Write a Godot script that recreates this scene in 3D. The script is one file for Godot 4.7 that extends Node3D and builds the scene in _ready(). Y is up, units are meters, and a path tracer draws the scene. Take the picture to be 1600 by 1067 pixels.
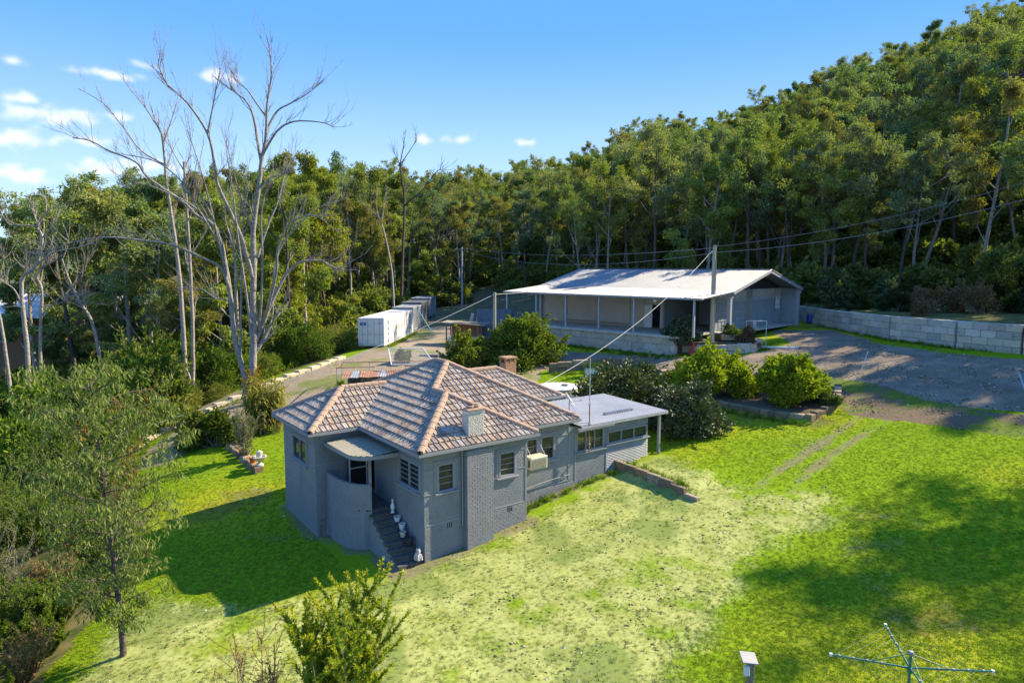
extends Node3D
# ---------------------------------------------------------------- frame of reference
const CAM_H := 10.7
const FOC := 1067.0
const TILT := 0.11058
var rng := RandomNumberGenerator.new()
var mats := {}
var names := {}
var house_basis := Basis(Vector3.UP, deg_to_rad(36.0))
var house_origin := Vector3(-3.277, 0, -23.69)
var shed_basis := Basis(Vector3.UP, deg_to_rad(-45.0))
var shed_origin := Vector3(-0.5, 0, -68.0)

# mesh collector: every shape goes into arrays that become one ArrayMesh
class MB:
	var v := PackedVector3Array()
	var n := PackedVector3Array()
	var c := PackedColorArray()
	var uv := PackedVector2Array()
	var use_uv := false
	func tri(a: Vector3, b: Vector3, d: Vector3, col := Color.WHITE) -> void:
		var nn := (b - a).cross(d - a).normalized()
		v.push_back(a); v.push_back(d); v.push_back(b)
		for i in 3:
			n.push_back(nn); c.push_back(col)
	func quad(a: Vector3, b: Vector3, d: Vector3, e: Vector3, col := Color.WHITE) -> void:
		var nn := (b - a).cross(d - a).normalized()
		v.push_back(a); v.push_back(d); v.push_back(b)
		v.push_back(a); v.push_back(e); v.push_back(d)
		for i in 6:
			n.push_back(nn); c.push_back(col)
	func box(ce: Vector3, s: Vector3, b := Basis.IDENTITY, col := Color.WHITE) -> void:
		var h := s * 0.5
		var p := []
		for i in 8:
			p.push_back(ce + b * Vector3(h.x if i & 1 else -h.x, h.y if i & 2 else -h.y, h.z if i & 4 else -h.z))
		quad(p[4], p[5], p[7], p[6], col); quad(p[1], p[0], p[2], p[3], col)
		quad(p[5], p[1], p[3], p[7], col); quad(p[0], p[4], p[6], p[2], col)
		quad(p[6], p[7], p[3], p[2], col); quad(p[0], p[1], p[5], p[4], col)
	func bb(a: Vector3, b: Vector3, col := Color.WHITE) -> void:   # box from corner to corner
		box((a + b) * 0.5, (b - a).abs(), Basis.IDENTITY, col)
	func cbox(ce: Vector3, s: Vector3, ch := 0.02, b := Basis.IDENTITY, col := Color.WHITE) -> void:   # chamfered box, 44 triangles
		var h := s * 0.5
		var k := Vector3(h.x - ch, h.y - ch, h.z - ch)
		var P := func(x: float, y: float, z: float) -> Vector3: return ce + b * Vector3(x, y, z)
		for ax in 3:
			for sg in [-1.0, 1.0]:
				var a1 := (ax + 1) % 3
				var a2 := (ax + 2) % 3
				var q := []
				for cr in [[-1, -1], [1, -1], [1, 1], [-1, 1]]:
					var t := Vector3.ZERO
					t[ax] = h[ax] * sg; t[a1] = k[a1] * cr[0]; t[a2] = k[a2] * cr[1]
					q.push_back(P.call(t.x, t.y, t.z))
				if sg > 0: quad(q[0], q[1], q[2], q[3], col)
				else: quad(q[3], q[2], q[1], q[0], col)
			for s1 in [-1.0, 1.0]:
				for s2 in [-1.0, 1.0]:
					var b1 := (ax + 1) % 3
					var b2 := (ax + 2) % 3
					var t0 := Vector3.ZERO
					var t1 := Vector3.ZERO
					t0[b1] = h[b1] * s1; t0[b2] = k[b2] * s2; t1[b1] = k[b1] * s1; t1[b2] = h[b2] * s2
					var u0 := t0
					var u1 := t1
					t0[ax] = -k[ax]; t1[ax] = -k[ax]; u0[ax] = k[ax]; u1[ax] = k[ax]
					if s1 * s2 > 0: quad(P.call(t0.x, t0.y, t0.z), P.call(t1.x, t1.y, t1.z), P.call(u1.x, u1.y, u1.z), P.call(u0.x, u0.y, u0.z), col)
					else: quad(P.call(u0.x, u0.y, u0.z), P.call(u1.x, u1.y, u1.z), P.call(t1.x, t1.y, t1.z), P.call(t0.x, t0.y, t0.z), col)
		for sx in [-1.0, 1.0]:
			for sy in [-1.0, 1.0]:
				for sz in [-1.0, 1.0]:
					var a: Vector3 = P.call(h.x * sx, k.y * sy, k.z * sz)
					var d: Vector3 = P.call(k.x * sx, h.y * sy, k.z * sz)
					var e: Vector3 = P.call(k.x * sx, k.y * sy, h.z * sz)
					if sx * sy * sz > 0: tri(a, d, e, col)
					else: tri(a, e, d, col)
	func tube(pts: Array, rad: Array, sides := 6, col := Color.WHITE, caps := true) -> void:
		var cnt := pts.size()
		if cnt < 2: return
		var d0: Vector3 = (pts[1] - pts[0]).normalized()
		var side := d0.cross(Vector3.UP if absf(d0.y) < 0.9 else Vector3.RIGHT).normalized()
		var prev := []
		for i in cnt:
			var d: Vector3 = (pts[mini(i + 1, cnt - 1)] - pts[maxi(i - 1, 0)]).normalized()
			side = (side - d * side.dot(d)).normalized()
			var up := d.cross(side)
			var ring := []
			for k in sides:
				var a := TAU * k / sides
				ring.push_back(side * cos(a) + up * sin(a))
			if i > 0:
				for k in sides:
					var k2 := (k + 1) % sides
					var A: Vector3 = pts[i - 1] + prev[k] * rad[i - 1]
					var B: Vector3 = pts[i - 1] + prev[k2] * rad[i - 1]
					var Cc: Vector3 = pts[i] + ring[k2] * rad[i]
					var D: Vector3 = pts[i] + ring[k] * rad[i]
					v.push_back(A); v.push_back(Cc); v.push_back(B); v.push_back(A); v.push_back(D); v.push_back(Cc)
					n.push_back(prev[k]); n.push_back(ring[k2]); n.push_back(prev[k2]); n.push_back(prev[k]); n.push_back(ring[k]); n.push_back(ring[k2])
					for q in 6: c.push_back(col)
			prev = ring
			if caps and (i == 0 or i == cnt - 1) and rad[i] > 0.004:
				for k in range(1, sides - 1):
					var a0: Vector3 = pts[i] + ring[0] * rad[i]
					var a1: Vector3 = pts[i] + ring[k] * rad[i]
					var a2: Vector3 = pts[i] + ring[k + 1] * rad[i]
					if i == 0: tri(a0, a2, a1, col)
					else: tri(a0, a1, a2, col)
	func lathe(ce: Vector3, prof: Array, sides := 16, col := Color.WHITE) -> void:   # profile of (radius, height), bottom to top
		for i in range(prof.size() - 1):
			for k in sides:
				var a := TAU * k / sides
				var b := TAU * (k + 1) / sides
				var A := Vector3(cos(a), 0, -sin(a))
				var B := Vector3(cos(b), 0, -sin(b))
				var p0: Vector2 = prof[i]
				var p1: Vector2 = prof[i + 1]
				var q := [ce + A * p0.x + Vector3.UP * p0.y, ce + B * p0.x + Vector3.UP * p0.y, ce + B * p1.x + Vector3.UP * p1.y, ce + A * p1.x + Vector3.UP * p1.y]
				if p0.x < 0.0005: tri(q[0], q[2], q[3], col)
				elif p1.x < 0.0005: tri(q[0], q[1], q[2], col)
				else: quad(q[0], q[1], q[2], q[3], col)
	func leaf(p: Vector3, along: Vector3, across: Vector3, col: Color) -> void:   # a rhombus of two triangles, folded along its middle
		var nn := along.cross(across).normalized()
		var m := p + along * 0.45
		var a := m + across - nn * across.length() * 0.25
		var b := m - across - nn * across.length() * 0.25
		var t := p + along
		v.push_back(p); v.push_back(t); v.push_back(a)
		v.push_back(p); v.push_back(b); v.push_back(t)
		var n1 := (a - p).cross(t - p).normalized()
		var n2 := (t - p).cross(b - p).normalized()
		for i in 3:
			n.push_back(-n1 if false else n1); c.push_back(col)
		for i in 3:
			n.push_back(n2); c.push_back(col)
	func make() -> ArrayMesh:
		var arr := []
		arr.resize(Mesh.ARRAY_MAX)
		arr[Mesh.ARRAY_VERTEX] = v; arr[Mesh.ARRAY_NORMAL] = n; arr[Mesh.ARRAY_COLOR] = c
		if use_uv: arr[Mesh.ARRAY_TEX_UV] = uv
		var m := ArrayMesh.new()
		if v.size() > 0: m.add_surface_from_arrays(Mesh.PRIMITIVE_TRIANGLES, arr)
		return m

# ---------------------------------------------------------------- nodes
func numbered(called: String) -> String:
	if not names.has(called):
		names[called] = 0
		return called
	names[called] += 1
	return "%s_%03d" % [called, names[called]]
func thing(called: String, label: String, category: String, at := Vector3.ZERO, basis_ := Basis.IDENTITY, group := "") -> Node3D:
	var o := Node3D.new()
	o.name = numbered(called)
	add_child(o)
	o.transform = Transform3D(basis_, at)
	o.set_meta("label", label); o.set_meta("category", category)
	if group != "": o.set_meta("group", group)
	return o
func part(called: String, mb, m: Material, parent: Node) -> MeshInstance3D:
	var o := MeshInstance3D.new()
	o.name = called
	o.mesh = mb.make() if mb is MB else mb
	o.material_override = m
	parent.add_child(o, true)
	return o
func struct(called: String, mb: MB, m: Material) -> MeshInstance3D:
	var o := MeshInstance3D.new()
	o.name = numbered(called)
	o.mesh = mb.make(); o.material_override = m
	add_child(o)
	o.set_meta("kind", "structure")
	return o
func pt(px: float, py: float, z: float) -> Vector3:   # where the sight line through a picture point meets the plane at depth z
	var x := (px - 800.0) / FOC
	var y := -(py - 533.5) / FOC
	var d := Vector3(x, y * cos(TILT) - sin(TILT), -cos(TILT) - y * sin(TILT))
	return Vector3(0, CAM_H, 0) + d * (z / d.z)
func hw(u: float, v: float, h: float) -> Vector3:   # house plan to world
	return house_origin + house_basis * Vector3(u, h, -v)
func sw(s: float, t: float, h: float) -> Vector3:
	return shed_origin + shed_basis * Vector3(s, h, -t)

# ---------------------------------------------------------------- materials
func lin(r: float, g: float, b: float) -> Color:
	return Color(r, g, b).linear_to_srgb()
func noise_bytes(freq: float, seed_: int, size: int, oct := 4, kind := FastNoiseLite.TYPE_SIMPLEX_SMOOTH) -> PackedByteArray:
	var nz := FastNoiseLite.new()
	nz.noise_type = kind; nz.seed = seed_; nz.frequency = freq; nz.fractal_octaves = oct; nz.fractal_gain = 0.55
	var im := nz.get_seamless_image(size, size)
	im.convert(Image.FORMAT_L8)
	return im.get_data()
func ramp_tex(data: PackedByteArray, size: int, stops: Array, data2 := PackedByteArray(), mixin := 0.0) -> ImageTexture:   # stops: [position, linear Color]
	var lut := PackedByteArray()
	for i in 256:
		var t := i / 255.0
		var col: Color = stops[0][1]
		for k in range(stops.size() - 1):
			if t >= stops[k][0]:
				var f := clampf((t - stops[k][0]) / maxf(stops[k + 1][0] - stops[k][0], 0.001), 0, 1)
				col = stops[k][1].lerp(stops[k + 1][1], f)
		var s := col.linear_to_srgb()
		lut.push_back(clampi(int(s.r * 255), 0, 255)); lut.push_back(clampi(int(s.g * 255), 0, 255)); lut.push_back(clampi(int(s.b * 255), 0, 255))
	var out := PackedByteArray()
	out.resize(size * size * 3)
	var two := data2.size() == data.size()
	for i in size * size:
		var q := data[i]
		if two: q = clampi(int(lerpf(q, data2[i], mixin)), 0, 255)
		out[i * 3] = lut[q * 3]; out[i * 3 + 1] = lut[q * 3 + 1]; out[i * 3 + 2] = lut[q * 3 + 2]
	var im := Image.create_from_data(size, size, false, Image.FORMAT_RGB8, out)
	im.generate_mipmaps()
	return ImageTexture.create_from_image(im)
func normal_tex(data: PackedByteArray, size: int, strength := 4.0) -> ImageTexture:
	var im := Image.create_from_data(size, size, false, Image.FORMAT_L8, data)
	im.convert(Image.FORMAT_RGBA8)
	im.bump_map_to_normal_map(strength)
	return ImageTexture.create_from_image(im)
func M(key: String) -> StandardMaterial3D:
	return mats[key]
func plain(key: String, col: Color, rough := 0.8, metal := 0.0) -> StandardMaterial3D:
	var m := StandardMaterial3D.new()
	m.albedo_color = col.linear_to_srgb(); m.roughness = rough; m.metallic = metal
	m.vertex_color_use_as_albedo = true
	mats[key] = m
	return m
func tri_mat(key: String, tex: Texture2D, scale_: float, rough := 0.9, nrm: Texture2D = null, nscale := 1.0, world := false) -> StandardMaterial3D:
	var m := StandardMaterial3D.new()
	m.albedo_texture = tex; m.roughness = rough
	m.uv1_triplanar = true; m.uv1_world_triplanar = world
	m.uv1_scale = Vector3.ONE * scale_
	m.vertex_color_use_as_albedo = true
	if nrm:
		m.normal_enabled = true; m.normal_texture = nrm; m.normal_scale = nscale
	mats[key] = m
	return m
func tint(key: String, from: String, col: Color) -> StandardMaterial3D:
	var m: StandardMaterial3D = mats[from].duplicate()
	m.albedo_color = col
	mats[key] = m
	return m
func leafy(key: String, back: Color, rough := 0.6) -> StandardMaterial3D:
	var m := StandardMaterial3D.new()
	m.vertex_color_use_as_albedo = true
	m.roughness = rough
	m.cull_mode = BaseMaterial3D.CULL_DISABLED
	m.backlight_enabled = true; m.backlight = back
	mats[key] = m
	return m
func L(r: float, g: float, b: float) -> Color: return Color(r, g, b)
func make_materials() -> void:
	var na := noise_bytes(0.02, 3, 256)
	var nb := noise_bytes(0.06, 11, 256, 5)
	var nc := noise_bytes(0.16, 19, 256, 3)
	var nd := noise_bytes(0.008, 5, 256, 5)
	var bumpy := normal_tex(nb, 256, 5.0)
	var fine := normal_tex(nc, 256, 5.0)
	tri_mat("wall", ramp_tex(nb, 256, [[0.1, L(.17, .185, .205)], [0.5, L(.215, .23, .252)], [0.9, L(.25, .262, .28)]], nd, 0.6), 0.35, 0.62, fine, 0.25)
	tri_mat("brickpaint", ramp_tex(nc, 256, [[0.1, L(.18, .19, .21)], [0.5, L(.25, .26, .28)], [0.95, L(.30, .31, .325)]], nd, 0.4), 0.6, 0.6, fine, 0.6)
	tri_mat("joint", ramp_tex(nc, 256, [[0.1, L(.10, .11, .125)], [0.9, L(.16, .17, .19)]]), 0.8, 0.85)
	tri_mat("trim", ramp_tex(nb, 256, [[0.1, L(.22, .235, .255)], [0.9, L(.30, .31, .33)]]), 0.7, 0.5)
	tri_mat("white", ramp_tex(nb, 256, [[0.05, L(.45, .46, .46)], [0.4, L(.66, .67, .67)], [0.9, L(.74, .75, .75)]], nd, 0.5), 0.5, 0.5)
	tri_mat("tile", ramp_tex(nb, 256, [[0.15, L(.085, .07, .056)], [0.36, L(.25, .197, .152)], [0.5, L(.40, .335, .277)], [0.68, L(.56, .515, .455)], [0.9, L(.22, .215, .20)]], na, 0.45), 0.55, 0.9, fine, 0.5, true)
	for i in 5: tint("tile%d" % i, "tile", [Color(1, 1, 1), Color(.9, .88, .86), Color(1, .93, .85), Color(.82, .8, .8), Color(1, .97, .95)][i])
	tri_mat("cap", ramp_tex(nb, 256, [[0.15, L(.18, .11, .07)], [0.45, L(.38, .25, .165)], [0.75, L(.44, .35, .27)], [0.95, L(.26, .25, .23)]], na, 0.4), 0.6, 0.9, fine, 0.4, true)
	tri_mat("deck", ramp_tex(nb, 256, [[0.1, L(.05, .04, .035)], [0.9, L(.1, .08, .07)]]), 0.5, 0.95)
	tri_mat("zinc", ramp_tex(nb, 256, [[0.1, L(.19, .195, .20)], [0.5, L(.26, .265, .27)], [0.9, L(.32, .325, .33)]], nd, 0.6), 0.15, 0.55)
	mats["zinc"].metallic = 0.2
	tri_mat("palezinc", ramp_tex(nb, 256, [[0.1, L(.27, .28, .29)], [0.9, L(.41, .42, .43)]], nd, 0.6), 0.2, 0.6)
	tri_mat("zincdull", ramp_tex(nb, 256, [[0.1, L(.20, .22, .24)], [0.5, L(.30, .32, .34)], [0.9, L(.38, .39, .40)]], nd, 0.5), 0.3, 0.55)
	tri_mat("darkzinc", ramp_tex(nb, 256, [[0.1, L(.07, .08, .09)], [0.9, L(.16, .175, .19)]], nd, 0.5), 0.3, 0.6)
	tri_mat("shedwall", ramp_tex(nb, 256, [[0.1, L(.42, .385, .33)], [0.9, L(.56, .52, .45)]], nd, 0.6), 0.2, 0.8)
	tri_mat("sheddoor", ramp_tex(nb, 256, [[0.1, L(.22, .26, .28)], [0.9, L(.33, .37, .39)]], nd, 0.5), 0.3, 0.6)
	tri_mat("steel", ramp_tex(nb, 256, [[0.1, L(.30, .33, .36)], [0.9, L(.42, .45, .48)]]), 0.6, 0.5)
	tri_mat("concrete", ramp_tex(nb, 256, [[0.1, L(.24, .22, .175)], [0.38, L(.49, .455, .385)], [0.9, L(.61, .57, .49)]], nd, 0.45), 0.35, 0.95, bumpy, 0.6)
	tint("kerb0", "concrete", Color(1, .96, .88))
	for i in 5: tint("block%d" % i, "concrete", [Color(1, 1, 1), Color(.92, .92, .92), Color(1, .97, .92), Color(.86, .86, .85), Color(.96, .95, .92)][i])
	tri_mat("sandstone", ramp_tex(nb, 256, [[0.1, L(.17, .12, .075)], [0.5, L(.36, .28, .19)], [0.9, L(.46, .38, .28)]], na, 0.45), 0.6, 0.95, bumpy, 0.8)
	for i in 4: tint("stone%d" % i, "sandstone", [Color(1, 1, 1), Color(.8, .79, .77), Color(.92, .88, .8), Color(.68, .67, .63)][i])
	tri_mat("timber", ramp_tex(nb, 256, [[0.1, L(.12, .10, .08)], [0.9, L(.30, .26, .21)]]), 0.9, 0.9, bumpy, 0.5)
	tri_mat("pole", ramp_tex(nb, 256, [[0.1, L(.32, .29, .2)], [0.9, L(.52, .48, .36)]]), 0.9, 0.9, bumpy, 0.5)
	tri_mat("rust", ramp_tex(nb, 256, [[0.1, L(.16, .06, .03)], [0.5, L(.32, .14, .08)], [0.8, L(.42, .30, .25)], [0.95, L(.5, .5, .5)]], na, 0.4), 0.6, 0.85)
	tri_mat("asbestos", ramp_tex(nc, 256, [[0.1, L(.09, .085, .06)], [0.5, L(.28, .26, .19)], [0.9, L(.44, .41, .33)]], nb, 0.5), 0.8, 0.95, bumpy, 0.8)
	tri_mat("plaster", ramp_tex(nb, 256, [[0.1, L(.25, .23, .19)], [0.45, L(.5, .48, .43)], [0.9, L(.62, .60, .56)]], na, 0.4), 0.9, 0.95, bumpy, 0.8)
	tri_mat("redbrick", ramp_tex(nb, 256, [[0.1, L(.14, .07, .04)], [0.5, L(.36, .2, .12)], [0.8, L(.45, .33, .14)], [0.95, L(.4, .36, .3)]], na, 0.35), 0.9, 0.9, bumpy, 0.6)
	tri_mat("step", ramp_tex(nb, 256, [[0.1, L(.035, .035, .03)], [0.5, L(.09, .085, .075)], [0.9, L(.19, .18, .16)]], na, 0.4), 0.8, 0.95, bumpy, 0.8)
	tri_mat("deadwood", ramp_tex(nb, 256, [[0.1, L(.10, .09, .08)], [0.45, L(.24, .22, .20)], [0.85, L(.40, .375, .35)]], na, 0.4), 0.35, 0.85, bumpy, 0.5)
	tri_mat("palebark", ramp_tex(nb, 256, [[0.1, L(.12, .09, .07)], [0.4, L(.30, .26, .22)], [0.9, L(.46, .42, .37)]], na, 0.5), 0.3, 0.9, bumpy, 0.5)
	tri_mat("darkbark", ramp_tex(nb, 256, [[0.1, L(.035, .03, .025)], [0.6, L(.11, .09, .075)], [0.95, L(.22, .18, .15)]], na, 0.4), 0.3, 0.95, bumpy, 0.7)
	tri_mat("forestfloor", ramp_tex(nb, 256, [[0.1, L(.06, .05, .03)], [0.4, L(.13, .11, .06)], [0.6, L(.10, .13, .04)], [0.85, L(.24, .19, .11)]], nd, 0.45), 0.11, 0.98, bumpy, 1.0, true)
	tri_mat("soil", ramp_tex(nb, 256, [[0.1, L(.05, .035, .022)], [0.9, L(.16, .12, .08)]]), 0.5, 0.98, bumpy, 1.0, true)
	tri_mat("container", ramp_tex(nb, 256, [[0.1, L(.34, .32, .28)], [0.3, L(.58, .59, .59)], [0.9, L(.68, .69, .69)]], nd, 0.5), 0.3, 0.45)
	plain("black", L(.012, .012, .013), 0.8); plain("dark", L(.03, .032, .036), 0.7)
	plain("glassdark", L(.02, .024, .028), 0.06); mats["glassdark"].metallic_specular = 0.8
	var gl := plain("glass", L(.03, .04, .045), 0.04)
	gl.transparency = BaseMaterial3D.TRANSPARENCY_ALPHA
	gl.albedo_color.a = 0.62
	plain("curtain", L(.5, .47, .38), 0.9); plain("roomtan", L(.34, .21, .11), 0.9)
	plain("cream", L(.60, .55, .40), 0.5); plain("grille", L(.10, .11, .11), 0.6)
	plain("blue", L(.02, .05, .28), 0.4); plain("green", L(.03, .17, .12), 0.4); plain("teal", L(.05, .35, .42), 0.5)
	plain("red", L(.45, .03, .03), 0.5); plain("orange", L(.5, .13, .03), 0.6)
	plain("tarp", L(.30, .42, .55), 0.5); plain("wire", L(.45, .46, .46), 0.5); plain("darkwire", L(.12, .14, .17), 0.5)
	plain("logo", L(.02, .12, .30), 0.5); plain("greyprint", L(.30, .31, .32), 0.6)
	plain("netting", L(.018, .02, .02), 0.9)
	leafy("leaf", Color(.82, .9, .42), 0.85); leafy("leafdry", Color(.4, .32, .16), 0.9); leafy("glossleaf", Color(.45, .55, .16), 0.45); leafy("grass", Color(.7, .85, .12), 0.95)
	for k in ["leaf", "leafdry", "grass"]: mats[k].metallic_specular = 0.25
# ---------------------------------------------------------------- the lie of the land: radial basis surface through surveyed points
var cp_x := PackedFloat64Array()
var cp_z := PackedFloat64Array()
var cp_w := PackedFloat64Array()
var pl := [0.0, 0.0, 0.0]
func survey() -> void:
	var P := []
	for a in [[.3, .3, -.2], [5, .3, .41], [8, 1.3, .85], [10.3, 1.3, 1.2], [14, 1.3, 1.4], [-1.85, 5.5, -.45], [-1.85, 9.5, -.35], [4, 10, .9], [11, 10.5, 2.0], [14, 6, 1.7]]:
		var w := hw(a[0], a[1], 0)
		P.push_back([w.x, w.z, a[2]])
	for a in [[370, 973, -.5], [280, 830, -.6], [700, 1060, -.5], [1000, 1000, -.1], [1430, 1067, 0], [1600, 1000, .3], [1200, 850, .6], [1070, 790, .95], [1400, 800, 1.1], [1600, 800, 1.3], [1300, 700, 1.9], [1100, 720, 1.6], [1600, 690, 2.4], [1262, 665, 2.1], [1090, 640, 2.2], [1400, 640, 2.9], [1320, 600, 3.2], [1590, 640, 3.1], [1480, 600, 3.7], [1200, 570, 3.5], [1050, 552, 3.6], [850, 535, 3.5], [1300, 545, 4.3], [1240, 506, 5.0], [1300, 513, 5.0], [1400, 531, 5.0], [1500, 544, 5.0], [1600, 553, 5.0], [1200, 530, 4.4], [880, 590, 2.4], [700, 540, 3.0], [600, 541, 3.3], [648, 520, 3.4], [560, 560, 2.9], [480, 610, 1.9], [410, 660, .7], [330, 740, .1], [270, 690, .4], [440, 740, .0], [300, 655, .7], [345, 638, 1.0], [245, 690, .2], [440, 597, 2.1], [215, 720, -.3], [760, 500, 3.6], [700, 480, 4.0], [1010, 500, 4.5]]:
		var x: float = (a[0] - 800.0) / FOC
		var y: float = -(a[1] - 533.5) / FOC
		var d := Vector3(x, y * cos(TILT) - sin(TILT), -cos(TILT) - y * sin(TILT))
		var k: float = (a[2] - CAM_H) / d.y
		P.push_back([d.x * k, d.z * k, a[2]])
	P.append_array([[-20, -30, -1.5], [-28, -30, -4], [-30, -46, -3], [-16, -18, -1.8], [-22, -15, -4], [-12, -12, -1.4], [-35, -60, -3.0], [-26, -75, 0], [-55, -70, -3], [-60, -30, -6], [-20, -95, 3.5], [-60, -110, 3], [0, -5, -1], [20, -5, 0], [0, 10, -2], [40, -10, 2], [30, -30, 3], [0, -110, 6], [30, -110, 10], [0, -150, 11], [-60, -160, 10], [60, -160, 30], [0, -220, 23], [80, -220, 45], [-100, -220, 16], [40, -75, 7.5], [55, -75, 11], [72, -100, 27], [50, -110, 18], [60, -60, 14], [80, -60, 23], [100, -100, 38], [45, -45, 7.2], [60, -30, 13], [120, -160, 55]])
	var n := P.size()
	var N := n + 3
	var A := []
	for i in N:
		var row := PackedFloat64Array()
		row.resize(N + 1)
		A.push_back(row)
	for i in n:
		for j in n:
			A[i][j] = sqrt(pow(P[i][0] - P[j][0], 2) + pow(P[i][1] - P[j][1], 2) + 36.0) - (0.3 if i == j else 0.0)
		A[i][n] = 1.0; A[i][n + 1] = P[i][0]; A[i][n + 2] = P[i][1]
		A[n][i] = 1.0; A[n + 1][i] = P[i][0]; A[n + 2][i] = P[i][1]
		A[i][N] = P[i][2]
	for col in N:
		var best := col
		for r in range(col + 1, N):
			if absf(A[r][col]) > absf(A[best][col]): best = r
		var tmp = A[col]; A[col] = A[best]; A[best] = tmp
		var prow: PackedFloat64Array = A[col]
		for r in range(col + 1, N):
			var rr: PackedFloat64Array = A[r]
			var f := rr[col] / prow[col]
			if f != 0.0:
				for k in range(col, N + 1): rr[k] -= f * prow[k]
				A[r] = rr
	var X := PackedFloat64Array()
	X.resize(N)
	for i in range(N - 1, -1, -1):
		var s: float = A[i][N]
		for k in range(i + 1, N): s -= A[i][k] * X[k]
		X[i] = s / A[i][i]
	for i in n:
		cp_x.push_back(P[i][0]); cp_z.push_back(P[i][1]); cp_w.push_back(X[i])
	pl = [X[n], X[n + 1], X[n + 2]]
const WALL := [Vector2(29.7, -71.0), Vector2(29.6, -62.8), Vector2(29.9, -52.9), Vector2(31.4, -47.5), Vector2(33.5, -44.3), Vector2(38.5, -39.5), Vector2(46, -35)]
const BED := [Vector2(10.9, -45.8), Vector2(12.4, -39.9), Vector2(14.4, -37.7), Vector2(16.2, -36.3), Vector2(18.6, -38.0), Vector2(20.3, -41.5), Vector2(15.5, -45.5)]
func behind_wall(x: float, z: float) -> float:   # metres behind the face of the retaining wall, negative in front
	if z < -71.0: return x - 29.7
	var best := 1e9
	var side := 1.0
	for i in range(WALL.size() - 1):
		var a: Vector2 = WALL[i]
		var b: Vector2 = WALL[i + 1]
		var p := Vector2(x, z)
		var q := Geometry2D.get_closest_point_to_segment(p, a, b)
		var d := p.distance_to(q)
		if d < best:
			best = d
			side = signf((b - a).cross(p - a)) * -1.0
	return best * side
func raw_ground(x: float, z: float) -> float:
	var h: float = pl[0] + pl[1] * x + pl[2] * z
	for i in cp_x.size():
		var dx := cp_x[i] - x
		var dz := cp_z[i] - z
		h += cp_w[i] * sqrt(dx * dx + dz * dz + 36.0)
	return h
func ground(x: float, z: float) -> float:
	var h := raw_ground(x, z)
	if x > 20 and z > -80 and z < -20:
		var b := behind_wall(x, z)
		if b > 0.0:
			var lift := maxf(0.0, 6.75 + 0.02 * b - h)
			h += lift * smoothstep(0.1, 0.5, b) * smoothstep(-80.0, -71.0, z) * smoothstep(-22.0, -34.0, z)
	if x > 9 and x < 22 and z < -34 and z > -48:
		if Geometry2D.is_point_in_polygon(Vector2(x, z), PackedVector2Array(BED)): h += 0.3
	var q := house_basis.inverse() * (Vector3(x, 0, z) - house_origin)
	if q.x > 11.05 and q.x < 15.5 and q.z < 3.1 and q.z > -1.0:
		h += 0.26 * (1.0 - smoothstep(12.5, 15.5, q.x)) * (1.0 - smoothstep(2.6, 3.1, q.z))
	return h
const NX0 := -34.0
const NX1 := 40.0
const NZ0 := -82.0
const NZ1 := -8.0
var GS := 1120
var zone := {}     # masks of 256 x 256 over the near ground
func inside(poly: Array) -> PackedByteArray:
	var pp := PackedVector2Array(poly)
	var lo := Vector2(1e9, 1e9)
	var hi := -lo
	for q in pp:
		lo = lo.min(q); hi = hi.max(q)
	var out := PackedByteArray()
	out.resize(256 * 256)
	for j in 256:
		var z := lerpf(NZ0, NZ1, (j + 0.5) / 256.0)
		if z < lo.y or z > hi.y: continue
		for i in 256:
			var x := lerpf(NX0, NX1, (i + 0.5) / 256.0)
			if x >= lo.x and x <= hi.x and Geometry2D.is_point_in_polygon(Vector2(x, z), pp): out[j * 256 + i] = 255
	return out
func near_line(lines: Array, half: float, soft: float) -> PackedByteArray:
	var out := PackedByteArray()
	out.resize(256 * 256)
	for ln in lines:
		for k in range(ln.size() - 1):
			var a: Vector2 = ln[k]
			var b: Vector2 = ln[k + 1]
			var m := half + soft
			var i0 := clampi(int((minf(a.x, b.x) - m - NX0) / (NX1 - NX0) * 256), 0, 255)
			var i1 := clampi(int((maxf(a.x, b.x) + m - NX0) / (NX1 - NX0) * 256) + 1, 0, 255)
			var j0 := clampi(int((minf(a.y, b.y) - m - NZ0) / (NZ1 - NZ0) * 256), 0, 255)
			var j1 := clampi(int((maxf(a.y, b.y) + m - NZ0) / (NZ1 - NZ0) * 256) + 1, 0, 255)
			for j in range(j0, j1 + 1):
				for i in range(i0, i1 + 1):
					var p := Vector2(lerpf(NX0, NX1, (i + 0.5) / 256.0), lerpf(NZ0, NZ1, (j + 0.5) / 256.0))
					var d := p.distance_to(Geometry2D.get_closest_point_to_segment(p, a, b))
					var w := int(255 * (1.0 - smoothstep(half, half + soft, d)))
					if w > out[j * 256 + i]: out[j * 256 + i] = w
	return out
func up(m: PackedByteArray) -> PackedByteArray:
	var im := Image.create_from_data(256, 256, false, Image.FORMAT_L8, m)
	im.resize(GS, GS, Image.INTERPOLATE_CUBIC)
	return im.get_data()
func zone_at(key: String, x: float, z: float) -> float:
	var i := int((x - NX0) / (NX1 - NX0) * 256)
	var j := int((z - NZ0) / (NZ1 - NZ0) * 256)
	if i < 0 or j < 0 or i > 255 or j > 255: return 0.0
	return zone[key][j * 256 + i] / 255.0
var hh := PackedFloat32Array()      # heights of the near sheet
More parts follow.
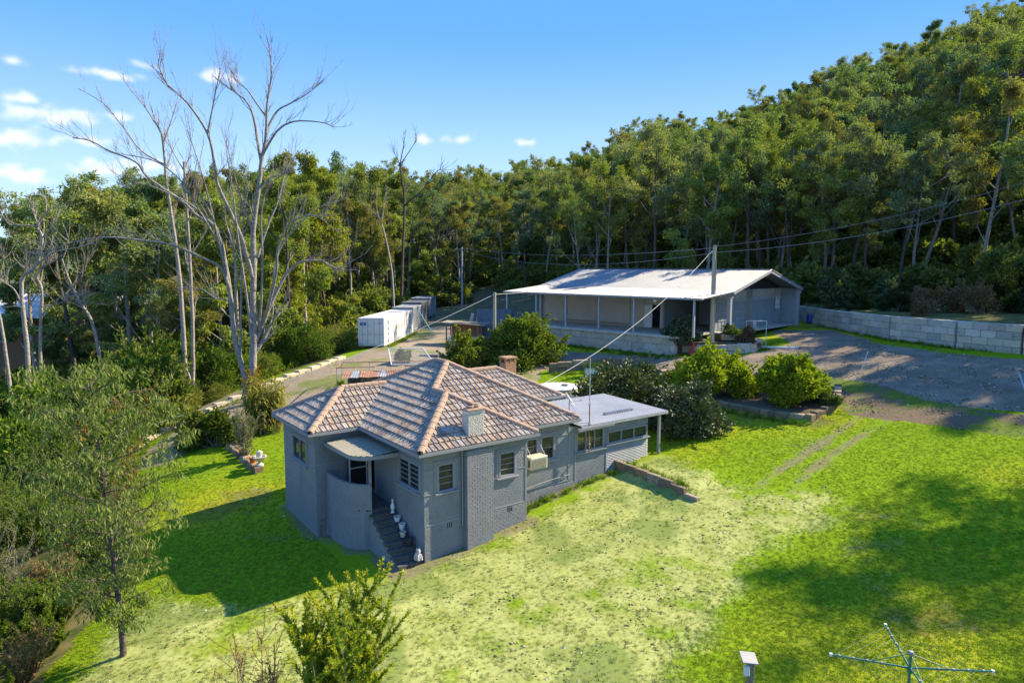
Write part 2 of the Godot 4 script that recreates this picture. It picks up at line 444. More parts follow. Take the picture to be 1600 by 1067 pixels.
func sheet_height(x: float, z: float) -> float:
	var nx := int((NX1 - NX0) / 0.5)
	var nz := int((NZ1 - NZ0) / 0.5)
	var fx := clampf((x - NX0) / 0.5, 0, nx - 0.01)
	var fz := clampf((z - NZ0) / 0.5, 0, nz - 0.01)
	var i := int(fx)
	var j := int(fz)
	var a := lerpf(hh[j * (nx + 1) + i], hh[j * (nx + 1) + i + 1], fx - i)
	var b := lerpf(hh[(j + 1) * (nx + 1) + i], hh[(j + 1) * (nx + 1) + i + 1], fx - i)
	return lerpf(a, b, fz - j)
func V2(a: Array) -> Array:
	var o := []
	for i in range(0, a.size(), 2): o.push_back(Vector2(a[i], a[i + 1]))
	return o
func noise_plain(freq: float, seed_: int, size: int, oct: int) -> PackedByteArray:
	var nz := FastNoiseLite.new()
	nz.noise_type = FastNoiseLite.TYPE_SIMPLEX_SMOOTH; nz.seed = seed_; nz.frequency = freq; nz.fractal_octaves = oct; nz.fractal_gain = 0.55
	var im := nz.get_image(size, size)
	im.convert(Image.FORMAT_L8)
	return im.get_data()
func soften(poly: Array) -> PackedByteArray:
	var im := Image.create_from_data(256, 256, false, Image.FORMAT_L8, inside(poly))
	im.resize(48, 48, Image.INTERPOLATE_LANCZOS)
	im.resize(256, 256, Image.INTERPOLATE_CUBIC)
	return im.get_data()
func build_ground() -> void:
	zone["pale"] = soften(V2([-11.7, -15, -12.9, -21.8, -11.1, -22.2, -8.8, -20.9, -6.0, -22.4, -3.6, -23.3, -1.6, -24.5, 0.7, -26.6, 4.4, -30.5, 6.4, -31.8, 8.3, -29.7, 10.2, -29.0, 10.1, -27.6, 11.4, -27.5, 13.6, -28.3, 12.7, -26.1, 10.6, -24.2, 8.4, -22.7, 6.4, -20.2, 5.1, -18.4, 3.6, -14]))  # outline skips the house's shadow area; shade there is painted as darker lawn green
	zone["dirt"] = inside(V2([16.3, -38.9, 18.5, -38.0, 18.6, -36.8, 19.5, -35.8, 24.3, -32.2, 30, -31, 30, -33, 25.6, -35.3, 23.2, -38.1, 22.7, -41.9, 21.1, -44.6]))
	zone["gravel"] = inside(V2([-23.5, -50, -18.5, -52.7, -16.1, -53.5, -14.0, -58.3, -13.0, -62.4, -12.2, -74.5, -13, -82, 4, -82, 3.1, -66.4, 2.9, -60.7, 10.3, -54.5, 9.3, -51.8, 4.1, -53.7, 2.2, -52.2, 1.8, -47.8, -4.5, -46.1, -9.7, -44.0, -12.9, -43.3, -15.4, -43.9, -18, -39.5, -18.8, -36, -21, -36, -21.5, -43]))
	zone["drive"] = inside(V2([2.9, -60.3, 12.9, -54.0, 17.2, -52.1, 22.9, -55.7, 24.4, -64.7, 28.7, -61.0, 28.2, -51.6, 29.7, -46.5, 32.2, -43.0, 38, -38, 36, -33, 27.0, -34.9, 25.3, -35.9, 23.2, -38.1, 22.6, -40.3, 19.1, -37.7, 17.8, -42.7, 15.0, -47.8, 9.8, -51.2, 4.1, -53.8, 2.4, -55.5]))
	var gully := inside(V2([-34, -82, -15.2, -82, -15.2, -60, -18, -56, -24.5, -51, -22.5, -42, -21.8, -36, -16.5, -30, -14.5, -24, -13.5, -18, -12.5, -8, -34, -8]))
	var forest2 := inside(V2([4, -82, 8, -76, 26, -73, 29.9, -70.5, 29.8, -52.9, 31.4, -47.5, 33.5, -44.3, 40, -38.5, 40, -82]))
	for i in gully.size():
		if forest2[i] > 0: gully[i] = 255
	zone["wild"] = gully
	zone["soil"] = inside(BED)
	zone["track"] = near_line([V2([20.6, -36.0, 16.9, -33.2, 13.1, -29.5, 10.8, -26.7]), V2([19.0, -36.5, 15.7, -33.4, 12.2, -30.1, 9.1, -26.9])], 0.05, 0.5)
	var ed := []
	for a in [[-1.85, 9.5], [-1.85, 5.4], [-1.5, 5.2], [-1.4, 3.4], [-.7, 2.6], [-.9, .1], [5, .1], [5, 1.1], [10.3, 1.1]]:
		var w := hw(a[0], a[1], 0)
		ed.push_back(Vector2(w.x, w.z))
	zone["edge"] = near_line([ed], 0.15, 0.5)
	var S := GS
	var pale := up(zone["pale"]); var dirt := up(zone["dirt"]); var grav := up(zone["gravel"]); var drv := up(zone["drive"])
	var wild := up(zone["wild"]); var soil := up(zone["soil"]); var trk := up(zone["track"]); var edg := up(zone["edge"])
	var n1 := noise_plain(0.012, 41, S, 5); var n2 := noise_plain(0.05, 42, S, 3); var n3 := noise_plain(0.36, 43, S, 2); var n4 := noise_plain(0.004, 44, S, 3)
	var out := PackedByteArray()
	out.resize(S * S * 3)
	var gamma := PackedByteArray()
	for i in 1025: gamma.push_back(int(255.0 * pow(i / 1024.0, 1.0 / 2.2)))
	for i in S * S:
		var a := n1[i] / 255.0
		var b := n2[i] / 255.0
		var d := n3[i] / 255.0
		var e := n4[i] / 255.0
		var f := 0.5 * a + 0.3 * b + 0.2 * d - 0.5      # edge breaker
		# lawn
		var y := clampf((e - 0.42) * 2.6 + (a - 0.5) * 0.8, 0, 1)
		var k := 0.72 + 0.55 * d
		var r := lerpf(.185, .31, y) * k
		var g := lerpf(.29, .33, y) * k
		var bl := lerpf(.008, .014, y) * k
		# browned patches in the lawn
		var br := clampf((a * 0.6 + e * 0.4 - 0.66) * 6.0, 0, 0.8)
		r = lerpf(r, .20, br); g = lerpf(g, .14, br); bl = lerpf(bl, .04, br)
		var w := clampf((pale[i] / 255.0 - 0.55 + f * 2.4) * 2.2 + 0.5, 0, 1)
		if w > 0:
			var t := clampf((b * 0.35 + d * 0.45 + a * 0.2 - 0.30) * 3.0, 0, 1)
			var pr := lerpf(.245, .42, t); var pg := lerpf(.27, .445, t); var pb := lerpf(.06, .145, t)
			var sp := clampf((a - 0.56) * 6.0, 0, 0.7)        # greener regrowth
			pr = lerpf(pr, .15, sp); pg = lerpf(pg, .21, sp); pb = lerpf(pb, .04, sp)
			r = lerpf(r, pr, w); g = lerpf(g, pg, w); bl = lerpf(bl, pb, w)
		w = clampf((wild[i] / 255.0 - 0.5 + f * 0.8) * 5.0 + 0.5, 0, 1)
		if w > 0:
			var t2 := clampf((b - 0.3) * 2.0, 0, 1)
			r = lerpf(r, lerpf(.07, .2, t2), w); g = lerpf(g, lerpf(.09, .17, t2), w); bl = lerpf(bl, lerpf(.025, .07, t2), w)
		w = clampf((grav[i] / 255.0 - 0.5 + f * 0.9) * 5.0 + 0.5, 0, 1)
		if w > 0:
			var gr := clampf((a - 0.52) * 5.0, 0, 0.75)        # weeds through the gravel
			var q := 0.7 + 0.6 * d
			var q2 := lerpf(0.85, 1.1, b)
			r = lerpf(r, lerpf(.30 * q * q2, .15, gr), w); g = lerpf(g, lerpf(.245 * q * q2, .19, gr), w); bl = lerpf(bl, lerpf(.175 * q * q2, .035, gr), w)
		w = clampf((drv[i] / 255.0 - 0.5 + f * 0.7) * 6.0 + 0.5, 0, 1)
		if w > 0:
			var q3 := (0.65 + 0.7 * d) * lerpf(0.8, 1.2, b)
			var q6 := q3 * lerpf(.75, 1.25, a)
			r = lerpf(r, .235 * q6, w); g = lerpf(g, .19 * q6, w); bl = lerpf(bl, .14 * q6, w)
		w = clampf((dirt[i] / 255.0 - 0.5 + f * 1.6) * 4.0 + 0.5, 0, 1)
		if w > 0:
			var gr2 := clampf((a - 0.47) * 7.0, 0, 1)
			var q4 := 0.6 + 0.8 * d
			r = lerpf(r, lerpf(.17 * q4, .13, gr2), w); g = lerpf(g, lerpf(.125 * q4, .18, gr2), w); bl = lerpf(bl, lerpf(.08 * q4, .025, gr2), w)
		w = clampf(maxf(trk[i] / 255.0 * 0.9, edg[i] / 255.0) - 0.5 + f * 2.6, 0, 0.45) * 1.7
		if w > 0:
			var q5 := 0.55 + 0.9 * d
			r = lerpf(r, .20 * q5, w); g = lerpf(g, .165 * q5, w); bl = lerpf(bl, .10 * q5, w)
		w = soil[i] / 255.0
		if w > 0.3:
			r = lerpf(r, .09 + .08 * d, w); g = lerpf(g, .07 + .06 * d, w); bl = lerpf(bl, .045 + .04 * d, w)
		out[i * 3] = gamma[clampi(int(r * 1024), 0, 1024)]; out[i * 3 + 1] = gamma[clampi(int(g * 1024), 0, 1024)]; out[i * 3 + 2] = gamma[clampi(int(bl * 1024), 0, 1024)]
	var im := Image.create_from_data(S, S, false, Image.FORMAT_RGB8, out)
	im.generate_mipmaps()
	var gm := StandardMaterial3D.new()
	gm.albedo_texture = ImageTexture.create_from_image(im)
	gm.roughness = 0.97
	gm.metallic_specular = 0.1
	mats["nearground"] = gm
	# near sheet
	var st := 0.5
	var nx := int((NX1 - NX0) / st)
	var nz := int((NZ1 - NZ0) / st)
	var bump := FastNoiseLite.new()
	bump.seed = 7; bump.frequency = 0.55; bump.fractal_octaves = 3
	var vs := PackedVector3Array(); var ns := PackedVector3Array(); var us := PackedVector2Array(); var ix := PackedInt32Array()
	hh.resize((nx + 1) * (nz + 1))
	for j in nz + 1:
		for i in nx + 1:
			var x := NX0 + i * st
			var z := NZ0 + j * st
			hh[j * (nx + 1) + i] = ground(x, z) + bump.get_noise_2d(x, z) * lerpf(0.03, 0.07, zone_at("pale", x, z))
	for j in nz + 1:
		for i in nx + 1:
			vs.push_back(Vector3(NX0 + i * st, hh[j * (nx + 1) + i], NZ0 + j * st))
			var dx := hh[j * (nx + 1) + mini(i + 1, nx)] - hh[j * (nx + 1) + maxi(i - 1, 0)]
			var dz := hh[mini(j + 1, nz) * (nx + 1) + i] - hh[maxi(j - 1, 0) * (nx + 1) + i]
			ns.push_back(Vector3(-dx, 2 * st, -dz).normalized())
			us.push_back(Vector2(float(i) / nx, float(j) / nz))
	for j in nz:
		for i in nx:
			var q := j * (nx + 1) + i
			ix.append_array([q, q + 1, q + nx + 1, q + 1, q + nx + 2, q + nx + 1])
	var arr := []
	arr.resize(Mesh.ARRAY_MAX)
	arr[Mesh.ARRAY_VERTEX] = vs; arr[Mesh.ARRAY_NORMAL] = ns; arr[Mesh.ARRAY_TEX_UV] = us; arr[Mesh.ARRAY_INDEX] = ix
	var me := ArrayMesh.new()
	me.add_surface_from_arrays(Mesh.PRIMITIVE_TRIANGLES, arr)
	var o := MeshInstance3D.new()
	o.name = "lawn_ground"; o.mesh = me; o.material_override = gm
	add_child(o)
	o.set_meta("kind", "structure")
	# far sheet: hills and gully out to the horizon
	var far := MB.new()
	var xs := []
	for k in range(-80, 81): xs.push_back(signf(k) * (absf(k) * 2.5 + pow(maxf(0, absf(k) - 40), 2) * 0.25) + 3.0)
	var zs := []
	for k in range(0, 121): zs.push_back(30.0 - k * 3.0 - pow(maxf(0, k - 80), 2) * 0.5)
	var hg := []
	for z in zs:
		var row := []
		for x in xs:
			var y := ground(clampf(x, -160, 170), clampf(z, -260, 30))
			if z < -260: y += (-260 - z) * 0.02
			if x > NX0 + 2.6 and x < NX1 - 2.6 and z > NZ0 + 3.1 and z < NZ1 - 3.1: y -= 1.5
			elif x > NX0 and x < NX1 and z > NZ0 and z < NZ1: y -= 0.25
			row.push_back(y)
		hg.push_back(row)
	for j in range(zs.size() - 1):
		for i in range(xs.size() - 1):
			far.quad(Vector3(xs[i], hg[j][i], zs[j]), Vector3(xs[i + 1], hg[j][i + 1], zs[j]), Vector3(xs[i + 1], hg[j + 1][i + 1], zs[j + 1]), Vector3(xs[i], hg[j + 1][i], zs[j + 1]))
	struct("terrain", far, M("forestfloor"))
# ---------------------------------------------------------------- the house (local axes: x along the long front, y up, z = -v)
const EAVE := 4.05
const RP := 0.55
func hv(u: float, v: float, h: float) -> Vector3: return Vector3(u, h, -v)
func clip_poly(poly: Array, a: Vector2, b: Vector2) -> Array:   # keep what lies left of a -> b
	var out := []
	var n := poly.size()
	for i in n:
		var p: Vector2 = poly[i]
		var q: Vector2 = poly[(i + 1) % n]
		var dp := (b - a).cross(p - a)
		var dq := (b - a).cross(q - a)
		if dp >= 0: out.push_back(p)
		if (dp > 0 and dq < 0) or (dp < 0 and dq > 0): out.push_back(p.lerp(q, dp / (dp - dq)))
	return out
# one tile in its own frame: x across, y out of the roof, z down the slope (0 at its head)
const TW := 0.235
const TG := 0.40
func tile_profile() -> Array:
	return [Vector2(0, .004), Vector2(.014, .04), Vector2(.036, .05), Vector2(.058, .038), Vector2(.072, .012), Vector2(.128, .008), Vector2(.142, .018), Vector2(.166, .018), Vector2(.18, .008), Vector2(.235, .004)]
func tile_into(mb: MB, xf: Transform3D, l0: float, l1: float, x0: float, x1: float, col: Color) -> void:
	var pr := tile_profile()
	var T := func(x: float, y: float, z: float) -> Vector3: return xf * Vector3(x, y, z)
	for i in range(pr.size() - 1):
		var a: Vector2 = pr[i]
		var b: Vector2 = pr[i + 1]
		if b.x <= x0 or a.x >= x1: continue
		var lift0 := 0.052 * (l0 / TG)
		var lift1 := 0.052 * (l1 / TG)
		mb.quad(T.call(a.x, a.y + lift1, l1), T.call(b.x, b.y + lift1, l1), T.call(b.x, b.y + lift0, l0), T.call(a.x, a.y + lift0, l0), col)
		mb.quad(T.call(a.x, lift1 - 0.05, l1), T.call(b.x, lift1 - 0.05, l1), T.call(b.x, b.y + lift1, l1), T.call(a.x, a.y + lift1, l1), col)
	mb.quad(T.call(x0, 0.0, l0), T.call(x0, 0.0, l1), T.call(x0, 0.056, l1), T.call(x0, 0.004, l0), col)
func roof_face(poly: Array, e0: Vector2, e1: Vector2, singles: Array, rest: MB, deck: MB) -> void:
	# poly in plan; eave runs e0 -> e1 with the roof rising to its left
	var ed := (e1 - e0).normalized()
	var inn := Vector2(-ed.y, ed.x)
	var sl := sqrt(1.0 + RP * RP)
	var to3 := func(p: Vector2) -> Vector3: return hv(p.x, p.y, EAVE + RP * maxf(-0.2, (p - e0).dot(inn)))
	var fan := Geometry2D.triangulate_polygon(PackedVector2Array(poly))
	for i in range(0, fan.size(), 3):
		var a: Vector3 = to3.call(poly[fan[i]]); var b: Vector3 = to3.call(poly[fan[i + 1]]); var d: Vector3 = to3.call(poly[fan[i + 2]])
		a.y -= 0.03; b.y -= 0.03; d.y -= 0.03
		deck.tri(a, b, d) if (b - a).cross(d - a).y > 0 else deck.tri(a, d, b)
	var lo := 1e9
	var hi := -1e9
	var top := 0.0
	for p in poly:
		var s: float = (p - e0).dot(ed)
		lo = minf(lo, s); hi = maxf(hi, s); top = maxf(top, (p - e0).dot(inn))
	var x3 := hv(ed.x, ed.y, 0)
	var down := hv(-inn.x, -inn.y, -RP).normalized()
	var nrm := down.cross(x3).normalized()
	if nrm.y < 0: nrm = -nrm
	var rows := int(ceil(top * sl / TG)) + 1
	var cols := int(ceil((hi - lo) / TW)) + 1
	var pp := PackedVector2Array(poly)
	for r in rows:
		for cidx in cols:
			var s0 := lo + cidx * TW
			var up0 := (r * TG - 0.05) / sl      # lower end, in plan
			var up1 := ((r + 1) * TG - 0.05) / sl
			var corners := [e0 + ed * s0 + inn * maxf(up0, 0.001), e0 + ed * (s0 + TW) + inn * maxf(up0, 0.001), e0 + ed * (s0 + TW) + inn * up1, e0 + ed * s0 + inn * up1]
			var cnt := 0
			for q in corners:
				if Geometry2D.is_point_in_polygon(q, pp): cnt += 1
			if cnt == 0: continue
			var head: Vector3 = hv(0, 0, EAVE) + hv(e0.x + ed.x * s0 + inn.x * up1, e0.y + ed.y * s0 + inn.y * up1, RP * up1)
			var xf := Transform3D(Basis(x3, nrm, down), head)
			if x3.cross(nrm).dot(down) < 0:   # keep the frame right-handed
				xf = Transform3D(Basis(-x3, nrm, down), head + x3 * TW)
			var shade := rng.randf()
			if cnt == 4:
				singles.push_back([xf, int(shade * 5) % 5])
			else:
				# cut tile: keep the strips whose middle lies inside the face
				var tone := 0.8 + 0.2 * shade
				var parts_ := 4
				for k in parts_:
					var mid := Vector2.ZERO
					var fx := (k + 0.5) / parts_
					var run0 := -1.0
					var run1 := -1.0
					for q in 9:
						var f := q / 8.0
						mid = e0 + ed * (s0 + TW * fx) + inn * lerpf(up1, up0, f)
						if Geometry2D.is_point_in_polygon(mid, pp) or (up0 < 0 and f > 0.85 and run0 >= 0):
							if run0 < 0: run0 = f
							run1 = f
					if run1 > run0:
						var xa := TW * k / parts_
						var xb := TW * (k + 1) / parts_
						if xf.basis.x.dot(x3) < 0:
							var t := TW - xb
							xb = TW - xa; xa = t
						tile_strip(rest, xf, run0 * TG, run1 * TG, xa, xb, Color(tone, tone * .98, tone * .96))
func tile_strip(mb: MB, xf: Transform3D, l0: float, l1: float, xa: float, xb: float, col: Color) -> void:
	var pr := tile_profile()
	var xs := [xa]
	for p in pr:
		if p.x > xa + 0.002 and p.x < xb - 0.002: xs.push_back(p.x)
	xs.push_back(xb)
	var hgt := func(x: float) -> float:
		for i in range(pr.size() - 1):
			if x <= pr[i + 1].x: return lerpf(pr[i].y, pr[i + 1].y, (x - pr[i].x) / (pr[i + 1].x - pr[i].x))
		return 0.004
	var f0 := 0.052 * l0 / TG
	var f1 := 0.052 * l1 / TG
	for i in range(xs.size() - 1):
		var ya: float = hgt.call(xs[i])
		var yb: float = hgt.call(xs[i + 1])
		mb.quad(xf * Vector3(xs[i], ya + f1, l1), xf * Vector3(xs[i + 1], yb + f1, l1), xf * Vector3(xs[i + 1], yb + f0, l0), xf * Vector3(xs[i], ya + f0, l0), col)
		mb.quad(xf * Vector3(xs[i], f1 - .05, l1), xf * Vector3(xs[i + 1], f1 - .05, l1), xf * Vector3(xs[i + 1], yb + f1, l1), xf * Vector3(xs[i], ya + f1, l1), col)
func cap_run(a: Vector3, b: Vector3, parent: Node) -> void:
	var d := (b - a)
	var n := maxi(1, int(round(d.length() / 0.38)))
	var dir := d.normalized()
	var side := dir.cross(Vector3.UP).normalized()
	var upv := side.cross(dir).normalized()
	var step := d.length() / n
	for i in n:
		var mb := MB.new()
		var p0 := a + dir * (i * step - 0.03)
		var p1 := a + dir * ((i + 1) * step)
		var w := 0.135
		for k in 6:
			var t0 := PI * k / 6.0
			var t1 := PI * (k + 1) / 6.0
			var q := func(t: float, e: float) -> Vector3: return side * cos(t) * (w + e) + upv * (sin(t) * (0.085 + e) + 0.0)
			mb.quad(p0 + q.call(t0, .016), p0 + q.call(t1, .016), p1 + q.call(t1, .0), p1 + q.call(t0, .0))
			mb.quad(p0 + q.call(t1, .016), p0 + q.call(t0, .016), p0 + q.call(t0, -.012), p0 + q.call(t1, -.012))
		mb.quad(p0 - side * .15 - upv * .05, p1 - side * .15 - upv * .05, p1 - side * w, p0 - side * w)
		mb.quad(p1 + side * .15 - upv * .05, p0 + side * .15 - upv * .05, p0 + side * w, p1 + side * w)
		part("ridge_cap", mb, M("cap"), parent)
# a wall from a to b (plan), outside on the right of the walk, with openings [s0, s1, y0, y1]
func wall_run(mb: MB, a: Vector2, b: Vector2, y0: float, y1: float, holes: Array, th := 0.14) -> void:
	var d := (b - a).normalized()
	var ln := a.distance_to(b)
	var inw := Vector2(-d.y, d.x)
	var cuts := [0.0, ln]
	var ys := [y0, y1]
	for h in holes:
		cuts.append_array([h[0], h[1]]); ys.append_array([h[2], h[3]])
	cuts.sort(); ys.sort()
	for i in range(cuts.size() - 1):
		if cuts[i + 1] - cuts[i] < 0.001: continue
		for j in range(ys.size() - 1):
			if ys[j + 1] - ys[j] < 0.001: continue
			var cs: float = (cuts[i] + cuts[i + 1]) * 0.5
			var cy: float = (ys[j] + ys[j + 1]) * 0.5
			var open := false
			for h in holes:
				if cs > h[0] and cs < h[1] and cy > h[2] and cy < h[3]: open = true
			if open: continue
			var p0: Vector2 = a + d * cuts[i]
			var p1: Vector2 = a + d * cuts[i + 1]
			var q0: Vector2 = p0 + inw * th
			var q1: Vector2 = p1 + inw * th
			var A := hv(p0.x, p0.y, ys[j]); var B := hv(p1.x, p1.y, ys[j]); var Cc := hv(p1.x, p1.y, ys[j + 1]); var D := hv(p0.x, p0.y, ys[j + 1])
			var A2 := hv(q0.x, q0.y, ys[j]); var B2 := hv(q1.x, q1.y, ys[j]); var C2 := hv(q1.x, q1.y, ys[j + 1]); var D2 := hv(q0.x, q0.y, ys[j + 1])
			mb.quad(A, B, Cc, D); mb.quad(B2, A2, D2, C2)
			for h in holes:   # reveals round the opening
				if absf(cuts[i + 1] - h[0]) < .001 and cy > h[2] and cy < h[3]: mb.quad(B, B2, C2, Cc)
				if absf(cuts[i] - h[1]) < .001 and cy > h[2] and cy < h[3]: mb.quad(A2, A, D, D2)
				if absf(ys[j + 1] - h[2]) < .001 and cs > h[0] and cs < h[1]: mb.quad(D, Cc, C2, D2)
				if absf(ys[j] - h[3]) < .001 and cs > h[0] and cs < h[1]: mb.quad(A2, B2, B, A)
# a slab standing on the wall face: along s0..s1, y0..y1, from -inset to +proud
func on_wall(mb: MB, a: Vector2, b: Vector2, s0: float, s1: float, y0: float, y1: float, inset: float, proud: float, col := Color.WHITE) -> void:
	var d := (b - a).normalized()
	var outw := Vector2(d.y, -d.x)
	var mid := a + d * (s0 + s1) * 0.5 + outw * (proud - inset) * 0.5
	mb.box(hv(mid.x, mid.y, (y0 + y1) * 0.5), Vector3(s1 - s0, y1 - y0, proud + inset), Basis(hv(d.x, d.y, 0), Vector3.UP, hv(outw.x, outw.y, 0)), col)
func window_in(parent: Node, a: Vector2, b: Vector2, s0: float, s1: float, y0: float, y1: float, lights: int, bars: int, behind := "", label := "") -> void:
	var fr := MB.new()
	var f := 0.055
	on_wall(fr, a, b, s0 - .03, s0 + f, y0, y1, .08, .03); on_wall(fr, a, b, s1 - f, s1 + .03, y0, y1, .08, .03)
	on_wall(fr, a, b, s0 + f, s1 - f, y1 - f, y1 + .025, .08, .03); on_wall(fr, a, b, s0 + f, s1 - f, y0 - .02, y0 + f, .08, .03)
	var w := part("window", fr, M("trim"), parent)
	if label != "": w.set_meta("label", label)
	var step := (s1 - s0 - f) / lights
	for i in lights:
		var x0 := s0 + f + i * step
		var x1 := x0 + step - f
		if i > 0:
			var mu := MB.new()
			on_wall(mu, a, b, x0 - f, x0, y0 + f, y1 - f, .07, .015)
			part("mullion", mu, M("trim"), w)
		var gl := MB.new()
		on_wall(gl, a, b, x0, x1, y0 + f, y1 - f, .055, -.048)
		part("pane", gl, M("glass"), w)
		for k in bars:
			var yy := lerpf(y0 + f, y1 - f, (k + 1.0) / (bars + 1))
			var br := MB.new()
			on_wall(br, a, b, x0, x1, yy - .012, yy + .012, .07, -.03)
			part("glazing_bar", br, M("trim"), w)
		if behind != "":
			var cu := MB.new()
			on_wall(cu, a, b, x0, x1, y0 + f, y1 - f, .30, -.28)
			part("blind", cu, M(behind), w)
	var si := MB.new()
	on_wall(si, a, b, s0 - .14, s1 + .14, y0 - .075, y0 - .02, .02, .11)
	part("sill", si, M("trim"), w)
func bricks_on(parent: Node, a: Vector2, b: Vector2, y0: float, y1: float, slope0: float, slope1: float, singles: bool, mkey := "brickpaint") -> void:
	# stretcher bond on a wall face; slope0, slope1: ground line at either end
	var ln := a.distance_to(b)
	var bl := 0.23
	var bh := 0.086
	var jt := 0.011
	var mb := MB.new()
	var rows := int((y1 - y0) / bh)
	for r in rows:
		var yb := y0 + r * bh
		var s := -0.5 * bl * (r % 2)
		while s < ln:
			var s0 := maxf(s, 0.0) + jt * 0.5
			var s1 := minf(s + bl, ln) - jt * 0.5
			s += bl
			if s1 - s0 < 0.03: continue
			if yb + bh < lerpf(slope0, slope1, (s0 + s1) * 0.5 / ln) - 0.1: continue
			var pr := 0.008 + rng.randf() * 0.006
			if singles:
				var m1 := MB.new()
				on_wall(m1, a, b, s0, s1, yb + jt * .5, yb + bh - jt * .5, .01, pr)
				part("brick", m1, M(mkey), parent)
			else:
				on_wall(mb, a, b, s0, s1, yb + jt * .5, yb + bh - jt * .5, .01, pr)
	if not singles:
		var o := part("brickwork", mb, M(mkey), parent)
		o.set_meta("kind", "stuff")
func build_house() -> void:
	var H := thing("house", "single storey grey painted bungalow with hipped terracotta tile roof", "house", house_origin, house_basis)
	# --- roof
	var singles := []
	var rest := MB.new()
	var deck := MB.new()
	var F := [
		[[0, 0, 2.65, 2.65, 2.65, 3.65, 4.2, 5.2, 4.2, 6.2, 0, 10.4, 0, 9.8, 2.3, 7.5, 0, 5.2], [0, 10.4], [0, 0]],
		[[0, 0, 5.3, 0, 2.65, 2.65], [0, 0], [5.3, 0]],
		[[5.3, 0, 5.3, 1.0, 2.65, 3.65, 2.65, 2.65], [5.3, 0], [5.3, 1.0]],
		[[5.3, 1.0, 8.4, 1.0, 4.2, 5.2, 2.65, 3.65], [5.3, 1.0], [8.4, 1.0]],
		[[8.4, 1, 8.4, 5.6, 6.0, 8.0, 8.4, 10.4, 4.2, 6.2, 4.2, 5.2], [8.4, 1], [8.4, 10.4]],
		[[8.4, 5.6, 11.2, 5.6, 8.8, 8.0, 6.0, 8.0], [8.4, 5.6], [11.2, 5.6]],
		[[11.2, 5.6, 11.2, 10.4, 8.8, 8.0], [11.2, 5.6], [11.2, 10.4]],
		[[0, 10.4, 4.2, 6.2, 6.0, 8.0, 8.8, 8.0, 11.2, 10.4], [11.2, 10.4], [0, 10.4]],
		[[-2.15, 5.2, 0, 5.2, 2.3, 7.5, .15, 7.5], [-2.15, 5.2], [0, 5.2]],
		[[-2.15, 5.2, .15, 7.5, -2.15, 9.8], [-2.15, 9.8], [-2.15, 5.2]],
		[[-2.15, 9.8, .15, 7.5, 2.3, 7.5, 0, 9.8], [0, 9.8], [-2.15, 9.8]]]
	for f in F:
		roof_face(V2(f[0]), Vector2(f[1][0], f[1][1]), Vector2(f[2][0], f[2][1]), singles, rest, deck)
	var roof := part("roof", deck, M("deck"), H)
	var cam_l := house_basis.inverse() * (Vector3(0, CAM_H, 0) - house_origin)
	singles.sort_custom(func(a, b): return _tile_rank(a[0], cam_l) < _tile_rank(b[0], cam_l))
	var one := MB.new()
	tile_into(one, Transform3D.IDENTITY, 0.0, TG, 0.0, TW, Color.WHITE)
	var tile_mesh := one.make()
	for i in singles.size():
		if i < 300:
			var o := MeshInstance3D.new()
			o.name = "roof_tile"; o.mesh = tile_mesh; o.material_override = M("tile%d" % singles[i][1])
			o.transform = singles[i][0]
			roof.add_child(o, true)
		else:
			var tn: float = [1.0, .88, .95, .82, .98][singles[i][1]]
			tile_into(rest, singles[i][0], 0.0, TG, 0.0, TW, Color(tn, tn * .98, tn * .96))
	var rt := part("roof_tiles_further_up", rest, M("tile"), roof)
	rt.name = "tile_field"
	rt.set_meta("kind", "stuff")
	for c in [[0, 0, 0, 2.65, 2.65, 2.65], [5.3, 0, 0, 2.65, 2.65, 2.65], [2.65, 2.65, 2.65, 2.65, 3.65, 2.65], [2.65, 3.65, 2.65, 4.2, 5.2, 4.2], [8.4, 1, 0, 4.2, 5.2, 4.2], [4.2, 5.2, 4.2, 4.2, 6.2, 4.2], [11.2, 5.6, 0, 8.8, 8, 2.4], [8.8, 8, 2.4, 6, 8, 2.4], [-2.15, 5.2, 0, .15, 7.5, 2.3], [.15, 7.5, 2.3, 2.3, 7.5, 2.3], [-2.15, 9.8, 0, .15, 7.5, 2.3], [0, 10.4, 0, 4.2, 6.2, 4.2], [8.4, 10.4, 0, 4.2, 6.2, 4.2], [11.2, 10.4, 0, 8.8, 8, 2.4]]:
		cap_run(hv(c[0], c[1], EAVE + RP * c[2] + .05), hv(c[3], c[4], EAVE + RP * c[5] + .05), roof)
	# gutters and fascia along the eaves, boards under them
	var sof := MB.new()
	var eaves := V2([0, 0, 5.3, 0, 5.3, 1, 8.4, 1, 8.4, 5.6, 11.2, 5.6, 11.2, 10.4, 0, 10.4, 0, 9.8, -2.15, 9.8, -2.15, 5.2, 0, 5.2])
	for i in eaves.size():
		var a: Vector2 = eaves[i]
		var b: Vector2 = eaves[(i + 1) % eaves.size()]
		var gut := MB.new()
		on_wall(gut, a, b, -.09, a.distance_to(b) + .09, EAVE - .13, EAVE - .02, .0, .10)
		part("gutter", gut, M("trim"), roof)
		on_wall(sof, a, b, -.0, a.distance_to(b), EAVE - .16, EAVE - .135, .36, .06)
	part("soffit", sof, M("wall"), roof)
	# --- walls
	var T := 3.9
	var W := MB.new()
	var pL := Vector2(-1.85, 9.5); var pW := Vector2(-1.85, 5.5); var pI := Vector2(.3, 5.5); var pC := Vector2(.3, .3); var pE := Vector2(5.0, .3); var pF := Vector2(5.0, 1.3); var pG := Vector2(8.15, 1.3); var pK := Vector2(10.4, 1.3)
	wall_run(W, pL, pW, -1.2, T, [[1.25, 3.0, 2.35, 3.4]])
	wall_run(W, pW, pI, -1.2, T, [])
